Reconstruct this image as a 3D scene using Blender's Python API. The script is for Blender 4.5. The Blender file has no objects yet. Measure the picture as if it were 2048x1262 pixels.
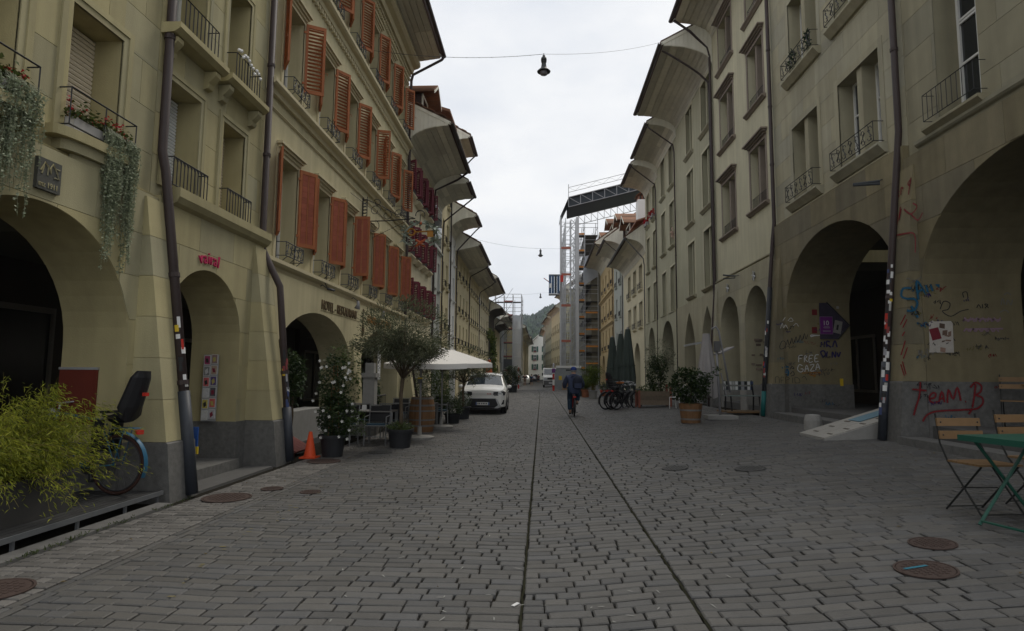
import bpy, math, random
import numpy as np
from math import sin, cos, pi, radians, atan2, sqrt
from mathutils import Vector, Matrix
random.seed(7)
SC = bpy.context.scene
COL = SC.collection

# ------------------------------------------------------------------ camera, sky, sun, exposure
def setup_view():
    f = 1200.0
    yaw, pitch, roll = math.atan(60/f), math.atan(119/f), radians(0.5)
    fw = Vector((-sin(yaw)*cos(pitch), cos(yaw)*cos(pitch), sin(pitch)))
    r = Vector((cos(yaw), sin(yaw), 0)); u = r.cross(fw)
    R = r*cos(roll)+u*sin(roll); U = -r*sin(roll)+u*cos(roll)
    cd = bpy.data.cameras.new('camera'); cam = bpy.data.objects.new('camera', cd); COL.objects.link(cam)
    m = Matrix((R, U, -fw)).transposed().to_4x4(); m.translation = (0, 0, 1.6)
    cam.matrix_world = m
    cd.sensor_width = 36; cd.lens = f/2048*36; cd.clip_start = 0.05; cd.clip_end = 5000
    SC.camera = cam
    w = bpy.data.worlds.new('World'); SC.world = w; w.use_nodes = True
    nt = w.node_tree; nt.nodes.clear()
    out = nt.nodes.new('ShaderNodeOutputWorld')
    sky = nt.nodes.new('ShaderNodeTexSky'); sky.sky_type = 'NISHITA'; sky.sun_disc = False
    el, az = radians(56), radians(30)          # azimuth from +Y towards +X
    sky.sun_elevation = el; sky.sun_rotation = az
    b1 = nt.nodes.new('ShaderNodeBackground'); b1.inputs['Strength'].default_value = 0.06
    nt.links.new(sky.outputs[0], b1.inputs['Color'])
    # overcast cloud deck
    tc = nt.nodes.new('ShaderNodeTexCoord')
    mp = nt.nodes.new('ShaderNodeMapping'); mp.inputs['Scale'].default_value = (1.0, 1.0, 2.2)
    nt.links.new(tc.outputs['Generated'], mp.inputs['Vector'])
    nz = nt.nodes.new('ShaderNodeTexNoise'); nz.inputs['Scale'].default_value = 2.6; nz.inputs['Detail'].default_value = 6; nz.inputs['Roughness'].default_value = 0.55
    nt.links.new(mp.outputs[0], nz.inputs['Vector'])
    rp = nt.nodes.new('ShaderNodeValToRGB')
    rp.color_ramp.elements[0].position = 0.34; rp.color_ramp.elements[0].color = (0.755, 0.79, 0.845, 1)
    rp.color_ramp.elements[1].position = 0.62; rp.color_ramp.elements[1].color = (0.945, 0.95, 0.955, 1)
    nt.links.new(nz.outputs[0], rp.inputs[0])
    b2 = nt.nodes.new('ShaderNodeBackground'); b2.inputs['Strength'].default_value = 1.10
    nt.links.new(rp.outputs[0], b2.inputs['Color'])
    mx = nt.nodes.new('ShaderNodeMixShader'); mx.inputs[0].default_value = 0.94
    nt.links.new(b1.outputs[0], mx.inputs[1]); nt.links.new(b2.outputs[0], mx.inputs[2])
    nt.links.new(mx.outputs[0], out.inputs[0])
    sd = bpy.data.lights.new('sun', 'SUN'); sd.energy = 1.5; sd.angle = radians(20); sd.color = (1, 0.93, 0.82)
    so = bpy.data.objects.new('sun', sd); COL.objects.link(so)
    d = Vector((sin(az)*cos(el), cos(az)*cos(el), sin(el)))
    so.rotation_euler = d.to_track_quat('Z', 'Y').to_euler(); so.location = d*60
    SC.view_settings.view_transform = 'Standard'; SC.view_settings.look = 'None'
    SC.view_settings.exposure = 0.0; SC.view_settings.gamma = 1.0
setup_view()

# ------------------------------------------------------------------ materials
MATS = {}
def mat(name, col, rough=0.8, var=0.12, scale=4.0, bump=0.0, bscale=40.0, metal=0.0, stain=0.0, island=0.0, spec=0.3, emit=0, streak=0.0, col2=None):
    if name in MATS: return MATS[name]
    m = bpy.data.materials.new(name); m.use_nodes = True; MATS[name] = m
    nt = m.node_tree; bs = nt.nodes['Principled BSDF']; N = nt.nodes.new; Lk = nt.links.new
    bs.inputs['Roughness'].default_value = rough; bs.inputs['Metallic'].default_value = metal
    bs.inputs['Specular IOR Level'].default_value = spec
    geo = N('ShaderNodeNewGeometry')
    nz = N('ShaderNodeTexNoise'); nz.inputs['Scale'].default_value = scale; nz.inputs['Detail'].default_value = 5; nz.inputs['Roughness'].default_value = 0.6
    Lk(geo.outputs['Position'], nz.inputs['Vector'])
    def math_(op, a, b=None, c=None):
        n = N('ShaderNodeMath'); n.operation = op
        for i, v in enumerate((a, b, c)):
            if v is None: continue
            if isinstance(v, (int, float)): n.inputs[i].default_value = v
            else: Lk(v, n.inputs[i])
        return n.outputs[0]
    fac = math_('MULTIPLY_ADD', nz.outputs[0], 2*var, 1-var)
    if stain:
        n2 = N('ShaderNodeTexNoise'); n2.inputs['Scale'].default_value = 0.55; n2.inputs['Detail'].default_value = 4
        Lk(geo.outputs['Position'], n2.inputs['Vector'])
        s2 = math_('MULTIPLY_ADD', n2.outputs[0], 2*stain, 1-stain); fac = math_('MULTIPLY', fac, s2)
    if streak:
        mp = N('ShaderNodeMapping'); mp.inputs['Scale'].default_value = (3.0, 3.0, 0.22); Lk(geo.outputs['Position'], mp.inputs['Vector'])
        n3 = N('ShaderNodeTexNoise'); n3.inputs['Scale'].default_value = 1.6; n3.inputs['Detail'].default_value = 6; Lk(mp.outputs[0], n3.inputs['Vector'])
        s3 = math_('MULTIPLY_ADD', n3.outputs[0], 2*streak, 1-streak); fac = math_('MULTIPLY', fac, s3)
    if island:
        oi = N('ShaderNodeObjectInfo')
        r = math_('ADD', geo.outputs['Random Per Island'], oi.outputs['Random']); r = math_('FRACT', r)
        r = math_('MULTIPLY_ADD', r, 2*island, 1-island); fac = math_('MULTIPLY', fac, r)
    mixn = N('ShaderNodeMix'); mixn.data_type = 'RGBA'; mixn.blend_type = 'MULTIPLY'; mixn.inputs[0].default_value = 1
    mixn.inputs[6].default_value = (*col, 1)
    if col2:                                   # every piece leans towards one of two tones
        oi2 = N('ShaderNodeObjectInfo'); q = math_('ADD', geo.outputs['Random Per Island'], oi2.outputs['Random']); q = math_('FRACT', math_('MULTIPLY', q, 7.31)); q = math_('POWER', q, 1.6)
        mc = N('ShaderNodeMix'); mc.data_type = 'RGBA'; mc.inputs[6].default_value = (*col, 1); mc.inputs[7].default_value = (*col2, 1); Lk(q, mc.inputs[0]); Lk(mc.outputs[2], mixn.inputs[6])
    cb = N('ShaderNodeCombineColor'); [Lk(fac, cb.inputs[i]) for i in range(3)]
    Lk(cb.outputs[0], mixn.inputs[7]); Lk(mixn.outputs[2], bs.inputs['Base Color'])
    if bump:
        nb = N('ShaderNodeTexNoise'); nb.inputs['Scale'].default_value = bscale; nb.inputs['Detail'].default_value = 4
        Lk(geo.outputs['Position'], nb.inputs['Vector'])
        bm = N('ShaderNodeBump'); bm.inputs['Strength'].default_value = bump; bm.inputs['Distance'].default_value = 0.01
        Lk(nb.outputs[0], bm.inputs['Height']); Lk(bm.outputs[0], bs.inputs['Normal'])
    if emit:
        bs.inputs['Emission Color'].default_value = (*col, 1); bs.inputs['Emission Strength'].default_value = emit
    return m
def leafmat(name, c1, c2, rough=0.55):
    if name in MATS: return MATS[name]
    m = bpy.data.materials.new(name); m.use_nodes = True; MATS[name] = m
    nt = m.node_tree; bs = nt.nodes['Principled BSDF']
    g = nt.nodes.new('ShaderNodeNewGeometry'); r = nt.nodes.new('ShaderNodeValToRGB')
    r.color_ramp.elements[0].color = (*c1, 1); r.color_ramp.elements[1].color = (*c2, 1)
    nt.links.new(g.outputs['Random Per Island'], r.inputs[0]); nt.links.new(r.outputs[0], bs.inputs['Base Color'])
    bs.inputs['Roughness'].default_value = rough; bs.inputs['Specular IOR Level'].default_value = 0.25
    tr = nt.nodes.new('ShaderNodeBsdfTranslucent'); nt.links.new(r.outputs[0], tr.inputs['Color'])
    mx = nt.nodes.new('ShaderNodeMixShader'); mx.inputs[0].default_value = 0.25
    nt.links.new(bs.outputs[0], mx.inputs[1]); nt.links.new(tr.outputs[0], mx.inputs[2])
    nt.links.new(mx.outputs[0], nt.nodes['Material Output'].inputs[0])
    return m

# ------------------------------------------------------------------ mesh builder
class MB:
    def __init__(s): s.v = []; s.f = []
    def add(s, vs, fs):
        n = len(s.v); s.v.extend(tuple(p) for p in vs); s.f.extend(tuple(i+n for i in f) for f in fs); return s
    def box(s, x0, x1, y0, y1, z0, z1):
        if x0 > x1: x0, x1 = x1, x0
        if y0 > y1: y0, y1 = y1, y0
        if z0 > z1: z0, z1 = z1, z0
        return s.add([(x0,y0,z0),(x1,y0,z0),(x1,y1,z0),(x0,y1,z0),(x0,y0,z1),(x1,y0,z1),(x1,y1,z1),(x0,y1,z1)],
                     [(0,3,2,1),(4,5,6,7),(0,1,5,4),(1,2,6,5),(2,3,7,6),(3,0,4,7)])
    def obox(s, c, ax, ay, az):
        c, ax, ay, az = Vector(c), Vector(ax), Vector(ay), Vector(az)
        vs = [c-ax-ay-az, c+ax-ay-az, c+ax+ay-az, c-ax+ay-az, c-ax-ay+az, c+ax-ay+az, c+ax+ay+az, c-ax+ay+az]
        fs = [(0,3,2,1),(4,5,6,7),(0,1,5,4),(1,2,6,5),(2,3,7,6),(3,0,4,7)]
        if ax.cross(ay).dot(az) < 0: fs = [f[::-1] for f in fs]
        return s.add(vs, fs)
    def prism(s, pts, fn, d0, d1):
        n = len(pts); vs = [fn(a, b, d0) for a, b in pts]+[fn(a, b, d1) for a, b in pts]
        fs = [tuple(range(n))[::-1], tuple(range(n, 2*n))]+[(i, (i+1) % n, n+(i+1) % n, n+i) for i in range(n)]
        return s.add(vs, fs)
    def tube(s, pts, r, n=6, caps=True, sq=1.0):
        pts = [Vector(p) for p in pts]; k = len(pts)
        rs = r if isinstance(r, (list, tuple)) else [r]*k
        t0 = (pts[1]-pts[0]).normalized(); up = Vector((0, 0, 1)) if abs(t0.z) < 0.9 else Vector((1, 0, 0))
        nrm = t0.cross(up).normalized(); vs = []; fs = []
        for i, p in enumerate(pts):
            if i == 0: t = t0
            elif i == k-1: t = (pts[i]-pts[i-1]).normalized()
            else:
                t = (pts[i+1]-pts[i]).normalized()+(pts[i]-pts[i-1]).normalized()
                t = t.normalized() if t.length > 1e-6 else (pts[i+1]-pts[i]).normalized()
            nrm = (nrm-t*nrm.dot(t)); nrm = nrm.normalized() if nrm.length > 1e-6 else t.orthogonal().normalized()
            bi = t.cross(nrm)
            for j in range(n):
                a = 2*pi*j/n; vs.append(p+(nrm*cos(a)+bi*sin(a)*sq)*rs[i])
        for i in range(k-1):
            for j in range(n):
                a = i*n+j; b = i*n+(j+1) % n; fs.append((a, b, b+n, a+n))
        if caps: fs.append(tuple(range(n))[::-1]); fs.append(tuple(range((k-1)*n, k*n)))
        return s.add(vs, fs)
    def lathe(s, prof, c=(0,0,0), n=20, caps=True):
        vs = []; fs = []; k = len(prof)
        for r, z in prof:
            for j in range(n):
                a = 2*pi*j/n; vs.append((c[0]+r*cos(a), c[1]+r*sin(a), c[2]+z))
        for i in range(k-1):
            for j in range(n):
                a = i*n+j; b = i*n+(j+1) % n; fs.append((a, b, b+n, a+n))
        if caps: fs.append(tuple(range(n))[::-1]); fs.append(tuple(range((k-1)*n, k*n)))
        return s.add(vs, fs)
    def ball(s, c, r, n=8, m=6, sc=(1,1,1)):
        pr = [(max(1e-4, sin(pi*i/m))*r, -cos(pi*i/m)*r) for i in range(m+1)]
        k = len(s.v); s.lathe(pr, (0,0,0), n, False)
        for i in range(k, len(s.v)):
            x, y, z = s.v[i]; s.v[i] = (c[0]+x*sc[0], c[1]+y*sc[1], c[2]+z*sc[2])
        return s
    def xform(s, M):
        s.v = [tuple(M @ Vector(p)) for p in s.v]; return s
    def mesh(s, name, m, smooth=False):
        me = bpy.data.meshes.new(name); me.from_pydata(s.v, [], s.f)
        if m: me.materials.append(m)
        if smooth: me.polygons.foreach_set('use_smooth', [True]*len(me.polygons))
        return me
    def build(s, name, m, parent=None, smooth=False, off=None, kind=None):
        if off is not None:
            ox, oy, oz = off; s.v = [(x-ox, y-oy, z-oz) for x, y, z in s.v]
        return link(name, s.mesh(name, m, smooth), parent, kind)
def link(name, me, parent=None, kind=None, loc=None):
    o = bpy.data.objects.new(name, me); COL.objects.link(o); o.parent = parent
    if kind: o['kind'] = kind
    if loc is not None: o.location = loc
    return o
def tag(o, label, cat, group=None):
    o['label'] = label; o['category'] = cat
    if group: o['group'] = group
    return o
def thing(name, label, cat, loc=(0,0,0), rz=0.0, group=None):
    o = bpy.data.objects.new(name, None); COL.objects.link(o); o.location = loc; o.rotation_euler = (0, 0, rz)
    o.empty_display_size = 0.2
    return tag(o, label, cat, group)
def dup(o, parent=None, loc=None, rz=None, label=None):
    c = o.copy(); COL.objects.link(c); c.parent = parent
    if loc is not None: c.location = loc
    if rz is not None: c.rotation_euler = (0, 0, rz)
    if label: c['label'] = label
    for ch in list(o.children): dup(ch, c)
    return c
def arc(c, r, a0, a1, n, plane='xz', ry=None):
    ry = ry or r; out = []
    for i in range(n+1):
        a = a0+(a1-a0)*i/n; u, w = cos(a)*r, sin(a)*ry
        out.append({'xz': (c[0]+u, c[1], c[2]+w), 'yz': (c[0], c[1]+u, c[2]+w), 'xy': (c[0]+u, c[1]+w, c[2])}[plane])
    return out
def prof(x):                                   # the street rises across towards the right
    if x < 0: return 0.0
    return 0.09*x if x < 4 else 0.36+0.05*(x-4)
def sprof(x):
    return (prof(x-0.5)+prof(x-0.2)+prof(x)+prof(x+0.2)+prof(x+0.5))/5
TXT = {}
def text_mesh(body, size, m, extrude=0.004, sx=1.0, space=1.0):
    cu = bpy.data.curves.new('lettering', 'FONT'); cu.body = body; cu.size = size; cu.extrude = extrude
    cu.space_character = space; cu.resolution_u = 3; cu.align_x = 'LEFT'
    ob = bpy.data.objects.new('lettering', cu); COL.objects.link(ob)
    bpy.context.view_layer.update()
    me = bpy.data.meshes.new_from_object(ob.evaluated_get(bpy.context.evaluated_depsgraph_get()))
    bpy.data.objects.remove(ob); bpy.data.curves.remove(cu)
    me.materials.clear(); me.materials.append(m)
    if sx != 1: me.transform(Matrix.Diagonal((sx, 1, 1, 1)))
    return me
def put_text(name, body, size, m, parent, origin, ux, uy, off=(0,0,0), extrude=0.004, sx=1.0, space=1.0):
    me = text_mesh(body, size, m, extrude, sx, space)
    ux, uy = Vector(ux).normalized(), Vector(uy).normalized(); uz = ux.cross(uy)
    M = Matrix((ux, uy, uz)).transposed().to_4x4(); M.translation = Vector(origin)-Vector(off)
    me.transform(M)
    return link(name, me, parent)
def strokes(mb, lines, origin, ux, uy, w=0.02, th=0.002, sc=1.0):
    """flat paint strokes: polylines in (u, v) drawn as ribbons on a surface"""
    o = Vector(origin); ux = Vector(ux).normalized(); uy = Vector(uy).normalized(); nz = ux.cross(uy)
    k = 0
    for ln in lines:
        if len(ln) > 2:                         # hand-drawn curves: round the corners
            q = [ln[0]]
            for i in range(len(ln)-1):
                p0, p1, p2, p3 = ln[max(i-1, 0)], ln[i], ln[i+1], ln[min(i+2, len(ln)-1)]
                for t in (.25, .5, .75, 1.0):
                    q.append(tuple(.5*((2*p1[j])+(p2[j]-p0[j])*t+(2*p0[j]-5*p1[j]+4*p2[j]-p3[j])*t*t+(3*p1[j]-p0[j]-3*p2[j]+p3[j])*t**3) for j in (0, 1)))
            ln = q
        P = [o+ux*(a*sc)+uy*(b*sc) for a, b in ln]
        k += 1; up = nz*(th*(1+0.35*(k % 5)))
        L, Rr = [], []
        for i, p in enumerate(P):
            d = (P[min(i+1, len(P)-1)]-P[max(i-1, 0)])
            d = d.normalized() if d.length > 1e-6 else ux
            n = nz.cross(d)
            L.append(p+n*w/2+up); Rr.append(p-n*w/2+up)
        m = len(P); mb.add(L+Rr, [(i, m+i, m+i+1, i+1) for i in range(m-1)])
    return mb
def leaves(mb, pts, size, rng, droop=0.0, asp=0.42, dirs=None):
    for i, p in enumerate(pts):
        s = size*rng.uniform(0.6, 1.25)
        if dirs is not None and dirs[i] is not None:
            a = Vector(dirs[i])+Vector((rng.gauss(0,.35), rng.gauss(0,.35), rng.gauss(0,.35)))
        else: a = Vector((rng.gauss(0,1), rng.gauss(0,1), rng.gauss(0,0.7)))
        a.z -= droop; a = a.normalized() if a.length > 1e-5 else Vector((1,0,0))
        b = a.cross(Vector((rng.gauss(0,.5), rng.gauss(0,.5), 1))); b = b.normalized() if b.length > 1e-5 else a.orthogonal().normalized()
        c = a.cross(b)*(s*0.10); p = Vector(p)
        mb.add([p, p+a*s*0.5+b*s*asp*0.5-c, p+a*s, p+a*s*0.5-b*s*asp*0.5-c], [(0,1,2),(0,2,3)])
    return mb
# ------------------------------------------------------------------ palette
PL_L = mat('sandstone_olive', (0.375, 0.328, 0.178), 0.9, 0.12, 3.0, 0.35, 60, stain=0.24, streak=0.24)
PL_L2 = mat('sandstone_olive_block', (0.39, 0.342, 0.186), 0.9, 0.12, 3.0, 0.35, 60, stain=0.24, island=0.09, streak=0.24, col2=(0.335, 0.312, 0.205))
PL_H = mat('plaster_hotel', (0.47, 0.42, 0.26), 0.9, 0.09, 2.0, 0.4, 90, stain=0.2, streak=0.26)
ST_H = mat('window_stone', (0.51, 0.45, 0.29), 0.9, 0.10, 5.0, 0.2, 60, stain=0.12, streak=0.08)
PL_4 = mat('plaster_cream', (0.60, 0.545, 0.385), 0.9, 0.06, 2.0, 0.2, 80, stain=0.10, streak=0.12)
PL_5 = mat('plaster_pale_grey', (0.42, 0.43, 0.40), 0.9, 0.06, 2.0, 0.2, 80, stain=0.10, streak=0.1)
PL_W = mat('plaster_white', (0.70, 0.70, 0.68), 0.9, 0.05, 2.0, 0.2, 80, stain=0.08)
PL_Y = mat('plaster_straw', (0.54, 0.475, 0.30), 0.9, 0.08, 2.0, 0.2, 80, stain=0.12, streak=0.1)
PL_R = mat('sandstone_right', (0.35, 0.322, 0.225), 0.9, 0.12, 3.0, 0.35, 60, stain=0.25, streak=0.26)
PL_R2 = mat('sandstone_right_block', (0.36, 0.33, 0.23), 0.9, 0.12, 3.0, 0.35, 60, stain=0.25, island=0.08, streak=0.26, col2=(0.325, 0.31, 0.24))
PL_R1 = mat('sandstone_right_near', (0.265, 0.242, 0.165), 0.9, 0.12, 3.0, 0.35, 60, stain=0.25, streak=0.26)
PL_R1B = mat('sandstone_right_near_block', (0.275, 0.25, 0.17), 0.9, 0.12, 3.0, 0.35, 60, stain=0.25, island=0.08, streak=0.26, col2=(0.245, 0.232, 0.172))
PL_R3 = mat('plaster_right_pale', (0.51, 0.48, 0.345), 0.9, 0.08, 2.0, 0.5, 60, stain=0.18, streak=0.24)
PL_R4 = mat('plaster_right_green', (0.38, 0.365, 0.26), 0.9, 0.08, 2.0, 0.4, 60, stain=0.2, streak=0.24)
PL_O = mat('plaster_ochre', (0.47, 0.36, 0.19), 0.9, 0.07, 2.0, 0.2, 80, stain=0.12, streak=0.1)
PL_B = mat('plaster_grey_green', (0.38, 0.40, 0.36), 0.9, 0.07, 2.0, 0.2, 80, stain=0.12, streak=0.1)
PL_RD = mat('sandstone_right_dirty_shade', (0.18, 0.153, 0.090), 0.9, 0.2, 4.0, 0.3, 50, stain=0.28, streak=0.25)  # dirty stone, its tone lowered further to carry the arcade's shade
PL_RD2 = mat('sandstone_right_dirty_shade_block', (0.19, 0.162, 0.096), 0.9, 0.2, 4.0, 0.4, 50, stain=0.36, island=0.12, streak=0.3, col2=(0.16, 0.142, 0.098))
GRAN = mat('granite_plinth', (0.125, 0.123, 0.117), 0.75, 0.5, 14.0, 0.4, 80, stain=0.2, streak=0.2)
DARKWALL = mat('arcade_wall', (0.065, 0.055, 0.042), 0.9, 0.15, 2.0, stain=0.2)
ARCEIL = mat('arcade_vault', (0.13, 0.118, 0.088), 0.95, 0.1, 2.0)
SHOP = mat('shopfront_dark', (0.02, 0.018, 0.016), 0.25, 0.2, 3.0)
FLAG = mat('flagstone', (0.095, 0.093, 0.09), 0.85, 0.2, 6.0, 0.3, 60)
GLASS = mat('window_glass', (0.018, 0.022, 0.026), 0.06, 0.1, 3.0, spec=0.7)
GLASSB = mat('bright_glass', (0.10, 0.12, 0.14), 0.04, 0.1, 3.0, spec=1.0)
WFR = mat('white_paint', (0.68, 0.68, 0.66), 0.5, 0.06, 6.0)
GFR = mat('grey_wood_frame', (0.20, 0.18, 0.15), 0.7, 0.15, 6.0)
IRON = mat('black_iron', (0.018, 0.018, 0.02), 0.55, 0.2, 20.0, spec=0.4)
IRONG = mat('weathered_iron', (0.05, 0.055, 0.06), 0.6, 0.25, 20.0)
COPP = mat('brown_copper', (0.045, 0.031, 0.029), 0.6, 0.2, 8.0, spec=0.4, streak=0.2)
ZINC = mat('grey_zinc', (0.10, 0.105, 0.11), 0.5, 0.2, 8.0, spec=0.4)
CAST = mat('cast_iron_pipe', (0.035, 0.04, 0.05), 0.5, 0.2, 10.0)
SHUT = mat('shutter_orange', (0.36, 0.125, 0.05), 0.7, 0.28, 7.0, 0.2, 50, island=0.07, streak=0.15)
SHUTP = mat('shutter_red_panel', (0.31, 0.088, 0.052), 0.7, 0.32, 7.0, 0.2, 50, island=0.08, streak=0.2)
SHUTD = mat('shutter_purple', (0.16, 0.028, 0.045), 0.6, 0.15, 7.0)
SHUTG = mat('shutter_green', (0.05, 0.12, 0.10), 0.6, 0.15, 7.0)
PIPEC = None
ROLL = mat('roller_slats', (0.70, 0.62, 0.48), 0.6, 0.08, 6.0)
ROLLW = mat('roller_slats_white', (0.70, 0.72, 0.74), 0.6, 0.06, 6.0)
SOFF = mat('soffit_boards', (0.58, 0.555, 0.46), 0.8, 0.16, 4.0, island=0.2, stain=0.2, streak=0.1)
GABLE = mat('gable_boards', (0.72, 0.70, 0.60), 0.8, 0.08, 4.0, island=0.05, streak=0.12)
TILE = mat('roof_tile', (0.21, 0.108, 0.064), 0.85, 0.3, 5.0, island=0.45, stain=0.2)
TILEB = mat('roof_underlay', (0.10, 0.055, 0.035), 0.9)
WOOD = mat('warm_wood', (0.19, 0.115, 0.055), 0.6, 0.25, 10.0, island=0.1)
WOODG = mat('weathered_wood', (0.16, 0.125, 0.09), 0.8, 0.3, 10.0, island=0.15)
BARREL = mat('barrel_oak', (0.21, 0.11, 0.05), 0.65, 0.3, 9.0, 0.2, 40, island=0.14)
STEEL = mat('galvanised_steel', (0.42, 0.43, 0.44), 0.45, 0.15, 10.0, metal=0.6)
ALU = mat('aluminium', (0.27, 0.27, 0.28), 0.5, 0.1, 10.0, metal=0.3)
BLACK = mat('black_plastic', (0.014, 0.014, 0.016), 0.5, 0.1)
RUBBER = mat('tyre_rubber', (0.012, 0.012, 0.012), 0.8, 0.1)
SOIL = mat('soil', (0.03, 0.022, 0.015), 0.95, 0.4, 20)
ANTH = mat('anthracite_pot', (0.022, 0.023, 0.026), 0.65, 0.15, 6, streak=0.1)
TERRA = mat('terracotta', (0.32, 0.13, 0.07), 0.85, 0.2, 8)
CONC = mat('concrete', (0.27, 0.265, 0.25), 0.9, 0.2, 8, 0.3, 50)
CANV = mat('white_canvas', (0.78, 0.76, 0.72), 0.85, 0.04, 4)
GREYC = mat('grey_parasol_cloth', (0.30, 0.285, 0.28), 0.9, 0.1, 5)
GREENC = mat('green_parasol_cloth', (0.050, 0.066, 0.058), 0.9, 0.15, 5)
ORCLOTH = mat('orange_parasol_cloth', (0.55, 0.13, 0.05), 0.9, 0.1, 5)
NAVY = mat('navy_cloth', (0.042, 0.054, 0.10), 0.9, 0.25, 9, 0.4, 60)
JEANS = mat('blue_jeans', (0.022, 0.048, 0.085), 0.9, 0.2, 9)
SKIN = mat('skin', (0.45, 0.27, 0.19), 0.6, 0.06)
SETT = mat('granite_sett', (0.088, 0.084, 0.077), 0.66, 0.2, 9.0, 0.6, 70, island=0.17, stain=0.26, spec=0.38, col2=(0.082, 0.082, 0.082))
SETTL = mat('sidewalk_sett', (0.112, 0.106, 0.098), 0.7, 0.2, 9.0, 0.6, 70, island=0.28, stain=0.15, spec=0.4)
JOINT = mat('joint_sand', (0.026, 0.024, 0.020), 1.0, 0.4, 12.0, stain=0.2, spec=0.0)
MOSS = mat('joint_moss', (0.030, 0.030, 0.020), 1.0, 0.4, 12.0, spec=0.0)
RUST = mat('rusty_iron', (0.055, 0.036, 0.030), 0.75, 0.3, 25.0, 0.4, 60)
RED = mat('red_paint', (0.45, 0.03, 0.02), 0.5, 0.06)
PWHITE = mat('paper_white', (0.65, 0.65, 0.64), 0.8, 0.08, 20)
YEL = mat('yellow_paint', (0.60, 0.42, 0.03), 0.5, 0.1)
BLUE = mat('blue_paint', (0.02, 0.07, 0.26), 0.5, 0.1)
PURP = mat('poster_purple', (0.13, 0.02, 0.16), 0.6, 0.1)
TEAL = mat('green_table_paint', (0.018, 0.085, 0.06), 0.45, 0.1, 10)

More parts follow.
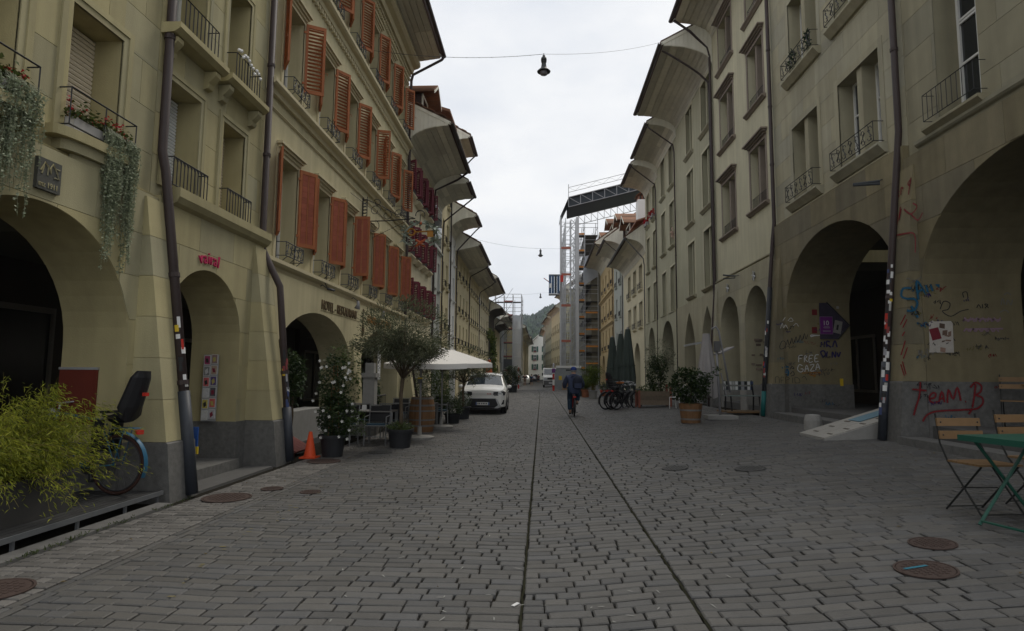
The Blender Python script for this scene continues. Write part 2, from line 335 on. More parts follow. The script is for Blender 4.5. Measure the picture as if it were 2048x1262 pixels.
# ------------------------------------------------------------------ ground and street
def bend(y): return 0.0 if y < 46 else -0.0009*(y-46)**2 if y < 110 else -3.69-0.115*(y-110)
def build_street():
    g = MB(); g.add([(-900,-60,-1.2),(900,-60,-1.2),(900,1600,-1.2),(-900,1600,-1.2)], [(0,1,2,3)])
    g.build('ground', mat('far_ground', (0.10, 0.11, 0.08)), kind='structure')
    xs = [-9.5, -6, -4.5, -3, -1, -0.6]+[i*0.2-0.4 for i in range(26)]+[5, 6, 7, 9, 13]
    ys = [-4, 0, 4, 10, 20, 30, 40, 46]+[46+i*4 for i in range(1, 6)]
    def sheet(ys, dz):
        m = MB(); vs = [(x+bend(y), y, sprof(x)+dz) for y in ys for x in xs]; n = len(xs)
        m.add(vs, [(i*n+j, i*n+j+1, (i+1)*n+j+1, (i+1)*n+j) for i in range(len(ys)-1) for j in range(n-1)]); return m
    street = sheet(ys, -0.030).build('street', JOINT, kind='structure')
    # beyond the readable setts the paving is one sheet
    far = sheet([66+i*4 for i in range(0, 50)], -0.006)
    fm = mat('far_setts', (0.088, 0.086, 0.081), 0.7, 0.25, 5.0, stain=0.2)
    far.build('road', fm, kind='structure')
    rng = random.Random(3)
    cand = []
    strips = [(-4.42, -3.66, 0.115, 0.165, SETTL), (-3.50, -0.136, 0.118, 0.262, SETT), (-0.124, 1.015, 0.116, 0.245, SETT), (1.028, 6.35, 0.120, 0.262, SETT)]
    for si, (xa, xb, rd, ln, mt) in enumerate(strips):
        y = 2.6+rng.random()*0.1
        amp = 0.06
        while y < 66:
            x = xa+ (0 if rng.random() < .5 else -0.0); first = True
            jog = rng.uniform(-0.003, 0.003)
            while x < xb-0.04:
                l = ln*rng.uniform(0.62, 1.28)*(0.5 if first and rng.random() < .5 else 1); first = False
                x1 = x+l
                if xb-x1 < 0.09: x1 = xb
                cand.append((si, x, x1, y+jog, rd*rng.uniform(0.96, 1.0), rng.uniform(-0.0035, 0.0035), rng.uniform(-0.014, 0.014), rng.uniform(-0.02, 0.02), rng.random()))
                x = x1
            y += rd
    # lengthwise kerb rows beside the sidewalk strip
    for xr in (-3.645, -3.57):
        y = 2.6
        while y < 66:
            l = 0.25*rng.uniform(.8, 1.2); cand.append((4, xr, xr+0.068, y, l, rng.uniform(-.003,.003), 0, 0, rng.random())); y += l
    def sett_geo(c):
        si, x0, x1, y0, d, dz, tx, ty, r = c
        gy = 0.0115; gx = 0.012 if r < 0.5 else 0.008 if r < .75 else 0.024
        if si == 0 or si == 4: gx = gy = 0.011
        X0, X1, Y0, Y1 = x0+gx*0.5, x1-gx*0.5, y0+gy*0.5, y0+d-gy*0.5
        pass
        bx, by = min(0.009, (X1-X0)*.10), 0.007
        xc, yc = (X0+X1)/2, (Y0+Y1)/2
        def P(x, y, dep):
            sk = 0.10*(r-.5)*(y-yc)
            return (x+sk+bend(yc), y+(0.022*sin(x*2.3+si*2+yc*.35)+0.010*sin(x*5.1+yc*0.8) if si < 4 else 0), sprof(x)+dz+tx*(x-xc)+ty*(y-yc)-dep)
        lo = [P(X0,Y0,.034),P(X1,Y0,.034),P(X1,Y1,.034),P(X0,Y1,.034)]
        mi = [P(X0,Y0,.007),P(X1,Y0,.007),P(X1,Y1,.007),P(X0,Y1,.007)]
        c4 = 0.35*bx
        hi = [P(X0+bx,Y0+by,0),P(X1-bx,Y0+by,0),P(X1-bx,Y1-by,0),P(X0+bx,Y1-by,0)]
        return lo+mi+hi
    FS = [(8,9,10,11)]+[(i, (i+1) % 4, 4+(i+1) % 4, 4+i) for i in range(4)]+[(4+i, 4+(i+1) % 4, 8+(i+1) % 4, 8+i) for i in range(4)]
    def inview(c):
        xm, y = (c[1]+c[2])/2, c[3]
        return y > 3.72 and abs((xm+0.05*y)/y) < 0.86
    near = sorted([c for c in cand if inview(c) and c[0] != 4], key=lambda c: c[3]*c[3]+0.35*((c[1]+c[2])/2)**2)[:300]
    nid = set(map(id, near))
    for c in near:
        vs = sett_geo(c); o = vs[8]; m = MB().add([(a-o[0], b-o[1], z-o[2]) for a, b, z in vs], FS)
        ob = m.build('sett', SETTL if c[0] == 0 else SETT, street); ob.location = o
    ma, mb_ = MB(), MB()
    for c in cand:
        if id(c) in nid: continue
        (mb_ if c[0] in (0,) else ma).add(sett_geo(c), FS)
    ma.build('sett_paving', SETT, street, kind='stuff'); mb_.build('sidewalk_paving', SETTL, street, kind='stuff')
    # moss line in the two long joints
    for xj, w in ((-0.13, 0.020), (1.022, 0.020)):
        m = MB(); pts = [(xj+bend(y)+rng.uniform(-.006,.006), y) for y in np.arange(2.6, 66, .12)]
        vs = []; 
        for x, y in pts: vs += [(x-w/2*rng.uniform(.5,1.2), y, sprof(x)-0.010), (x+w/2*rng.uniform(.5,1.2), y, sprof(x)-0.010)]
        m.add(vs, [(2*i, 2*i+1, 2*i+3, 2*i+2) for i in range(len(pts)-1)]); m.build('joint_filling', MOSS, street, kind='stuff')
    # worn yellow paint flecks and pale scratches on the stones
    m = MB(); 
    for i in range(60):
        y = 4.3+i*0.075+rng.gauss(0, .05); x = -2.75-0.075*(y-4.3)+rng.gauss(0, 0.05)
        if rng.random() < .55: continue
        a = rng.uniform(.01, .035); b = rng.uniform(.006, .014)
        m.add([(x-a,y-b,.0075),(x+a,y-b*.6,.0075),(x+a*.8,y+b,.0075),(x-a*.7,y+b*.8,.0075)], [(0,1,2,3)])
    m.build('yellow_paint_wear', mat('worn_yellow', (0.17, 0.145, 0.06), 0.9, 0.3, 40), street, kind='stuff')
    m = MB()
    for i in range(46):
        y = 4.0+rng.random()**1.6*5; x = rng.uniform(-2.6, 2.6)*(y/6); a = rng.uniform(0, pi); l = rng.uniform(.015, .05); w = .003
        d = Vector((cos(a), sin(a), 0)); n = Vector((-sin(a), cos(a), 0)); p = Vector((x, y, sprof(x)+0.008))
        m.add([p-d*l-n*w, p+d*l*.4-n*w*1.5, p+d*l+n*w*2, p-d*l*.5+n*w], [(0,1,2,3)])
    m.build('pale_scratches', mat('scratch', (0.30, 0.30, 0.28), 0.9), street, kind='stuff')
    m = MB(); lr = random.Random(77)
    for i in range(70):
        y = 4.2+lr.random()**1.5*14; x = lr.choice((lr.uniform(-4.4, -3.4), lr.uniform(-3.4, 5.5), lr.uniform(5.3, 6.1))); a = lr.uniform(0, 6.28); l = lr.uniform(.012, .03)
        d = Vector((cos(a), sin(a), 0)); n = Vector((-sin(a), cos(a), .4)); p = Vector((x, y, sprof(x)+0.009))
        m.add([p-d*l, p+n*l*.45, p+d*l, p-n*l*.35+Vector((0, 0, .012))], [(0,1,2),(0,2,3)])
    m.build('fallen_leaves', leafmat('dry_leaf', (.07, .05, .02), (.22, .16, .06), .8), street, kind='stuff')
    m = MB()
    for i in range(60):
        y = 4.6+lr.random()*3; c = (-4.44+lr.gauss(0, .015), y, .0); leaves(m, [(c[0]+lr.gauss(0, .012), c[1]+lr.gauss(0, .02), .004) for _ in range(4)], .045, lr, droop=-1.2, asp=.2)
    m.build('kerb_weeds', leafmat('weed_leaf', (.03, .05, .015), (.10, .12, .04)), street, kind='stuff')
    litter = MB().obox((-0.175, 4.35, 0.012), (0.018, 0.03, 0), (-0.011, 0.007, 0), (0, 0, 0.002)).build('paper_scrap', PWHITE)
    tag(litter, 'scrap of white paper lying on the setts left of the long joint', 'litter')
    # kerbs
    def kerb(name, label, xw, w, y0, y1, zf, h, L=1.1):
        t = thing(name, label, 'kerb', (xw, y0, zf))
        y = y0
        while y < y1-0.1:
            e = min(y1, y+L*rng.uniform(.85, 1.15)); MB().box(-w/2, w/2, y-y0+.004, e-y0-.004, -0.2, h+rng.uniform(-.003,.003)).build('kerb_stone', GRAN, t); y = e
    kerb('kerb', 'low granite kerb along the left arcade beside the sidewalk setts', -4.55, 0.2, 2.5, 7.35, 0.0, 0.02)
    kerb('kerb', 'granite kerb step below the red lettering on the right plinth', 6.38, 0.42, 5.0, 10.9, 0.47, 0.13, 1.4)
    covers = [(-4.02, 7.69, 0.30, 'wide round rusty manhole cover beside the left drainpipe foot'), (-3.72, 8.33, 0.15, 'small round rusty cover just past the wide manhole cover'),
              (-3.11, 8.15, 0.14, 'small rusty cover by itself beside the kerb row of setts'), (-3.96, 10.97, 0.30, 'rusty manhole cover in front of the orange cone'),
              (-3.99, 4.35, 0.26, 'rusty manhole cover cut by the left picture edge'), (3.13, 5.12, 0.17, 'farther of the two round rusty covers near the green table'),
              (2.73, 4.56, 0.20, 'nearer round rusty cover with a blue paint smear'), (-3.29, 12.34, 0.24, 'flat grey drain cover in front of the olive tree tub'),
              (3.03, 9.05, 0.22, 'dark drain cover on the right half of the street'), (2.06, 9.56, 0.20, 'dark drain cover right of the long slanting joint')]
    for x, y, r, lb in covers:
        t = thing('manhole_cover', lb, 'manhole cover', (x, y, sprof(x)), group='manhole and drain covers')
        t.rotation_euler = (0, -0.09 if x > 0.4 else 0, 0)
        CM = mat('drain_grey', (.06,.059,.057), .75, .25, 20) if 'drain cover' in lb else RUST
        MB().lathe([(r*1.0, 0.004), (r, 0.012), (r*.93, 0.012), (r*.92, 0.004)], n=28).build('rim', CM, t)
        m = MB().lathe([(r*.9, 0.003), (r*.9, 0.010)], n=28)
        for i in range(-4, 5):
            for j in range(-4, 5):
                if i*i+j*j < 17: m.box(i*r*.19-r*.05, i*r*.19+r*.05, j*r*.19-r*.05, j*r*.19+r*.05, 0.009, 0.014)
        m.build('lid', CM, t)
        if 'blue' in lb: 
            MB().obox((-0.05, 0.03, 0.016), (0.09, 0.02, 0), (-.004, .012, 0), (0,0,.001)).build('paint_smear', mat('cyan_paint', (0.03, 0.16, 0.22)), t)
build_street()
# ------------------------------------------------------------------ house kit
MESHC = {}
class House:
    def __init__(h, label, side, xf, y0, y1, zb, ztop, wall, name='house', group=None, ang=0.0, arcx=None):
        h.s, h.xf, h.y0, h.y1, h.zb, h.zt, h.m = side, xf, y0, y1, zb, ztop, wall
        h.t = thing(name, label, 'house', (xf, (y0+y1)/2, zb), ang, group or ('houses along the left side' if side < 0 else 'houses along the right side'))
        h.o = (xf, (y0+y1)/2, zb); h.wins = []
    def P(h, y, z, d): return (h.s*d, y-h.o[1], z-h.o[2])
    def box(h, mb, d0, d1, y0, y1, z0, z1):
        return mb.box(h.s*d0, h.s*d1, y0-h.o[1], y1-h.o[1], z0-h.o[2], z1-h.o[2])
    def prism(h, mb, pts, d0, d1): return mb.prism(pts if h.s < 0 else pts[::-1], h.P, d0, d1)
    def prof_y(h, mb, pts, ya, yb):            # a (d, z) outline drawn along the street
        return mb.prism(pts if h.s > 0 else pts[::-1], lambda a, b, y: (h.s*a, y-h.o[1], b-h.o[2]), ya, yb)
    def part(h, mb, name, m, parent=None, smooth=False, kind=None): return mb.build(name, m, parent or h.t, smooth, kind=kind)
    # ---- walls
    def wall(h, z0, z1, rects, d0=0.0, th=0.5, m=None, blocks=None, y0=None, y1=None, bm=None, name='wall'):
        y0 = h.y0 if y0 is None else y0; y1 = h.y1 if y1 is None else y1
        m = m or h.m; rb = 0.012 if blocks else 0.0
        ys = sorted({y0, y1}|{v for r in rects for v in r[:2] if y0 < v < y1}); zs = sorted({z0, z1}|{v for r in rects for v in r[2:4] if z0 < v < z1})
        mb = MB()
        for ya, yb in zip(ys, ys[1:]):
            run = None
            for za, zb in zip(zs, zs[1:]):
                hole = any(r[0] < (ya+yb)/2 < r[1] and r[2] < (za+zb)/2 < r[3] for r in rects)
                if hole:
                    if run: h.box(mb, d0+rb, d0+th, ya, yb, *run); run = None
                else: run = (run[0], zb) if run else (za, zb)
            if run: h.box(mb, d0+rb, d0+th, ya, yb, *run)
        w = h.part(mb, name, m)
        if blocks:
            ch, bl = blocks; n = max(1, round((z1-z0)/ch)); ch = (z1-z0)/n; g = 0.0035
            for i in range(n):
                za, zb = z0+i*ch, z0+(i+1)*ch
                y = y0-(bl*0.5 if i % 2 else 0)
                while y < y1:
                    ya, yb = max(y, y0), min(y+bl, y1); y += bl
                    if yb-ya < .05: continue
                    rs = [r for r in rects if r[0] < yb and r[1] > ya and r[2] < zb and r[3] > za]
                    bys = sorted({ya, yb}|{v for r in rs for v in r[:2] if ya < v < yb}); bzs = sorted({za, zb}|{v for r in rs for v in r[2:4] if za < v < zb})
                    bmsh = MB()
                    for a, b in zip(bys, bys[1:]):
                        for c, d in zip(bzs, bzs[1:]):
                            if any(r[0] < (a+b)/2 < r[1] and r[2] < (c+d)/2 < r[3] for r in rs): continue
                            A = a+(g if a == ya else 0); B = b-(g if b == yb else 0); Cc = c+(g if c == za else 0); D = d-(g if d == zb else 0)
                            if B-A < .012 or D-Cc < .012: continue
                            h.box(bmsh, d0, d0+rb+.004, A, B, Cc, D)
                    if bmsh.v: h.part(bmsh, 'stone_block', bm or m, w)
        return w
    @staticmethod
    def archtop(y, arches):
        for c, hw, sp, cr, *pt in arches:
            u = abs(y-c)
            if u < hw-1e-6:
                ri = cr-sp
                if pt and pt[0]:
                    R = (ri*ri+hw*hw)/(2*hw); return sp+sqrt(max(0, R*R-(u+R-hw)**2))
                return sp+ri*sqrt(1-(u/hw)**2)
        return -1e9
    def arcade(h, z0, z1, arches, d0, th, blocks=None, m=None, bm=None, ns=22):
        m = m or h.m
        edges = sorted({h.y0, h.y1}|{v for a in arches for v in (a[0]-a[1], a[0]+a[1]) if h.y0 < v < h.y1})
        mb = MB(); rb = 0.012 if blocks else 0
        for ya, yb in zip(edges, edges[1:]):
            mid = (ya+yb)/2
            if h.archtop(mid, arches) < -1e8: h.prism(mb, [(ya,z0),(yb,z0),(yb,z1),(ya,z1)], d0+rb, d0+th); continue
            yy = [ya+(yb-ya)*(0.5-0.5*cos(pi*i/ns)) for i in range(ns+1)]
            for a, b in zip(yy, yy[1:]):
                za = h.archtop(min(max(a, ya+1e-5), yb-1e-5), arches); zb = h.archtop(min(max(b, ya+1e-5), yb-1e-5), arches)
                h.prism(mb, [(a,za),(b,zb),(b,z1),(a,z1)], d0+rb, d0+th)
        w = h.part(mb, 'arcade_wall', m)
        if blocks:
            ch, bl = blocks; n = max(1, round((z1-z0)/ch)); ch = (z1-z0)/n; g = 0.0035
            for i in range(n):
                za, zb = z0+i*ch+g, z0+(i+1)*ch-g; y = h.y0-(bl*.5 if i % 2 else 0)
                while y < h.y1:
                    ya, yb = max(y, h.y0)+g, min(y+bl, h.y1)-g; y += bl
                    if yb-ya < .06: continue
                    ss = sorted({ya+(yb-ya)*k/14 for k in range(15)}|{v+e for v in edges for e in (-1e-4, 1e-4) if ya < v+e < yb})
                    runs, cur = [], []
                    for q in ss:
                        t = h.archtop(q, arches)
                        if t < zb-.012: cur.append((q, max(za, t)))
                        else:
                            if len(cur) > 1: runs.append(cur)
                            cur = []
                    if len(cur) > 1: runs.append(cur)
                    for r in runs:
                        if r[-1][0]-r[0][0] < .03: continue
                        flat = [p for k, p in enumerate(r) if k in (0, len(r)-1) or not (p[1] <= za+1e-6 and r[k-1][1] <= za+1e-6 and r[k+1][1] <= za+1e-6)]
                        bmsh = MB(); h.prism(bmsh, flat+[(r[-1][0], zb), (r[0][0], zb)], d0, d0+rb+.004)
                        h.part(bmsh, 'stone_block', bm or m, w)
        return w
    def piers(h, z0, z1, arches, d0, th, m=GRAN, out=0.02):
        edges = sorted({h.y0, h.y1}|{v for a in arches for v in (a[0]-a[1], a[0]+a[1]) if h.y0 < v < h.y1})
        for ya, yb in zip(edges, edges[1:]):
            if h.archtop((ya+yb)/2, arches) > -1e8: continue
            a = ya-(out if ya > h.y0 else 0); b = yb+(out if yb < h.y1 else 0)
            mb = MB(); h.box(mb, d0-out, d0+th+out, a+.001, b-.001, z0-.3, z1); h.part(mb, 'plinth', m)
    def buttress(h, y0, y1, z0, z1, dbase, dtop, zpl, m=None, bm=None, course=0.5, back=0.3):
        m = m or h.m
        def dd(z): return dbase+(dtop-dbase)*(z-z0)/(z1-z0)
        mb = MB(); h.prof_y(mb, [(dd(zpl)+.012, zpl), (dtop+.012, z1), (back, z1), (back, zpl)], y0+.012, y1-.012); b = h.part(mb, 'buttress', m)
        n = max(1, round((z1-zpl)/course)); ch = (z1-zpl)/n
        for i in range(n):
            a, c = zpl+i*ch+.003, zpl+(i+1)*ch-.003
            mb = MB(); h.prof_y(mb, [(dd(a), a), (dd(c), c), (back-.02, c), (back-.02, a)], y0, y1); h.part(mb, 'stone_block', bm or m, b)
        mb = MB(); h.prof_y(mb, [(dd(z0)-.03, z0-.3), (dd(zpl)-.03, zpl-.02), (dd(zpl)-.01, zpl-.002), (back, zpl-.002), (back, z0-.3)], y0-.02, y1+.02); h.part(mb, 'plinth', GRAN)
        return b
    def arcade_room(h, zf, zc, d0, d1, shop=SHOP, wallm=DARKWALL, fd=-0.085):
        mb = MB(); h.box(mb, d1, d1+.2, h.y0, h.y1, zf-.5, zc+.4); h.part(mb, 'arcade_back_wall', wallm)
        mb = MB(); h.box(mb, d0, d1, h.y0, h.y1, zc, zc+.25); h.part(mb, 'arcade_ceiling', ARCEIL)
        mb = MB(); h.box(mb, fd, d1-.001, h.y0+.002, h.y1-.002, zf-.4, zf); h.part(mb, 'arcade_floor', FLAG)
        L = h.y1-h.y0; n = max(1, int(L/2.6))
        for i in range(n):
            a, b = h.y0+L*(i+.12)/n, h.y0+L*(i+.88)/n
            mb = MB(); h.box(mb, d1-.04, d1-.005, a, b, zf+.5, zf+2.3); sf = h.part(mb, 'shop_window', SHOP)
            mb = MB()
            for q in (a, b-.06, (a+b)/2-.03): h.box(mb, d1-.09, d1-.02, q, q+.06, zf+.4, zf+2.4)
            h.box(mb, d1-.088, d1-.022, a+.06, b-.06, zf+.4, zf+.5); h.box(mb, d1-.088, d1-.022, a+.06, b-.06, zf+2.3, zf+2.4)
            h.part(mb, 'frame', GFR, sf)
    def body(h, z0, z1, dep=9.0, d0=0.5):
        mb = MB(); h.box(mb, d0+.0, d0+dep, h.y0, h.y1, z0, z1); h.part(mb, 'rear_building', h.m)
    # ---- openings
    def window(h, y0, y1, z0, z1, d=0.36, fr=WFR, cols=2, rows=(0.62,), gl=GLASS, fw=0.06, name='window'):
        w, H = round(y1-y0, 3), round(z1-z0, 3)
        key = ('win', h.s, w, H, cols, rows, fr.name, gl.name)
        if key not in MESHC:
            mb = MB(); s = h.s; dp = 0.06
            def bx(a, b, c, e, p=0.0): mb.box(s*(-p), s*dp, a-w/2, b-w/2, c, e)
            bx(0, fw, 0, H); bx(w-fw, w, 0, H); bx(fw, w-fw, 0, fw); bx(fw, w-fw, H-fw, H)
            for i in range(1, cols): q = w*i/cols; bx(q-fw*.55, q+fw*.55, fw, H-fw, .012)
            for r in rows:
                e = [fw]+[w*i/cols for i in range(1, cols)]+[w-fw]
                for a, b in zip(e, e[1:]):
                    bx(a+(fw*.55 if a > fw else 0), b-(fw*.55 if b < w-fw else 0), H*r-.02, H*r+.02)
            me = mb.mesh('window', fr)
            g = MB(); g.box(s*.035, s*.05, fw-w/2, w/2-fw, fw, H-fw)
            MESHC[key] = (me, g.mesh('pane', gl))
        me, pm = MESHC[key]
        o = link(name, me, h.t, loc=h.P((y0+y1)/2, z0, d)); link('pane', pm, o)
        return o
    def sill(h, y0, y1, z, dep=0.10, hh=0.12, m=None, parent=None, side=0.06):
        key = ('sill', h.s, round(y1-y0, 3), dep, hh, (m or h.m).name)
        if key not in MESHC:
            L = (y1-y0)/2+side; mb = MB()
            pts = [(0.30, 0), (-dep, -.02), (-dep, -.065), (-dep*.55, -hh*.75), (-dep*.3, -hh), (0.30, -hh)]
            mb.prism(pts if h.s > 0 else pts[::-1], lambda a, b, y: (h.s*a, y, b), -L, L); MESHC[key] = mb.mesh('sill', m or h.m)
        return link('sill', MESHC[key], h.t, loc=h.P((y0+y1)/2, z, 0))
    def hood(h, y0, y1, z, m=None, dep=0.16, side=0.14, hh=0.2):
        key = ('hood', h.s, round(y1-y0, 3), dep, (m or h.m).name, hh, side)
        if key not in MESHC:
            L = (y1-y0)/2+side; mb = MB(); n = 3
            for i in range(n):
                a = dep*(i+1)/n; L_ = L-side*(n-1-i)/n*.9
                mb.box(h.s*(-a), h.s*.02, -L_, L_, hh*i/n+.003*(i > 0), hh*(i+1)/n)
            MESHC[key] = mb.mesh('window_hood', m or h.m)
        return link('window_hood', MESHC[key], h.t, loc=h.P((y0+y1)/2, z, 0))
    def surround(h, y0, y1, z0, z1, w=0.14, out=0.025, m=None, steps=2):
        key = ('sur', h.s, round(y1-y0, 3), round(z1-z0, 3), w, out, (m or h.m).name)
        if key not in MESHC:
            L, H = (y1-y0)/2, z1-z0; mb = MB(); s = h.s
            for k in range(steps):
                a, b = w*k/steps, w*(k+1)/steps; o = out*(k+1)/steps
                mb.box(-s*o, s*.02, -L-b, -L-a, 0, H+b); mb.box(-s*o, s*.02, L+a, L+b, 0, H+b); mb.box(-s*o, s*.02, -L-a, L+a, H+a, H+b)
            MESHC[key] = mb.mesh('window_surround', m or h.m)
        return link('window_surround', MESHC[key], h.t, loc=h.P((y0+y1)/2, z0, 0))
    def mullion(h, yc, z0, z1, w=0.14, d0=0.03, d1=0.36, m=None):
        mb = MB(); h.box(mb, d0, d1, yc-w/2, yc+w/2, z0, z1); return h.part(mb, 'mullion', m or h.m)
    def shutter(h, hy, z0, z1, w, theta, dr, louver=True, m=SHUT, fm=None, d=-0.03, n=17):
        H = round(z1-z0, 3); key = ('sh', w, H, louver, m.name, n)
        if key not in MESHC:
            mb = MB(); t = .02; fw = .055
            mb.box(0, fw, -t, t, 0, H); mb.box(w-fw, w, -t, t, 0, H); mb.box(fw, w-fw, -t, t, 0, .08); mb.box(fw, w-fw, -t, t, H-.08, H)
            lm = MB()
            if louver:
                st = (H-.16)/n
                for i in range(n):
                    z = .08+st*(i+.5); lm.obox((w/2, 0, z), (w/2-fw-.001, 0, 0), (0, .018, -.013), (0, .0025, .0035))
            else:
                mb.box(w/2-.012, w/2+.012, -.012, .012, .08, H-.08)
                st = (H-.16)/12
                for c0, c1 in ((fw+.012, w/2-.02), (w/2+.02, w-fw-.012)):
                    for i in range(12): z = .08+st*i; lm.box(c0, c1, -.010, .010, z+.002, z+st-.002)
            MESHC[key] = (mb.mesh('shutter', m), lm.mesh('louver', fm or m))
            hb = MB().box(-.05, .03, -.03, -.022, H*.12, H*.12+.05).box(-.05, .03, -.03, -.022, H*.86, H*.86+.05).tube([(w-.02, -.03, H*.33), (w+.05, -.05, H*.33), (w+.05, -.05, H*.33-.05)], .007, 4)
            MESHC[key+('h',)] = hb.mesh('hinges', m)
        me, lm = MESHC[key]; th = radians(theta)
        o = link('shutter', me, h.t, loc=h.P(hy, z0, d)); o.rotation_euler = (0, 0, atan2(dr*cos(th), -h.s*sin(th)))
        link('louver', lm, o, kind='stuff'); link('hinges', MESHC[key+('h',)], o)
        return o
    def rail(h, y0, y1, z0, z1, dep=0.22, pitch=0.11, m=IRON, style='bars', r=0.009, wallend=0.05):
        key = ('rail', h.s, round(y1-y0, 3), round(z1-z0, 3), dep, pitch, style, m.name)
        if key not in MESHC:
            L, H = (y1-y0)/2, z1-z0; s = h.s; mb = MB(); D = -s*dep
            def bar(p, q, rr=r): mb.tube([p, q], rr, 4)
            for z in (0, H):
                bar((D, -L, z), (D, L, z), r*1.3); bar((D, -L, z), (s*wallend, -L, z)); bar((D, L, z), (s*wallend, L, z))
            n = max(2, int(2*L/pitch))
            for i in range(n+1):
                y = -L+2*L*i/n
                if style == 'scroll' and 0 < i < n: continue
                bar((D, y, 0), (D, y, H))
            if style == 'arches':
                for i in range(n):
                    a = -L+2*L*i/n; b = -L+2*L*(i+1)/n
                    mb.tube(arc((D, (a+b)/2, H-(b-a)/2-.01), (b-a)/2*.85, 0, pi, 5, 'yz'), r*.9, 4)
            if style in ('scroll', 'flower'):
                k = max(2, int(2*L/(H*.62)))
                for i in range(k):
                    yc = -L+2*L*(i+.5)/k; q = H*.20; sg = 1 if i % 2 else -1
                    for zc, a0, rr in ((H*.70, 0, q), (H*.28, pi, q)):
                        pts = [(D, yc+sg*rr*(1-t*.75)*cos(a0+t*5.2), zc+rr*(1-t*.75)*sin(a0+t*5.2)) for t in [j/12 for j in range(13)]]
                        mb.tube(pts, r*.9, 4)
                    mb.tube([(D, yc-sg*q, H*.70), (D, yc, H*.5), (D, yc+sg*q, H*.28)], r, 4)
                    mb.tube([(D, yc-q*1.1, 0), (D, yc-q*.2, H*.4), (D, yc+q*.9, H)], r*.8, 4)
            if style == 'flower':
                for i in range(-1, 2): mb.tube([(D, L*i*.8, 0), (-s*.02, L*i*.8, -H*.55)], r, 4)
                bar((-s*.02, -L*.9, -H*.55), (-s*.02, L*.9, -H*.55))
            MESHC[key] = mb.mesh('railing', m)
        return link('railing', MESHC[key], h.t, loc=h.P((y0+y1)/2, z0, 0))
    def band(h, z, hh, out, m=None, y0=None, y1=None, name='string_course', d0=0.0):
        mb = MB(); a = h.y0 if y0 is None else y0; b = h.y1 if y1 is None else y1
        pts = [(d0+.03, z), (d0-out*.35, z), (d0-out*.45, z+hh*.35), (d0-out*.8, z+hh*.45), (d0-out, z+hh*.6), (d0-out, z+hh*.88), (d0-out*.6, z+hh), (d0+.03, z+hh)]
        h.prof_y(mb, pts[::-1], a, b); return h.part(mb, name, m or h.m)
    def dentils(h, z, hh, out, pitch, w, y0=None, y1=None, m=None):
        mb = MB(); y = (h.y0 if y0 is None else y0)+pitch/2; e = h.y1 if y1 is None else y1
        while y < e-w: h.box(mb, -out, .01, y, y+w, z, z+hh); y += pitch
        return h.part(mb, 'dentils', m or h.m, kind='stuff')
    # ---- roof
    def eave(h, zw, over, ze, y0=None, y1=None, boards=9, sep=True, curve=True, roofm=TILE, pitch=38, rd=4.0, tiles=False, split=2, d0=0.0, gut=COPP, soff=SOFF, gable=True):
        y0 = h.y0 if y0 is None else y0; y1 = h.y1 if y1 is None else y1
        N = boards
        if curve: pr = [(d0-over*(1-cos(pi/2*i/N)), zw+(ze-zw)*sin(pi/2*i/N)) for i in range(N+1)]
        else: pr = [(d0-over*i/N, zw+(ze-zw)*i/N) for i in range(N+1)]
        sp = MB(); h.prof_y(sp, [(a, b+.03) for a, b in pr]+[(d0+.02, ze+.05), ][::1], y0+.02, y1-.02); soff_o = h.part(sp, 'soffit', soff)
        allb = MB()
        for i in range(N):
            (a, b), (c, d) = pr[i], pr[i+1]; q = 0.02
            cuts = [y0+(y1-y0)*k/split for k in range(split+1)]
            for ya, yb in zip(cuts, cuts[1:]):
                mb = MB() if sep else allb; e = .012
                tx, tz = c-a, d-b; l = sqrt(tx*tx+tz*tz); tx, tz = tx/l, tz/l
                p1, p2 = (a+tx*e, b+tz*e), (c-tx*e, d-tz*e); n = (tz*q, -tx*q)
                pts = [p1, p2, (p2[0]+n[0], p2[1]+n[1]), (p1[0]+n[0], p1[1]+n[1])]
                pts = [(p[0]-n[0], p[1]-n[1]) for p in pts]
                h.prof_y(mb, pts, ya+.006, yb-.006)
                if sep: h.part(mb, 'soffit_board', soff, soff_o)
        if not sep: h.part(allb, 'soffit_board', soff, soff_o, kind='stuff')
        tp = math.tan(radians(pitch)); zt = ze+.10
        def rz(d): return zt+(d-(d0-over-.12))*tp
        rm = MB(); h.prof_y(rm, [(d0-over-.12, zt), (rd, rz(rd)), (rd, rz(rd)+.12), (d0-over-.12, zt+.10)], y0-.03, y1+.03); roof = h.part(rm, 'roof', TILEB)
        if gable:
            for ye, sgn in ((y0, -1), (y1, 1)):
                g = MB()
                outline = pr+[(d0-over-.02, zt), (d0+.02, rz(d0+.02))]
                # vertical boards closing the curved eave
                nb = max(3, int(over/0.16))
                for k in range(nb):
                    a = d0-over*(k+1)/nb; b = d0-over*k/nb
                    def lo(d):
                        for (p, q), (r_, s_) in zip(pr, pr[1:]):
                            if min(p, r_)-1e-6 <= d <= max(p, r_)+1e-6 and abs(p-r_) > 1e-9: return q+(s_-q)*(d-p)/(r_-p)
                        return pr[-1][1]
                    pts = [(a+.003, lo(a)), (b-.003, lo(b)), (b-.003, rz(b)), (a+.003, rz(a))]
                    h.prof_y(g, pts, ye-.02 if sgn < 0 else ye-.005, ye+.005 if sgn < 0 else ye+.02)
                h.part(g, 'gable_boards', GABLE, kind=None)
                ba = MB(); h.prof_y(ba, [(d0-over-.10, zt-.10), (rd, rz(rd)-.12), (rd, rz(rd)+.02), (d0-over-.10, zt+.04)], ye-.04 if sgn < 0 else ye+.02, ye-.02 if sgn < 0 else ye+.04); h.part(ba, 'barge_board', GABLE)
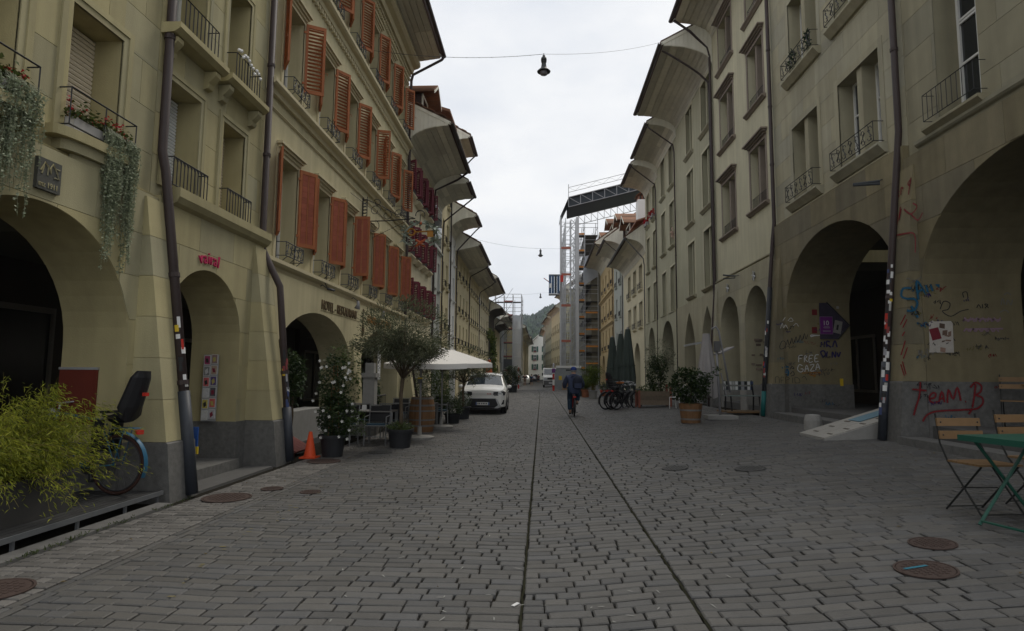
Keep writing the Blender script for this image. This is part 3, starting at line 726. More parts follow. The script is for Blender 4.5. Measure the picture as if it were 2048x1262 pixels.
        if tiles:
            sl = radians(pitch); tl = 0.26; tw = 0.19; tm = MB(); rows = min(26, int((rd+over)/cos(sl)/tl)); k = 0
            rng = random.Random(int(y0*10))
            for r in range(rows):
                d = d0-over-.14+r*tl*cos(sl); z = rz(d)+.12
                y = y0-.04-(tw/2 if r % 2 else 0)
                while y < y1:
                    j = rng.uniform(-.008, .008)
                    P = [(d, y+.004, z+.022+j), (d, y+tw-.004, z+.022+j), (d+tl*1.15*cos(sl), y+tw-.004, z+tl*1.15*sin(sl)+.004), (d+tl*1.15*cos(sl), y+.004, z+tl*1.15*sin(sl)+.004)]
                    V = [(h.s*a, b-h.o[1], c-h.o[2]) for a, b, c in P]; B = [(x, yy, zz-.024) for x, yy, zz in V]
                    fs = [(0,1,2,3), (0,4,5,1), (0,3,7,4), (1,5,6,2)]
                    tm.add(V+B, fs if h.s > 0 else [f[::-1] for f in fs]); y += tw
            h.part(tm, 'roof_tiles', TILE, roof, kind='stuff')
        gm = MB(); n = 10
        rr = .085; cz = ze+.10; cd = d0-over-.14
        pts = [(cd+rr*cos(a), cz+rr*sin(a)) for a in [pi+pi*i/n for i in range(n+1)]]+[(cd+rr*.8*cos(a), cz+rr*.8*sin(a)) for a in [2*pi-pi*i/n for i in range(n+1)]]
        h.prof_y(gm, pts, y0-.06, y1+.06); h.part(gm, 'gutter', gut)
        return dict(edge=(cd, cz))
    def pipe(h, y, pts, r=0.06, m=COPP, name='downpipe', rings=True):
        P = [h.P(yy if yy is not None else y, z, d) for d, z, yy in pts]
        mb = MB().tube(P, r, 10); o = h.part(mb, name, m, smooth=True)
        if rings:
            for a, b in zip(P, P[1:]):
                a, b = Vector(a), Vector(b); L = (b-a).length; k = int(L/1.9)
                for i in range(1, k+1):
                    c = a+(b-a)*(i/(k+1)); t = (b-a).normalized()*.03; h.part(MB().tube([c-t, c+t], r*1.18, 10), 'pipe_collar', m, o)
        return o
STK = [PWHITE, PWHITE, PWHITE, mat('sticker_pale', (.4,.4,.38)), mat('sticker_dark', (.05,.05,.06)), mat('sticker_black', (0.03, 0.03, 0.03)), mat('sticker_grey', (0.3, 0.3, 0.32)), mat('sticker_black', (0.03, 0.03, 0.03)), RED, mat('sticker_dusty_blue', (.05,.07,.16)), mat('sticker_dusty_red', (.22,.05,.05)), YEL]
def stickers(h, pipe, pts, r, z0, z1, n, rng, face):
    """small printed patches wrapped round the street and camera side of a pipe"""
    P = [Vector(h.P(y, z, d)) for d, z, y in pts]
    for k in range(n):
        z = z0+(z1-z0)*(k+rng.uniform(.1, .9))/n; zl = z-h.o[2]
        for a, b in zip(P, P[1:]):
            lo, hi = sorted((a.z, b.z))
            if lo <= zl <= hi: c = a+(b-a)*((zl-a.z)/(b.z-a.z)); ax = (b-a).normalized(); ax = ax if ax.z > 0 else -ax; break
        else: continue
        hh = rng.uniform(.03, .075); w = rng.uniform(.5, 1.0); a0 = face+rng.uniform(-.7, .7); mb = MB(); vs = []
        u = Vector((1, 0, 0)); u = (u-ax*u.dot(ax)).normalized(); v = ax.cross(u)
        for i in range(6):
            a = a0-w/2+w*i/5; e = (u*cos(a)+v*sin(a))*(r+.0035+.0004*(k % 4)); vs += [c+e-ax*hh, c+e+ax*hh]
        mb.add(vs, [(2*i, 2*i+2, 2*i+3, 2*i+1) for i in range(5)])
        mb.build('sticker', rng.choice(STK), pipe)

def houses_left():
    rng = random.Random(11); S = -1; XF = -5.35
    # ---------------- house with the wide arch at the left edge
    h = House('olive sandstone house with hanging silver plants and a wide dark arch, nearest on the left', S, XF, 2.2, 7.72, 0, 13, PL_L)
    wins = [(6.2, 7.03, 4.25, 5.8), (4.72, 5.55, 4.25, 5.8), (6.2, 7.03, 7.0, 8.7), (4.72, 5.55, 7.0, 8.7), (3.2, 4.0, 4.25, 5.8)]
    h.wall(3.95, 13, wins, blocks=(0.62, 1.3), bm=PL_L2); ar = [(5.85, 1.45, 1.95, 3.36)]; ar.append((2.6, 1.2, 1.95, 3.3))
    h.arcade(0, 3.95, ar, -0.15, 0.85, blocks=(0.56, 1.1), bm=PL_L2); h.piers(0, 0.72, ar, -0.15, 0.85)
    h.buttress(7.42, 7.98, 0, 3.9, -0.76, -0.18, 0.72, bm=PL_L2); h.band(3.95, 0.07, 0.06)
    h.arcade_room(0.12, 3.7, 0.7, 2.7); h.body(0, 13, 8, 2.9)
    for w in wins:
        o = h.window(*w, d=0.42, cols=1, rows=()); h.surround(*w, w=.16, out=.03, m=PL_L2, steps=2)
        if w[2] < 5:
            m = MB(); n = 26; 
            for i in range(n):
                z = w[2]+.02+(w[3]-w[2]-.03)*i/n; zz = z+(w[3]-w[2]-.03)/n
                h.prof_y(m, [(.405, z), (.37, z+.004), (.36, z+(zz-z)*.5), (.38, zz-.004), (.405, zz)][::-1], w[0]+.01, w[1]-.01)
            h.part(m, 'roller_shutter', ROLL, kind=None)
            yc = (w[0]+w[1])/2; m = MB(); N = 12
            for lev, (zb_, zt_, sc_) in enumerate(((4.14, 4.25, 1.0), (4.02, 4.139, .8), (3.93, 4.019, .55))):
                pts = [(yc-.68*sc_*cos(pi*i/N), -.02-(.10+.14*sin(pi*i/N))*sc_) for i in range(N+1)]+[(yc+.68*sc_, .05), (yc-.68*sc_, .05)]
                m.prism(pts, lambda a, b, z: (h.s*b, a-h.o[1], z-h.o[2]), zb_, zt_)
            h.part(m, 'balcony_slab', PL_L2)
            h.rail(yc-.53, yc+.53, 4.30, 4.72, dep=.17, pitch=.55)
    for i, (w, ln) in enumerate(((wins[0], .92), (wins[1], .85))): flower_trough(h, w, ln, rng, i)
    m = MB(); h.box(m, -.19, -.14, 5.72, 6.02, 3.47, 3.80); pl = h.part(m, 'relief_plaque', mat('plaque_stone', (0.085, 0.085, 0.075), .9, .3, 12, .5, 40))
    m = MB()
    for q in ([(5.75, 3.66), (5.80, 3.76), (5.86, 3.70), (5.90, 3.77), (5.97, 3.68)], [(5.77, 3.63), (5.79, 3.72)], [(5.84, 3.63), (5.84, 3.73), (5.88, 3.66), (5.88, 3.73)], [(5.93, 3.63), (5.99, 3.63), (5.93, 3.73), (5.99, 3.73)]):
        m.tube([h.P(a, b, -.193) for a, b in q], .009, 4)
    h.part(m, 'relief_lines', PL_L2, pl)
    put_text('plaque_number', 'mz 1911', .085, PL_L2, pl, (-5.158, 5.735, 3.50), (0, 1, 0), (0, 0, 1), h.o, .006, .85)
    # dark interior: shelving in the vault
    m = MB()
    for z in (.35, .75, 1.15, 1.55): h.box(m, 2.25, 2.6, 4.2, 7.5, z, z+.03)
    for y in (4.2, 5.3, 6.4, 7.47): h.box(m, 2.24, 2.61, y, y+.03, .12, 1.6)
    sh = h.part(m, 'shelving', mat('dark_wood', (0.05, 0.03, 0.02)))
    m = MB()
    for z in (.38, .78, 1.18):
        y = 4.3
        while y < 7.4:
            w_ = rng.uniform(.05, .18); h.box(m, 2.27, 2.45, y, y+w_, z, z+rng.uniform(.14, .3)); y += w_+rng.uniform(.0, .08)
    h.part(m, 'shop_goods', mat('shop_goods', (0.24, 0.13, 0.07), .7, .3, 9, island=.8, col2=(.10,.10,.12)), sh, kind='stuff')
    m = MB(); h.box(m, 2.2, 2.66, 4.0, 7.6, 1.85, 3.2); h.part(m, 'shop_fascia', mat('ochre_fascia', (0.42, 0.22, 0.07), .8))
    m = MB(); h.box(m, .695, .70, 6.93, 7.38, .84, 1.55); m2 = MB(); h.box(m2, .2, .69, 7.272, 7.294, .95, 1.62)
    bd = h.part(m2, 'notice_board', mat('red_board', (0.13, 0.022, 0.012), .6)); m3 = MB(); h.box(m3, .19, .70, 7.265, 7.297, 1.62, 1.65); h.part(m3, 'frame', STEEL, bd)
    pts = [(-.09, 12.9, None), (-.09, 4.65, None), (-.16, 4.35, None), (-.80, .02, None)]
    p = h.pipe(7.80, pts[:4], .062); 
    c = MB().tube([h.P(7.80, .02, -.80), h.P(7.80, 1.35, -.605)], .078, 12); h.part(c, 'cast_iron_foot', CAST, smooth=True)
    stickers(h, p, [(d, z, 7.80) for d, z, _ in pts], .062, 1.4, 2.3, 9, rng, -.9)
    # ---------------- narrow house with the small arch
    h = House('narrow olive sandstone house with round arch and pink lettering above it', S, XF, 7.73, 10.86, 0, 13, PL_L)
    w1 = [(8.0, 8.78, 4.2, 5.8), (9.45, 10.18, 4.2, 5.8)]; w2 = [(8.0, 8.78, 6.5, 8.3), (9.45, 10.18, 6.5, 8.3)]; w3 = [(8.0, 8.78, 9.3, 11), (9.45, 10.18, 9.3, 11)]
    h.wall(4.0, 13, w1+w2+w3, blocks=(0.62, 1.2), bm=PL_L2); ar = [(9.05, 1.05, 2.13, 3.18)]
    h.arcade(0, 4.0, ar, -0.15, 0.85, blocks=(0.57, 1.0), bm=PL_L2); h.piers(0, .77, ar, -.15, .85)
    h.buttress(10.42, 10.99, 0, 3.9, -0.76, -0.18, 0.77, bm=PL_L2)
    h.arcade_room(.33, 3.5, .7, 3.6, fd=.502); h.body(0, 13, 8, 3.8)
    m = MB(); h.prof_y(m, [(-.02, 3.86), (-.22, 3.98), (-.27, 4.06), (-.27, 4.19), (.0, 4.20)][::-1], 7.98, 10.86); h.part(m, 'string_course', PL_L2)
    for i, w in enumerate(w1):
        h.window(*w, d=.42, cols=1, rows=()); h.surround(*w, w=.14, out=.03, m=PL_L2)
        m = MB(); n = 30
        for k in range(n):
            z = w[2]+.02+(w[3]-w[2]-.03)*k/n; zz = z+(w[3]-w[2]-.03)/n
            h.prof_y(m, [(.405, z), (.37, z+.004), (.36, z+(zz-z)*.5), (.38, zz-.004), (.405, zz)][::-1], w[0]+.01, w[1]-.01)
        h.part(m, 'roller_shutter', ROLLW if i == 0 else ROLL); h.rail(w[0]-.04, w[1]+.04, 4.23, 4.63, dep=.16, pitch=.085, style='arches')
    for i, w in enumerate(w2):
        h.window(*w, d=.42, cols=2, rows=(.6,)); h.surround(*w, w=.14, out=.03, m=PL_L2)
        yc = (w[0]+w[1])/2; m = MB(); h.prof_y(m, [(.02, 6.34), (-.20, 6.36), (-.28, 6.42), (-.28, 6.50), (.02, 6.50)][::-1], yc-.66, yc+.66); h.part(m, 'balcony_slab', PL_L2)
        for q in (-.5, .5):
            m = MB(); h.prof_y(m, [(.0, 6.05), (-.08, 6.07), (-.11, 6.13), (-.08, 6.15), (-.13, 6.20), (-.19, 6.27), (-.19, 6.335), (0, 6.335)][::-1], yc+q-.07, yc+q+.07); h.part(m, 'bracket', PL_L2)
        h.rail(w[0]-.05, w[1]+.05, 6.53, 6.98, dep=.2, pitch=.09)
        if i:
            m = MB()
            for k in range(12): m.ball(h.P(9.42+.07*k, 7.0+rng.uniform(-.12, .08), -.22), .032, 8, 6)
            h.part(m, 'string_lights', mat('white_globes', (.75, .75, .74), .3), smooth=True, kind='stuff')
    for w in w3: h.window(*w, d=.42); h.surround(*w, w=.14, out=.03, m=PL_L2)
    pk = mat('pink_letters', (0.45, 0.03, 0.10), .5)
    # the word over the arch follows its curve
    word = 'vairal'; Wd = [.115, .118, .06, .085, .118, .06]; a = .0
    R = 1.33; tot = sum(Wd); th = pi/2+tot/2/R+.03; sg = None
    holder = MB(); h.box(holder, -.168, -.152, 9.02, 9.04, 3.30, 3.31); sg = h.part(holder, 'shop_lettering', pk)
    for chx, wd in zip(word, Wd):
        yy, zz = 9.05+R*-cos(th)*-1, 1.95+R*sin(th); ux = (0, sin(th), -cos(th)); uy = (0, cos(th), sin(th))
        put_text('letter', chx, .27, pk, sg, (XF+.162, yy, zz), ux, uy, h.o, .012, .85); th -= wd/R
    # postcards on the far jamb of the arch
    t = thing('card_rack', 'narrow rack of coloured art cards hanging in the round arch beside the granite plinth', 'card rack', (-5.62, 9.98, .78))
    cols = [(.3,.05,.12), (.25,.17,.16), (.2,.2,.2), (.35,.27,.2), (.5,.12,.12), (.09,.06,.18), (.5,.5,.5), (.08,.08,.09), (.45,.38,.1), (.5,.12,.1), (.5,.5,.48), (.42,.42,.44)]
    MB().box(-.13, .13, .0, .012, 0, 1.12).build('rack_panel', STEEL, t)
    for k, c in enumerate(cols):
        cx = -.115 if k % 2 == 0 else .01; z = .95-(k//2)*.185+(.02 if k % 2 else 0)
        cd = MB().box(cx, cx+.105, -.008, -.001, z, z+.155).build('card', PWHITE, t)
        MB().box(cx+.005, cx+.100, -.0095, -.0082, z+.006, z+.149).build('print', mat('print_%d' % k, c, .6, .4, 30), cd)
        MB().obox((cx+.05, -.0105, z+.07), (.022, 0, .01*(k % 3)), (0, .0004, 0), (-.008, 0, .035)).build('print_figure', mat('figure_%d' % (k % 4), [(.03,.03,.03), (.4,.35,.1), (.5,.5,.5), (.2,.02,.04)][k % 4], .6), cd)
    # stone step in the arch
    m = MB(); h.box(m, -.28, .5, 8.05, 10.05, -.1, .165); h.part(m, 'stone_step', GRAN)
    m = MB(); h.box(m, -.75, -.29, 8.0, 10.3, -.1, .008); h.part(m, 'threshold_slab', FLAG)
    m = MB(); h.box(m, -.79, -.775, 7.93, 7.99, .52, .78); 
    ns = h.part(MB().box(*[v for p in zip(h.P(8.03, .60, -.70), h.P(8.05, .86, -.60)) for v in p]), 'parking_notice', BLUE); h.part(MB().box(*[v for p in zip(h.P(8.03, .50, -.71), h.P(8.051, .597, -.61)) for v in p]), 'yellow_plate', YEL, ns)
    pts = [(-.09, 12.9, None), (-.09, 3.95, None), (-.20, 3.72, None), (-.47, 3.2, None), (-.80, .02, None)]
    p = h.pipe(10.86, pts, .062)
    c = MB().tube([h.P(10.86, .02, -.80), h.P(10.86, .98, -.70)], .08, 12); h.part(c, 'cast_iron_foot', CAST, smooth=True)
    stickers(h, p, [(d, z, 10.86) for d, z, _ in pts], .062, .95, 2.0, 14, rng, -.9)
    # ---------------- the hotel
    h = House('long olive plastered hotel with orange red shutters and lettering over its arcade', S, XF, 10.87, 22.75, 0, 14.2, PL_H)
    C = [12.07, 14.05, 15.98, 17.92, 19.81, 21.65]; op = .475
    R1 = [(c-op, c+op, 3.88, 6.02) for c in C]; R2 = [(c-op, c+op, 7.36, 9.4) for c in C]; R3 = [(c-op, c+op, 10.66, 12.68) for c in C]
    h.wall(3.59, 14.2, R1+R2+R3); ar = [(13.85, 2.45, 1.6, 3.0), (19.35, 2.3, 1.6, 3.0)]
    h.arcade(0, 3.59, ar, -.12, .85); h.piers(0, .5, ar, -.12, .85, m=GRAN)
    h.buttress(16.35, 17.0, 0, 2.6, -.30, -.14, .6); h.buttress(22.3, 22.95, 0, 3.3, -.7, -.16, .6)
    h.arcade_room(.1, 3.3, .75, 4.2); h.body(0, 14.2, 7, 4.4)
    h.band(3.59, .27, .2, m=ST_H); h.band(6.80, .05, .04, m=ST_H); h.band(7.09, .25, .2, m=ST_H); h.band(10.32, .32, .24, m=ST_H)
    h.dentils(10.2, .12, .07, .16, .08, m=ST_H); h.dentils(13.25, .12, .06, .15, .075, m=ST_H); h.dentils(13.42, .09, .09, .15, .075, m=ST_H); h.band(13.55, .5, .45, m=ST_H)
    h.eave(14.05, 1.25, 14.22, curve=False, boards=6, rd=3, split=6, pitch=32)
    th = {0: ((30, 36), (34, 62), (40, 40)), 1: ((27, 38), (26, 36), (28, 40)), 2: ((30, 88), (26, 42), (30, 38)), 3: ((34, 44), (28, 75), (28, 36)), 4: ((30, 34), (26, 38), (30, 40)), 5: ((32, 46), (28, 44), (30, 40))}
    for ri, RR in enumerate((R1, R2, R3)):
        for k, w in enumerate(RR):
            h.window(*w, d=.34, cols=2, rows=(.55,)); h.surround(*w, w=.13, out=.025, m=ST_H); h.hood(w[0], w[1], w[3]+.08, m=ST_H, dep=.13, side=.16, hh=.17)
            h.sill(w[0], w[1], w[2], dep=.08, hh=.1, m=ST_H); a, b = th[k][ri]
            z0, z1 = w[2]+.46, w[3]+.03
            mt = SHUTP if ri == 0 else SHUT
            h.shutter(w[0]-.03, z0, z1, .43, a, -1, louver=ri > 0, m=SHUT, fm=mt); h.shutter(w[1]+.03, z0, z1, .43, b, 1, louver=ri > 0, m=SHUT, fm=mt)
            h.rail(w[0]+.06, w[1]-.02, w[2]+.08, w[2]+.36, dep=.2, style='flower', pitch=.8, m=IRONG)
    LET = mat('bronze_letters', (0.10, 0.065, 0.03), .5); GLD = mat('gold_letters', (0.30, 0.13, 0.025), .5)
    base = MB(); h.box(base, -.128, -.12, 13.86, 17.9, 3.085, 3.09); sg = h.part(base, 'wall_lettering', LET)
    put_text('letters', 'HOTEL - RESTAURANT', .335, LET, sg, (XF+.132, 13.9, 3.12), (0, 1, 0), (0, 0, 1), h.o, .012, .80, 1.0)
    put_text('letters', 'GOLDENER SCHLÜSSEL', .335, GLD, sg, (XF+.132, 17.68, 3.12), (0, 1, 0), (0, 0, 1), h.o, .012, .80, 1.0)
    k = MB(); k.tube([h.P(17.2, 3.0, -.14), h.P(17.2, 3.48, -.14)], .016, 6).lathe([(.0, -.05), (.045, .05), (.05, .16), (.025, .30), (0.0, .32)], h.P(17.2, 2.72, -.14), 10).box(*[v for p in zip(h.P(17.2, 3.36, -.15), h.P(17.31, 3.46, -.13)) for v in p])
    h.part(k, 'key_emblem', LET, sg)
    for i, (yy, lb) in enumerate(((13.6, 'black'), (15.9, 'silver'), (18.55, 'silver'))):
        m = MB(); p0 = Vector(h.P(yy, 3.62, -.2)); p1 = p0+Vector((.16, .05, -.06)); m.tube([p0, p0+Vector((.05, 0, .03)), p1], .012, 6)
        sp = h.part(m, 'spotlight', IRON); q = MB()
        if i == 0: q.tube([p1, p1+Vector((.02, .36, .02))], [.03, .03], 8).tube([p1+Vector((0,-.05,.02)), p1+Vector((.03,-.28,.1))], .012, 6)
        else: q.tube([p1, p1+Vector((.0, .03, -.10)), p1+Vector((-.03, .05, -.2))], [.035, .045, .085], 12)
        h.part(q, 'lamp_head', IRON if i == 0 else ALU, sp, smooth=True)
    m = MB(); a = h.P(22.2, 14.15, -1.42)
    h.pipe(22.78, [(-1.38, 14.2, 22.7), (-1.30, 14.12, 22.72), (-.15, 13.55, None), (-.09, 13.3, None), (-.09, 3.5, None), (-.75, 0.02, None)], .055)
    # low wall and cellar hatch under the first hotel arch
    m = MB(); h.box(m, -.05, .45, 11.42, 14.6, -.05, .78); h.part(m, 'parapet_wall', CONC)
    hatch = thing('cellar_hatch', 'weathered red cellar hatch leaning under the first hotel arch behind the cone', 'hatch', (-4.98, 11.95, 0))
    m = MB()
    for k in range(5): m.obox((0, -.3+.16*k, .2), (.24, 0, -.13), (0, .077, 0), (.008, 0, .015)).build('plank', mat('faded_red_wood', (.13, .035, .03), .8, .3, 8, island=.2), hatch); m = MB()
    # ---------------- cream house with purple shutters and deep cove
    h = House('cream house with dark purple shutters under a deep curved wooden eave', S, XF, 22.76, 28.5, 0, 11.2, PL_4)
    cs = [23.45, 24.75, 26.05, 27.35]; rows = [(4.1, 5.35), (6.35, 7.6), (8.85, 10.1)]
    W = [(c-.34, c+.34, a, b) for c in cs for a, b in rows]; h.wall(3.3, 11.3, W); ar = [(25.6, 2.1, 1.6, 2.9)]
    h.arcade(0, 3.3, ar, -.1, .8); h.arcade_room(.1, 3.0, .7, 4); h.body(0, 11.2, 3.4, 4.2)
    for w in W:
        h.window(*w, d=.25); h.sill(w[0], w[1], w[2], dep=.22, hh=.2, m=PL_4, side=.08)
        h.shutter(w[0]-.02, w[2]+.05, w[3], .36, 62, -1, m=SHUTD, n=14); h.shutter(w[1]+.02, w[2]+.05, w[3], .36, 62, 1, m=SHUTD, n=14)
        h.rail(w[0], w[1], w[2]+.05, w[2]+.2, dep=.18, style='flower', pitch=.5, m=IRONG)
    h.eave(10.65, 1.62, 11.42, boards=10, tiles=True, rd=3.8, pitch=27, split=2)
    h.pipe(28.5, [(-1.7, 11.4, 28.3), (-1.2, 11.1, 28.45), (-.12, 10.6, None), (-.09, 10.2, None), (-.09, 0.05, None)], .05)
    dormer(h, 23.7, -.45, 12.45, 1.1, 1.0, rng); dormer(h, 26.2, -.75, 12.75, 1.7, .6, rng, flat=True)
    # ---------------- the rest of the left row
    def simple(label, y0, y1, wall, rows, n, eave, fr=WFR, shut=None, sillm=None, rails=None, over=1.4, zw=None, arch=True, cols=2, gl=GLASS, tiles=False, curve=True, soff=SOFF, ww=.62, zband=3.1, hoodm=None, pipe=COPP, d=.25):
        h = House(label, S, XF, y0, y1, 0, eave, wall); L = y1-y0; cs = [y0+L*(i+.5)/n for i in range(n)]
        W = [(c-ww/2, c+ww/2, a, b) for c in cs for a, b in rows]; zw = zw or eave-.7
        h.wall(zband, eave-.05, W); ar = [(y0+L/2, min(L*.40, 1.9), 1.6, 2.8)] if arch else []
        h.arcade(0, zband, ar, -.1, .8); h.arcade_room(.1, 2.95, .7, 3.5); h.body(0, eave, 3, 3.7)
        for w in W:
            h.window(*w, d=d, fr=fr, cols=cols, gl=gl); h.sill(w[0], w[1], w[2], dep=.12, hh=.13, m=sillm or wall)
            if shut:
                h.shutter(w[0]-.02, w[2]+.03, w[3], .3, 60, -1, m=shut, n=12); h.shutter(w[1]+.02, w[2]+.03, w[3], .3, 60, 1, m=shut, n=12)
            if rails: h.rail(w[0], w[1], w[2]+.04, w[2]+.34, dep=.16, style=rails, pitch=.1, m=IRON)
        h.eave(zw, over, eave, boards=7, sep=False, tiles=tiles, curve=curve, rd=3, pitch=30, soff=soff)
        h.pipe(y1-.02, [(-over-.1, eave, y1-.15), (-.9*over, eave-.2, y1-.1), (-.15, zw-.5, None), (-.09, zw-.8, None), (-.09, .05, None)], .038, m=pipe)
        return h
    h = simple('narrow pale grey house with tall glazed bay below its eave', 28.51, 31.1, PL_5, [(3.9, 5.2), (5.9, 7.3)], 2, 10.95, ww=.55, over=1.62, zw=10.2)
    gw = MB(); h.box(gw, -.06, .0, 28.75, 30.85, 8.0, 10.1); bay = h.part(gw, 'glazed_bay', WFR); 
    for i in range(4): q = 28.82+i*.5; g = MB(); h.box(g, -.075, -.062, q, q+.42, 8.1, 10.0); h.part(g, 'pane', GLASSB, bay)
    h.band(7.75, .16, .14, m=PL_5); h.band(3.4, .16, .14, m=PL_5)
    simple('tall straw coloured house with iron window rails, second past the purple shutters', 31.11, 33.9, PL_Y, [(4.0, 5.3), (6.3, 7.7), (8.7, 10.0), (11.0, 12.3)], 2, 14.3, rails='bars', over=1.35, zw=13.5, shut=None, tiles=True, ww=.6)
    simple('slim white house squeezed between two straw coloured houses', 33.91, 36.4, PL_W, [(3.9, 5.1), (6.0, 7.4), (8.2, 9.4)], 2, 10.7, over=1.42, zw=9.8, ww=.55, tiles=True)
    simple('straw coloured house with four narrow windows a floor under a flat eave', 36.41, 43.2, PL_Y, [(3.5, 4.8), (5.5, 6.8), (7.7, 8.95)], 4, 9.55, over=1.42, zw=9.25, rails='bars', ww=.6, tiles=True, curve=False)
    hb = simple('straw coloured house with iron window rails and a blue and white cloth at one window', 43.21, 50.2, PL_Y, [(3.5, 4.8), (5.4, 6.8), (7.6, 8.8)], 5, 9.35, over=1.25, zw=9.05, rails='bars', ww=.55, curve=False)
    m = MB(); m.add([h_ for h_ in (hb.P(49.0, 8.0, -.2), hb.P(49.5, 8.0, -.2), hb.P(49.5, 7.35, -.24), hb.P(49.0, 7.35, -.24))], [(0,1,2,3)]); hb.part(m, 'hung_cloth', BLUE)
    m = MB(); m.add([h_ for h_ in (hb.P(49.15, 7.9, -.225), hb.P(49.35, 7.9, -.225), hb.P(49.35, 7.45, -.245), hb.P(49.15, 7.45, -.245))], [(0,1,2,3)]); hb.part(m, 'hung_cloth', PWHITE)
    hg = simple('cream house with greenery at its window rails, last before the dark eaves', 50.21, 60.0, PL_4, [(3.4, 4.7), (5.4, 6.7), (7.6, 8.8)], 6, 9.75, over=1.45, zw=9.4, rails='bars', ww=.6, pipe=ZINC, curve=False)
    m = MB(); leaves(m, [hg.P(58.2+rng.gauss(0, .5), 5.5+rng.gauss(0, .28), -.25+rng.gauss(0, .12)) for _ in range(260)], .22, rng, asp=.6); hg.part(m, 'rail_greenery', leafmat('rail_leaf', (.05, .08, .015), (.17, .2, .04)))
    simple('low dark timbered house with a broad jutting eave before the scaffold', 60.01, 67.0, mat('dark_timber', (0.07, 0.06, 0.05), .8), [(3.4, 4.6), (5.4, 6.6)], 4, 8.3, over=1.15, zw=7.7, soff=MATS['dark_timber'])
    simple('low dark house half hidden behind the netted scaffold', 67.01, 76.0, PL_Y, [(3.4, 4.6)], 4, 7.3, over=1.0, zw=6.8, soff=MATS['dark_timber'])
    simple('grey house behind the netted scaffold on the left', 76.01, 90.0, PL_B, [(3.4, 4.8), (5.6, 7.0)], 6, 9.0, over=1.0, zw=8.4)

def dormer(h, yc, d0, z0, w, ht, rng, flat=False):
    """a roof dormer with its own tiled roof, white cheeks and a dark opening"""
    m = MB(); dd = 2.2
    h.box(m, d0, d0+dd, yc-w/2, yc+w/2, z0-1.0, z0+ht*.5); o = h.part(m, 'dormer', mat('dark_timber2', (0.06, 0.035, 0.03), .8))
    m = MB(); h.box(m, d0-.03, d0-.004, yc-w/2+.15, yc+w/2-.15, z0-.25, z0+ht*.42); h.part(m, 'dormer_window', GLASS, o)
    m = MB()
    for q in (-1, 1): h.box(m, d0-.05, d0+.02, yc+q*(w/2-.05)-.05, yc+q*(w/2-.05)+.05, z0-.6, z0+ht*.5)
    h.box(m, d0-.052, d0+.018, yc-w/2+.101, yc+w/2-.101, z0+ht*.42, z0+ht*.5); h.part(m, 'frame', GABLE, o)
    m = MB()
    if flat:
        pts = [(d0-.55, z0+ht*.5), (d0+dd, z0+ht*.5+.9), (d0+dd, z0+ht*.5+1.02), (d0-.55, z0+ht*.5+.12)]; h.prof_y(m, pts[::-1], yc-w/2-.25, yc+w/2+.25)
    else:
        for q in (-1, 1):
            n = 5
            for i in range(n):
                a, b = i/n, (i+1)/n; y_a, y_b = yc+q*(w/2+.3)*(1-a), yc+q*(w/2+.3)*(1-b)
                za, zb = z0+ht*.42+ht*.6*a, z0+ht*.42+ht*.6*b
                P = [(y_a, za+.03), (y_b, zb), (y_b, zb+.09), (y_a, za+.12)]
                m.prism(P if q < 0 else P[::-1], h.P, d0-.55, d0+dd)
    h.part(m, 'dormer_roof', TILE, o)
    if not flat:
        m = MB()
        for q in (-1, 1):
            P = [(yc+q*(w/2+.3), z0+ht*.36), (yc, z0+ht*.98), (yc, z0+ht*1.06), (yc+q*(w/2+.3), z0+ht*.46)]
            m.prism(P if q < 0 else P[::-1], h.P, d0-.585, d0-.56)
        h.part(m, 'barge_board', GABLE, o)

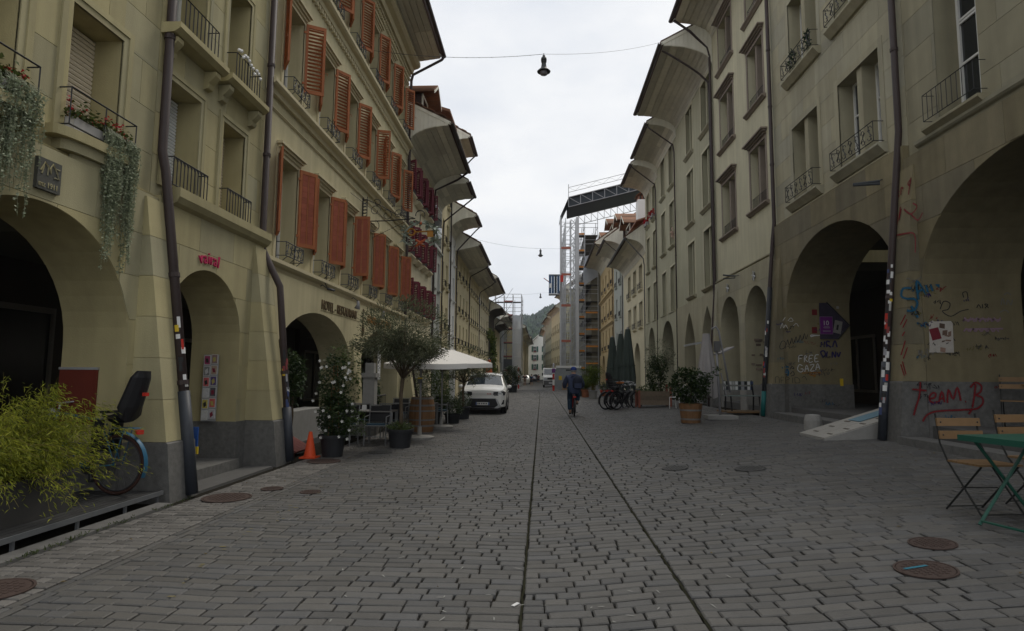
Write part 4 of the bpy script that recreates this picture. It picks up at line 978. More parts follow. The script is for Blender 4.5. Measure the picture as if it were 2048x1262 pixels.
def flower_trough(h, w, ln, rng, idx):
    yc = (w[0]+w[1])/2
    t = thing('flower_trough', ['white window trough of red geraniums with silver trailing plant, beside the left drainpipe', 'window trough of red geraniums with silver trailers cut by the left picture edge'][idx], 'flower box', (h.xf+.05, yc, 4.27), group='window troughs with silver trailing plants')
    MB().box(-.10, .07, -.40, .32, 0, .17).build('trough', mat('trough_white', (.5, .48, .46), .7), t)
    m = MB(); leaves(m, [(rng.uniform(-.12, .14), rng.uniform(-.45, .45), .17+abs(rng.gauss(0, .07))) for _ in range(520)], .055, rng, asp=.8)
    m.build('geranium_leaves', leafmat('geranium_leaf', (.035, .06, .015), (.11, .13, .03)), t)
    m = MB()
    for _ in range(16):
        c = (rng.uniform(-.05, .16), rng.uniform(-.45, .45), .2+rng.random()*.14)
        leaves(m, [tuple(c[i]+rng.gauss(0, .016) for i in range(3)) for _ in range(14)], .028, rng, asp=1.0)
    m.build('red_blooms', leafmat('geranium_bloom', (.30, .008, .015), (.5, .02, .03)), t)
    m = MB(); st = MB()
    for k in range(150):
        grp = rng.random() < .55; y = rng.gauss(.10 if grp else .40, .065) if idx == 0 else rng.choice((-.3, -.05, .2, .4))+rng.gauss(0, .06)
        L = (.45+1.35*rng.random()**1.5)*ln*1.0*(1.0 if abs(y-(.10 if grp else .38)) < .1 else .75); x0 = .16+rng.uniform(-.03, .06); y += rng.uniform(-.02, .02)
        P = [(x0+.04*sin(i*.5+k)*.3, y+.022*sin(i*.7+k), .13-L*i/18) for i in range(19)]
        st.tube([(0.05, y, .2), (x0*.8, y, .2)]+P[::3], .0022, 3, caps=False)
        pp, dd = [], []
        for i in range(int(L/.013)):
            f = i/(L/.013)*18; a = P[min(17, int(f))]; b = P[min(18, int(f)+1)]; q = f-int(f)
            pp.append(tuple(a[j]+(b[j]-a[j])*q+rng.gauss(0, .006) for j in range(3)))
        leaves(m, pp, .026, rng, droop=.2, asp=.95)
    m.build('trailing_leaves', leafmat('silver_leaf', (.17, .215, .13), (.46, .50, .36), .7), t); st.build('trailing_stems', leafmat('silver_stem', (.2,.22,.14), (.25,.27,.18)), t)
def houses_right():
    rng = random.Random(23); S = 1; XF = 6.9; ZB = 0.47
    def mwin(h, w, split=None, fr=WFR, d=.34, muls=.14, rows=(.62,), mm=None):
        c = (w[0]+w[1])/2 if split is None else split
        h.mullion(c, w[2], w[3], w=muls, d0=.05, d1=d, m=mm)
        for a, b in ((w[0], c-muls/2), (c+muls/2, w[1])): h.window(a, b, w[2], w[3], d=d, fr=fr, cols=1, rows=rows)
    # ---------------- nearest house on the right, wide arch and red lettering
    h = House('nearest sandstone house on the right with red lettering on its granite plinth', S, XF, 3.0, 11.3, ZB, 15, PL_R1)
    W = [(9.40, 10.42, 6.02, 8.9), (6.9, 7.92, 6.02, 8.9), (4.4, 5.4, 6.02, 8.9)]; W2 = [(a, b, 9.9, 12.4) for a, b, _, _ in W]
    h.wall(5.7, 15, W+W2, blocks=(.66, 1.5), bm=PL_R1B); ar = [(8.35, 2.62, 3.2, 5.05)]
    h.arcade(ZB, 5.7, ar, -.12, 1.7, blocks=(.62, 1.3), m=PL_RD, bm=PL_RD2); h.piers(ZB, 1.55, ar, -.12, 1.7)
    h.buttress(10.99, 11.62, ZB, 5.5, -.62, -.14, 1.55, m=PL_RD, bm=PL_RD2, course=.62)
    h.arcade_room(.78, 5.15, 1.6, 5.0); h.body(ZB, 15, 8, 5.2)
    h.band(5.70, .22, .12, m=PL_R1B, y1=10.95)
    for w in W+W2:
        h.window(*w, d=.40, cols=2, rows=(.36, .62, .64)); h.sill(w[0], w[1], w[2], dep=.2, hh=.2, m=PL_R1B, side=.18)
        m = MB(); h.box(m, .03, .4, w[1]+.001, w[1]+.03, w[2], w[3]); h.part(m, 'reveal', PL_R1B)
        h.rail(w[0]-.12, w[1]+.1, w[2]+.08, w[2]+.55, dep=.2, pitch=.115, r=.007)
    pts = [(-.10, 14.5, None), (-.10, 6.3, None), (-.14, 5.9, None), (-.30, 4.4, None), (-.70, .5, None)]
    p = h.pipe(11.42, pts, .062); c = MB().tube([h.P(11.42, .48, -.702), h.P(11.42, 1.9, -.555)], .075, 12); h.part(c, 'cast_iron_foot', CAST, smooth=True)
    stickers(h, p, [(d, z, 11.42) for d, z, _ in pts], .0745, .95, 1.85, 14, rng, -2.3); stickers(h, p, [(d, z, 11.42) for d, z, _ in pts], .062, 1.9, 3.7, 24, rng, -2.3)
    # red drips of paint on the upper pipe and pier
    RP = mat('red_spray', (0.17, 0.012, 0.016), .7, .15, 30); BP = mat('blue_spray', (0.012, 0.085, 0.15), .7, .15, 30); WP = mat('white_chalk', (0.52, 0.52, 0.51), .9, .2, 30)
    KP = mat('black_marker', (0.022, 0.022, 0.026), .7); VP = mat('violet_marker', (0.02, 0.016, 0.09), .7); PK = mat('pale_pink_chalk', (0.24, 0.16, 0.20), .9, .2, 30); OR = mat('orange_chalk', (.30, .12, .01), .9)
    def graf(name, label_parent, lines, origin, ux, uy, w, sc, m):
        if name in ('red_lettering', 'blue_lettering', 'red_tag', 'violet_letters'):     # soft halo of overspray under the line
            om = bpy.data.materials.get(m.name+'_overspray')
            if not om:
                om = m.copy(); om.name = m.name+'_overspray'; nt = om.node_tree; nz = nt.nodes.new('ShaderNodeTexNoise'); nz.inputs['Scale'].default_value = 55; nz.inputs['Detail'].default_value = 4
                q = nt.nodes.new('ShaderNodeMath'); q.operation = 'MULTIPLY_ADD'; q.inputs[1].default_value = 1.5; q.inputs[2].default_value = -.45; nt.links.new(nz.outputs[0], q.inputs[0]); nt.links.new(q.outputs[0], nt.nodes['Principled BSDF'].inputs['Alpha'])
            mb = MB(); strokes(mb, lines, origin, ux, uy, w*1.8, .0006, sc); mb.build('overspray', om, label_parent.t, off=label_parent.o)
        mb = MB(); strokes(mb, lines, origin, ux, uy, w, .0022, sc); return mb.build(name, m, label_parent.t, off=label_parent.o)
    # jamb faces that look towards the camera
    X0 = XF-.12; yj = 10.97-.004; yp = 10.95-.005
    team = [[(0, .78), (.42, .74)], [(.25, 1.0), (.2, .6), (.08, .25), (0, 0)], [(.47, .50), (.62, .53), (.68, .64), (.6, .68), (.5, .58), (.5, .44), (.62, .38), (.72, .42)], [(.74, .35), (.86, .72), (.92, .4)], [(.78, .5), (.92, .52)], [(1.0, .38), (1.06, .78), (1.18, .5), (1.32, .85), (1.40, .45)], [(1.52, .42), (1.55, .43)],
            [(1.72, .25), (1.80, .60), (1.86, .95)], [(1.7, .85), (1.86, 1.0), (2.02, .9), (1.98, .72), (1.83, .62)], [(1.83, .62), (2.02, .55), (2.03, .38), (1.9, .25), (1.75, .20), (1.3, .17), (.7, .13), (.4, .02), (.25, -.18)], [(1.72, .22), (1.6, .05)]]
    graf('red_lettering', h, team, (6.50, yp, .96), (1, 0, 0), (0, 0, 1), .026, .58, RP)
    saint = [[(.3, .62), (.1, .66), (0, .5), (.1, .4), (.28, .34), (.3, .2), (.16, .08), (0, .12)], [(.14, .2), (.2, -.12)], [(.36, .3), (.48, .76), (.58, .36)], [(.4, .48), (.56, .52)], [(.64, .4), (.68, .72)], [(.69, .82), (.71, .88)], [(.76, .4), (.80, .82), (.94, .46), (.97, .9)], [(1.1, .5), (1.08, .92)], [(.98, .92), (1.3, .90)]]
    graf('blue_lettering', h, saint, (6.52, yj, 2.72), (1, 0, .30), (-.30, 0, 1), .034, .72, BP)
    pinks = [[(i*.09+.03*sin(i*5), .2+.12*(i % 2)), (i*.09+.07, .33-.14*(i % 2))] for i in range(13)]+[[(i*.09, -.12+.11*(i % 2)), (i*.09+.08, -.02-.1*(i % 2))] for i in range(12)]+[[(0, .24), (.6, .28), (1.15, .25)], [(0.05, -.05), (.6, -.03), (1.2, -.02)]]
    graf('pink_scrawl', h, pinks, (7.45, yj, 2.50), (1, 0, 0), (0, 0, 1), .026, .56, PK)
    blk = [[(.1, .3), (.2, .5), (.35, .45), (.3, .3), (.15, .25), (.35, .12), (.6, .25), (.8, .3)], [(.7, .6), (.68, .72), (.78, .74), (.8, .6)], [(1.0, .34), (1.05, .42), (1.1, .33)], [(1.14, .33), (1.14, .43)], [(1.2, .33), (1.28, .42), (1.2, .43), (1.29, .34)], [(0, -.5), (.02, -.38), (.1, -.42)], [(.16, -.5), (.2, -.4), (.26, -.5)], [(.34, -.5), (.34, -.4), (.42, -.5)]]
    graf('black_scrawl', h, blk, (7.0, yj, 2.62), (1, 0, 0), (0, 0, 1), .014, .7, KP)
    wh = [[(0, .1), (.05, .3), (.1, .12)], [(.15, .1), (.2, .25), (.28, .1), (.33, .26)], [(-.05, -.12), (.1, -.05), (.2, -.13)], [(.1, .4), (.2, .46), (.3, .4)]]
    graf('white_scrawl', h, wh, (8.12, yj, 2.85), (1, 0, 0), (0, 0, 1), .018, .6, mat('faint_chalk', (.16, .155, .14), .9))
    graf('red_scrawl', h, [[(0, 0), (-.05, .2)], [(.03, .02), (-.02, .25)], [(.0, .3), (.08, .5)], [(-.04, .36), (.05, .62)], [(0, .7), (.05, .78)], [(.02, .85), (.1, 1.0)], [(-.02, .9), (.08, 1.08)]], (XF-.50, 10.984, 1.65), (1, 0, 0), (0, 0, 1), .02, 1.0, RP)
    # red tag on the wall above the pier, facing the street
    tg = [[(0, 0), (.05, .2), (.08, .02)], [(.13, .02), (.22, .12), (.14, .16), (.12, .05), (.24, .02)], [(.3, .02), (.3, .18), (.38, .14)], [(.62, .26), (.54, .2), (.62, .14), (.64, .3), (.58, -.06)], [(.1, -.42), (.02, -.6)], [(.2, -.38), (.2, -.62)], [(.3, -.25), (.26, -.55), (.34, -.3)], [(.44, -.34), (.7, -.52), (.9, -.42), (.75, -.3)], [(.7, -.52), (.95, -.72), (1.1, -.6)], [(.0, -.85), (.5, -.9), (.85, -1.0), (.9, -1.4)]]
    graf('red_tag', h, tg, (XF-.196, 11.55, 5.0), (0, -1, 0), (.0955, 0, .995), .024, .85, RP)
    def clutter(x0, x1, z0, z1, y, n, sd):
        r2 = random.Random(sd); pal = [KP, KP, VP, RP, BP, mat('faint_chalk', (.16, .155, .14), .9), mat('faint_marker', (.07, .066, .06), .9), mat('faint_olive', (.12, .105, .03), .9)]
        for k in range(n):
            ln = []; u = 0
            for j in range(r2.randint(3, 7)):
                w = r2.uniform(.4, .9); ln.append([(u+w*r2.random(), r2.random()) for _ in range(r2.randint(3, 5))]); u += w*.8
            graf('faded_tag', h, ln, (r2.uniform(x0, x1), y-.0004*k/10, r2.uniform(z0, z1)), (1, 0, r2.uniform(-.1, .25)), (0, 0, 1), r2.uniform(.006, .014), r2.uniform(.05, .12), pal[k % len(pal)])
    clutter(6.5, 8.0, 1.7, 3.3, yj, 26, 4); clutter(6.5, 7.9, .8, 1.45, yp, 5, 5)
    # torn poster
    pt = thing('poster', 'torn white poster with a dark red square pasted on the nearest right pier', 'poster', (6.84, yj-.003, 2.06))
    MB().add([(0,0,0), (.42,0,-.0), (.43,0,.52), (.40,0,.56), (.12,0,.55), (.09,0,.57), (.02,0,.53), (.01,0,.1)], [(0,1,2,3,4,5,6,7)]).add([(0,-.002,0), (.42,-.002,0), (.43,-.002,.52), (.40,-.002,.56), (.12,-.002,.55), (.09,-.002,.57), (.02,-.002,.53), (.01,-.002,.1)], [(0,1,2,3,4,5,6,7)]).build('paper', mat('old_paper', (.42, .39, .35), .9, .25, 15), pt)
    MB().obox((.12, -.004, .33), (.08, 0, .02), (0, .0008, 0), (-.025, 0, .10)).build('red_print', mat('dark_red_print', (.16, .02, .03), .7), pt)
    m = MB()
    for k in range(7): m.obox((rng.uniform(.2, .38), -.003-.0003*k, rng.uniform(.04, .48)), (rng.uniform(.02, .06), 0, rng.uniform(-.01, .01)), (0, .0002, 0), (0.005, 0, rng.uniform(.01, .05)))
    m.build('torn_patches', mat('torn_paper', (.2, .13, .10), .9, .4, 12, island=.6), pt, kind='stuff')
    # ---------------- house with the second arch, ramp and mullioned windows
    h = House('sandstone house with scrolled iron window rails over an arch covered in graffiti', S, XF, 11.31, 17.65, ZB, 15.5, PL_R)
    W = [(12.12, 13.82, 6.33, 8.4), (14.86, 16.38, 6.33, 8.42)]; W2 = [(12.12, 13.82, 9.85, 12.0), (14.70, 16.40, 9.85, 12.05)]
    h.wall(5.98, 15.5, W+W2, blocks=(.6, 1.45), bm=PL_R2); ar = [(14.3, 2.62, 3.4, 5.2)]
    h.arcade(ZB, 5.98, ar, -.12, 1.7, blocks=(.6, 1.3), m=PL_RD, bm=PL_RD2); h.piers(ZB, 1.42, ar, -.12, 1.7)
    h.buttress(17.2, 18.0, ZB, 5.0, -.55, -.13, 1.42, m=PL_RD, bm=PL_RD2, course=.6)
    h.arcade_room(.78, 5.3, 1.6, 5.2); h.body(ZB, 15.5, 8, 5.4); h.band(5.98, .09, .06, m=PL_R2, y0=11.9)
    for k, w in enumerate(W+W2):
        mwin(h, w, muls=.2); h.surround(*w, w=.16, out=.012, m=PL_R2, steps=1); h.sill(w[0], w[1], w[2], dep=.2, hh=.22, m=PL_R2, side=.16)
        h.rail(w[0]-.06, w[1]+.06, w[2]+.05, w[2]+.46, dep=.22, style='scroll', pitch=.9)
        if k == 3:
            bx = thing('window_plant', 'small dark conifers in the iron rail of the upper right window', 'plant', (XF-.1, 15.55, 9.95))
            for q in (-.5, .45):
                m = MB(); leaves(m, [(rng.gauss(0, .06*(1-j/140)), q+rng.gauss(0, .1*(1-j/160)), .05+.5*j/120) for j in range(120)], .09, rng, droop=-.6); m.build('foliage', leafmat('conifer_leaf', (.012, .035, .015), (.03, .07, .03)), bx)
    h.pipe(17.62, [(-.10, 15, None), (-.10, 6.1, None), (-.16, 5.6, None), (-.28, 4.3, None), (-.60, .48, None)], .055)
    p = h.pipe(17.62, [(-.285, 4.2, None), (-.60, .5, None)], .066, m=mat('dark_painted_pipe', (.03, .032, .036), .6), rings=False, name='painted_downpipe')
    stickers(h, p, [(-.285, 4.2, 17.62), (-.60, .5, 17.62)], .066, 1.5, 3.2, 22, rng, -2.3)
    m = MB(); m.tube([h.P(17.62, .5, -.601), h.P(17.62, 1.2, -.54)], .07, 10); h.part(m, 'teal_foot', mat('teal_paint', (.012, .11, .105), .6), smooth=True)
    # twin spotlights on the wall
    m = MB(); m.tube([h.P(12.0, 5.55, -.12), h.P(12.0, 5.5, -.25)], .012, 6); sp = h.part(m, 'spotlight', IRON)
    m = MB()
    for dz in (0, .09): m.tube([h.P(11.95, 5.5-dz*.6, -.2), h.P(12.15, 5.5-dz*.2, -.62)], .028, 8)
    h.part(m, 'lamp_head', IRONG, sp)
    # graffiti on the far jamb (faces the camera at y = 16.92) and the battered pier
    yj = 16.92-.004; X0 = XF-.12
    def jam(nm, lines, x, z, w, sc, m): graf(nm, h, lines, (x, yj, z), (1, 0, 0), (0, 0, 1), w, sc, m)
    fg = [[(0, 0), (.02, .3), (.2, .34)], [(.01, .17), (.15, .19)], [(.27, 0), (.29, .3), (.4, .26), (.3, .17), (.43, .02)], [(.68, .04), (.5, .0), (.53, .32), (.7, .34)], [(.51, .17), (.64, .19)], [(.95, .06), (.78, .03), (.81, .34), (.97, .37)], [(.79, .19), (.9, .2)],
          [(.17, -.17), (.02, -.12), (-.07, -.34), (.05, -.48), (.19, -.42), (.18, -.33), (.08, -.33)], [(.27, -.47), (.37, -.14), (.47, -.44)], [(.3, -.33), (.45, -.32)], [(.53, -.14), (.73, -.11), (.55, -.42), (.77, -.4)], [(.8, -.38), (.9, -.06), (1.0, -.34)], [(.83, -.25), (.97, -.23)]]
    jam('white_slogan', fg, 7.06, 2.02, .022, .56, WP)
    jam('orange_line', [[(0, 0), (.4, .02), (.82, .035)], [(.1, .06), (.2, .1)], [(.3, -.06), (.5, -.1), (.6, -.05)], [(.5, -.16), (.6, -.12)]], 7.13, 1.72, .022, .62, OR)
    jam('black_loops', [[(.0, .1), (.1, .3), (.22, .26), (.18, .05), (.03, 0), (0, .12)]]+[[(.26+.16*k, .15+.06*k), (.31+.16*k, .36+.06*k), (.36+.16*k, .14+.06*k), (.43+.16*k, .32+.06*k)] for k in range(5)], 6.56, 2.38, .016, .72, KP)
    jam('white_tag', [[(0, 0), (.08, .2), (.12, .02), (.2, .14), (.28, .0)], [(.3, .3), (.42, .42), (.5, .3), (.36, .28)], [(.1, .3), (.2, .44)], [(.5, .1), (.62, .2), (.7, .08)]], 6.6, 2.95, .014, .7, WP)
    jam('black_letters', [[(0, 0), (0, .2), (.12, .2), (.14, 0)], [(.2, 0), (.2, .2), (.3, .2)], [(.2, .1), (.28, .1)], [(.36, 0), (.38, .22), (.5, .16), (.38, .1)], [(.6, 0), (.62, .2)], [(.7, 0), (.7, .2), (.84, .16), (.86, .02), (.7, 0)], [(.95, .2), (1.05, .24), (1.12, .1)]], 6.42, 1.45, .012, .75, KP)
    jam('white_swoosh', [[(0, 0), (.12, .04), (.36, .055)], [(0, 0), (0, .06), (.2, .05)]], 7.42, 2.72, .026, .8, WP)
    jam('violet_letters', [[(0, .3), (.05, .5)], [(.02, .4), (.14, .42)], [(.14, .3), (.17, .52)], [(.24, .3), (.24, .52), (.36, .5)], [(.24, .4), (.4, .3)], [(.45, .3), (.55, .55), (.62, .3)], [(.1, -.1), (0, .1), (.12, .16), (.18, .02), (.06, -.1)], [(.25, .14), (.22, -.08), (.36, -.06)], [(.42, -.1), (.44, .12), (.54, -.08), (.56, .14)], [(.62, .1), (.66, -.06), (.74, .12)]], 7.66, 2.22, .03, .72, VP)
    jam('cyan_splash', [[(0, 0), (.05, .12), (.09, .02), (.06, -.1)], [(.03, .2), (.07, .22)]], 6.7, 1.72, .05, .8, BP)
    jam('black_figures', [[(.0, 0), (.06, .1), (.12, .02), (.03, .05)], [(.0, -.15), (.08, -.06), (.12, -.16), (.02, -.2)]], 6.82, 1.82, .018, .9, KP)
    jam('red_marks', [[(0, 0), (.1, .06), (.2, .02), (.3, .07)], [(.02, -.03), (.2, -.02)]], X0+.6, 1.22, .03, 1.0, RP)
    jam('red_marks', [[(0, 0), (.1, .06), (.2, .02)], [(.02, -.03), (.16, -.02)]], X0+1.35, 1.25, .03, .9, mat('orange_red_chalk', (.2, .045, .02), .9))
    clutter(6.45, 8.0, 1.55, 3.1, yj, 30, 6); clutter(6.4, 8.0, .75, 1.3, yj-.022, 6, 7)
    for x, z in ((7.47, 3.32), (7.45, 2.82)):
        m = MB(); h.box(m, x-XF, x-XF+.14, yj-.004, yj-.001, z, z+.17); q = h.part(m, 'red_sign', mat('dark_red_sign', (.14, .012, .015), .6))
    m = MB(); h.box(m, 8.14-XF, 8.22-XF, yj-.03, yj, 1.38, 1.58); h.part(m, 'yellow_box', YEL)
    m = MB(); h.box(m, X0+1.35-XF, X0+1.42-XF, yj-.02, yj, 3.5, 3.57); h.part(m, 'junction_box', CONC)
    # posters and painted board behind the jamb, in the vault
    t = thing('painted_panel', 'triangular violet painted panel at the back of the graffiti arch', 'panel', (7.66, 16.905, 2.66))
    MB().prism([(0, 0), (.46, 0.0), (.80, .38), (.20, 1.0), (0, 1.0)], lambda a, b, d: (a, d, b), -.02, .005).build('panel', mat('violet_panel', (.040, .034, .052), .9, .5, 5, stain=.3), t)
    m = MB(); m.tube([(.20, -.02, 1.02), (.80, -.02, .38), (.46, -.02, 0)], .02, 5); m.build('dark_edge', IRON, t)
    t = thing('poster', 'purple poster with a large pale 10 inside the graffiti arch', 'poster', (7.66, 16.87, 2.80))
    MB().box(0, .33, 0, .006, 0, .47).build('paper', PURP, t); MB().box(-.01, .34, .007, .009, -.01, .48).build('margin', mat('pale_lilac', (.22, .17, .24)), t)
    put_text('number', '10', .18, WP, t, (.065, -.004, .24), (1, 0, 0), (0, 0, 1), (0, 0, 0), .001, .95)
    m = MB()
    for z, a, b in ((.20, .1, .24), (.175, .08, .26), (.155, .09, .25), (.08, .06, .28), (.06, .07, .27)): m.box(a, b, -.003, -.001, z, z+.014)
    m.build('small_print', mat('faint_print', (.25, .2, .27)), t, kind='stuff')
    t = thing('poster', 'small grey tilted flyer beside the purple poster in the graffiti arch', 'poster', (8.02, 16.87, 2.80))
    MB().obox((.11, 0, .19), (.10, 0, -.025), (0, .002, 0), (.035, 0, .17)).build('paper', mat('grey_flyer', (.22, .21, .2), .9, .3, 20), t)
    MB().obox((.10, -.004, .18), (.025, 0, -.008), (0, .001, 0), (.015, 0, .07)).build('print', KP, t)
    # ---------------- pale plaster house with hooded windows
    h = House('pale plastered house with hooded double windows and two narrow arches', S, XF, 17.66, 23.7, ZB, 16.2, PL_R3)
    HB = mat('brown_stone', (0.24, 0.20, 0.165), .9, .12, 5, stain=.1)
    W = []
    for a, b, k in ((18.35, 19.72, 0), (21.28, 22.82, 1)):
        for z0, z1 in ((7.0, 9.0), (10.38, 12.4), (13.55, 15.4)): W.append((a, b, z0-.12*k, z1-.12*k))
    h.wall(5.2, 16.2, W); ar = [(19.3, 1.06, 3.3, 4.5), (22.0, 1.06, 3.3, 4.5)]
    h.arcade(ZB, 5.2, ar, -.12, 1.2, blocks=(.62, 1.2), m=PL_R, bm=PL_R2); h.piers(ZB, 1.35, ar, -.12, 1.2, m=CONC); h.buttress(23.35, 24.0, ZB, 5.0, -.42, -.13, 1.3, m=PL_R, bm=PL_R2, course=.62)
    h.arcade_room(.7, 4.7, 1.1, 4.5); h.body(ZB, 16.2, 7, 4.8); h.band(5.2, .12, .10, m=PL_R2)
    for w in W:
        mwin(h, w, fr=GFR, d=.26, muls=.12, mm=HB); h.surround(*w, w=.12, out=.012, m=HB, steps=1); h.sill(w[0], w[1], w[2], dep=.13, hh=.14, m=HB, side=.2); h.hood(w[0], w[1], w[3]+.12, m=HB, dep=.2, side=.2, hh=.16)
        h.rail(w[0]+.02, w[1]-.02, w[2]+.03, w[2]+.42, dep=-.05, pitch=.075, r=.006, wallend=.1)
    for y in (19.3, 22.0):
        m = MB(); c = Vector(h.P(y, 4.82, -.14))
        for k in range(6): a = pi*k/3+.3; m.tube([c, c+Vector((-.02, .17*cos(a), .17*sin(a)))], [.035, .012], 5)
        m.ball(c, .05); h.part(m, 'star_ornament', STEEL)
    m = MB(); m.tube([h.P(20.8, 5.08, -.12), h.P(20.8, 5.05, -.3)], .012, 5); sp = h.part(m, 'spotlight', IRON); m = MB(); m.tube([h.P(20.75, 5.05, -.25), h.P(20.95, 5.12, -.62)], .028, 8).tube([h.P(20.8, 5.0, -.25), h.P(21.0, 5.0, -.6)], .02, 8); h.part(m, 'lamp_head', IRONG, sp)
    # bare rubble patch on the inner jamb
    m = MB()
    for k in range(34):
        x = rng.uniform(.0, 1.0); z = rng.uniform(1.7, 3.0)
        if abs(z-2.3)+.5*abs(x-.5) > .72: continue
        h.box(m, x, x+rng.uniform(.1, .2), 20.36-.012-rng.random()*.012, 20.36, z, z+rng.uniform(.05, .09))
    h.part(m, 'bare_masonry', mat('bare_masonry', (.19, .15, .12), .95, .3, 9, island=.35), kind='stuff')
    h.eave(15.4, 1.5, 16.1, boards=8, rd=3, pitch=30, d0=0)
    h.pipe(23.72, [(-1.55, 16.1, 23.55), (-.9, 15.7, 23.65), (-.2, 15.0, None), (-.10, 14.6, None), (-.10, 5.2, None), (-.42, 1.2, None), (-.45, .45, None)], .05)
    # ---------------- grey green house with the big cove and pointed arches
    h = House('grey green house with two pointed arches under the largest curved eave', S, XF, 23.71, 30.4, ZB, 15.2, PL_R4)
    W = [(a, b, z0, z1) for a, b in ((24.15, 25.55), (27.10, 28.30)) for z0, z1 in ((5.3, 7.75), (8.68, 11.15), (12.0, 14.2))]
    h.wall(5.0, 15.1, W); ar = [(24.95, 1.0, 2.4, 4.52, True), (27.95, 1.05, 2.4, 4.55, True)]
    h.arcade(ZB, 5.0, ar, -.1, 1.0, m=PL_R); h.piers(ZB, 1.1, ar, -.1, 1.0, m=CONC); h.arcade_room(.7, 4.7, .9, 4); h.body(ZB, 15.1, 7, 4.3)
    for w in W: mwin(h, w, fr=GFR, d=.28, muls=.12); h.surround(*w, w=.12, out=.012, m=PL_R3, steps=1); h.sill(w[0], w[1], w[2], dep=.14, hh=.16, m=PL_R2, side=.14)
    h.eave(14.3, 1.95, 15.12, boards=10, rd=3, pitch=28, split=1)
    h.pipe(23.9, [(-1.98, 15.0, None)]+[(-.12-1.83*cos(pi/2*i/8), 13.6+1.4*sin(pi/2*(8-i)/8)**.8, None) for i in range(1, 9)]+[(-.10, 13, None), (-.10, .5, None)], .042)
    m = MB(); h.prof_y(m, [(-.9, 2.85), (-.1, 3.0), (-.1, 3.05), (-.9, 2.93)], 24.1, 25.7); h.part(m, 'door_canopy', STEEL)
    def simple(label, y0, y1, wall, rows, cs, eave, over, zw, ww, fr=GFR, sill=None, rails=None, arches=(), mull=True, tiles=False, zband=4.9, hood=None, pitch=30, pipe=COPP, boards=7, sur=None, d=.25, xf=XF, rd=3, parch=None, fr2=None):
        h = House(label, S, xf, y0, y1, ZB, eave, wall)
        W = [(c-ww/2, c+ww/2, a, b) for c in cs for a, b in rows]; h.wall(zband, eave-.03, W); ar = list(arches)
        h.arcade(ZB, zband, ar, -.1, 1.0); h.arcade_room(.7, zband-.2, .9, 3.8); h.body(ZB, eave, 6, 4.1)
        for i, w in enumerate(W):
            (mwin(h, w, fr=fr, d=d, muls=.1) if mull else h.window(*w, d=d, fr=fr)); h.sill(w[0], w[1], w[2], dep=.14, hh=.15, m=sill or wall, side=.1)
            if sur: h.surround(*w, w=.1, out=.02, m=sur, steps=1)
            if rails: h.rail(w[0], w[1], w[2]+.04, w[2]+.42, dep=.15, style=rails, pitch=.12)
        h.eave(zw, over, eave, boards=boards, sep=False, tiles=tiles, rd=rd, pitch=pitch, gut=pipe)
        h.pipe(y0+.05, [(-over-.1, eave, y0+.2), (-.9*over, eave-.25, y0+.1), (-.15, zw-.4, None), (-.1, zw-.8, None), (-.1, .5, None)], .038, m=pipe)
        return h
    h5 = simple('grey green house with a pale cloth at one window, past the pointed arches', 30.41, 35.5, PL_R4, [(5.0, 7.4), (8.5, 10.85), (11.75, 14.1)], (31.65, 33.85), 14.65, 1.38, 13.95, 1.15, arches=[(32.8, 1.5, 3.0, 4.6)], sur=PL_R3)
    m = MB(); leaves(m, [(0.0-.05+rng.gauss(0, .02), 31.3-h5.o[1]+rng.gauss(0, .05), 9.1-h5.o[2]+rng.gauss(0, .14)) for _ in range(40)], .2, rng, droop=.8); h5.part(m, 'pale_cloth', mat('pale_pink_cloth', (.6, .45, .38)))
    h6 = simple('grey green house with red flowers at its top windows', 35.51, 39.8, PL_R4, [(5.0, 7.3), (8.3, 10.5), (11.3, 13.4)], (36.6, 38.7), 14.3, 1.45, 13.5, 1.0, arches=[(37.5, 1.1, 3.2, 4.6)], sur=PL_R3)
    for y in (36.6, 38.7):
        t = thing('flower_trough', 'red geraniums at the top window of the last tall grey green house, %s of two' % ('nearer' if y < 37 else 'farther'), 'flower box', (XF-.12, y, 11.4))
        MB().box(-.1, .1, -.4, .4, -.1, .12).build('trough', mat('trough_grey', (.3, .3, .3)), t)
        m = MB(); leaves(m, [(rng.gauss(-.05, .08), rng.uniform(-.45, .45), .2+rng.gauss(0, .09)) for _ in range(120)], .12, rng, asp=.9); m.build('red_blooms', MATS['geranium_bloom'], t)
    h7 = simple('lower cream house with three tall windows a floor and scrolled iron rails', 39.81, 50.7, PL_4, [(5.0, 6.75), (7.62, 9.35)], (41.9, 44.6, 47.3), 10.75, 1.2, 9.8, 1.35, rails='scroll', arches=[(43.2, 1.3, 2.6, 3.95), (47.6, 1.3, 2.6, 3.95)], mull=False, tiles=True, zband=4.3, pitch=36, pipe=ZINC, sur=PL_R3, rd=5.5)
    dormer(h7, 44.0, .3, 11.9, 3.4, 1.2, rng, flat=True); dormer(h7, 49.0, .2, 13.2, 2.2, 1.5, rng)
    h8 = simple('pale grey green house between the low cream house and the ochre one', 50.71, 57.4, PL_B, [(3.9, 5.5), (6.8, 8.6), (9.7, 11.2)], (52.6, 55.4), 13.1, 1.5, 12.2, .9, rails='bars', arches=[(54, 1.6, 2.4, 3.4)], mull=True, tiles=True, zband=3.6, pitch=36, rd=5.5)
    dormer(h8, 55.0, .4, 15.0, 2.4, 1.5, rng)
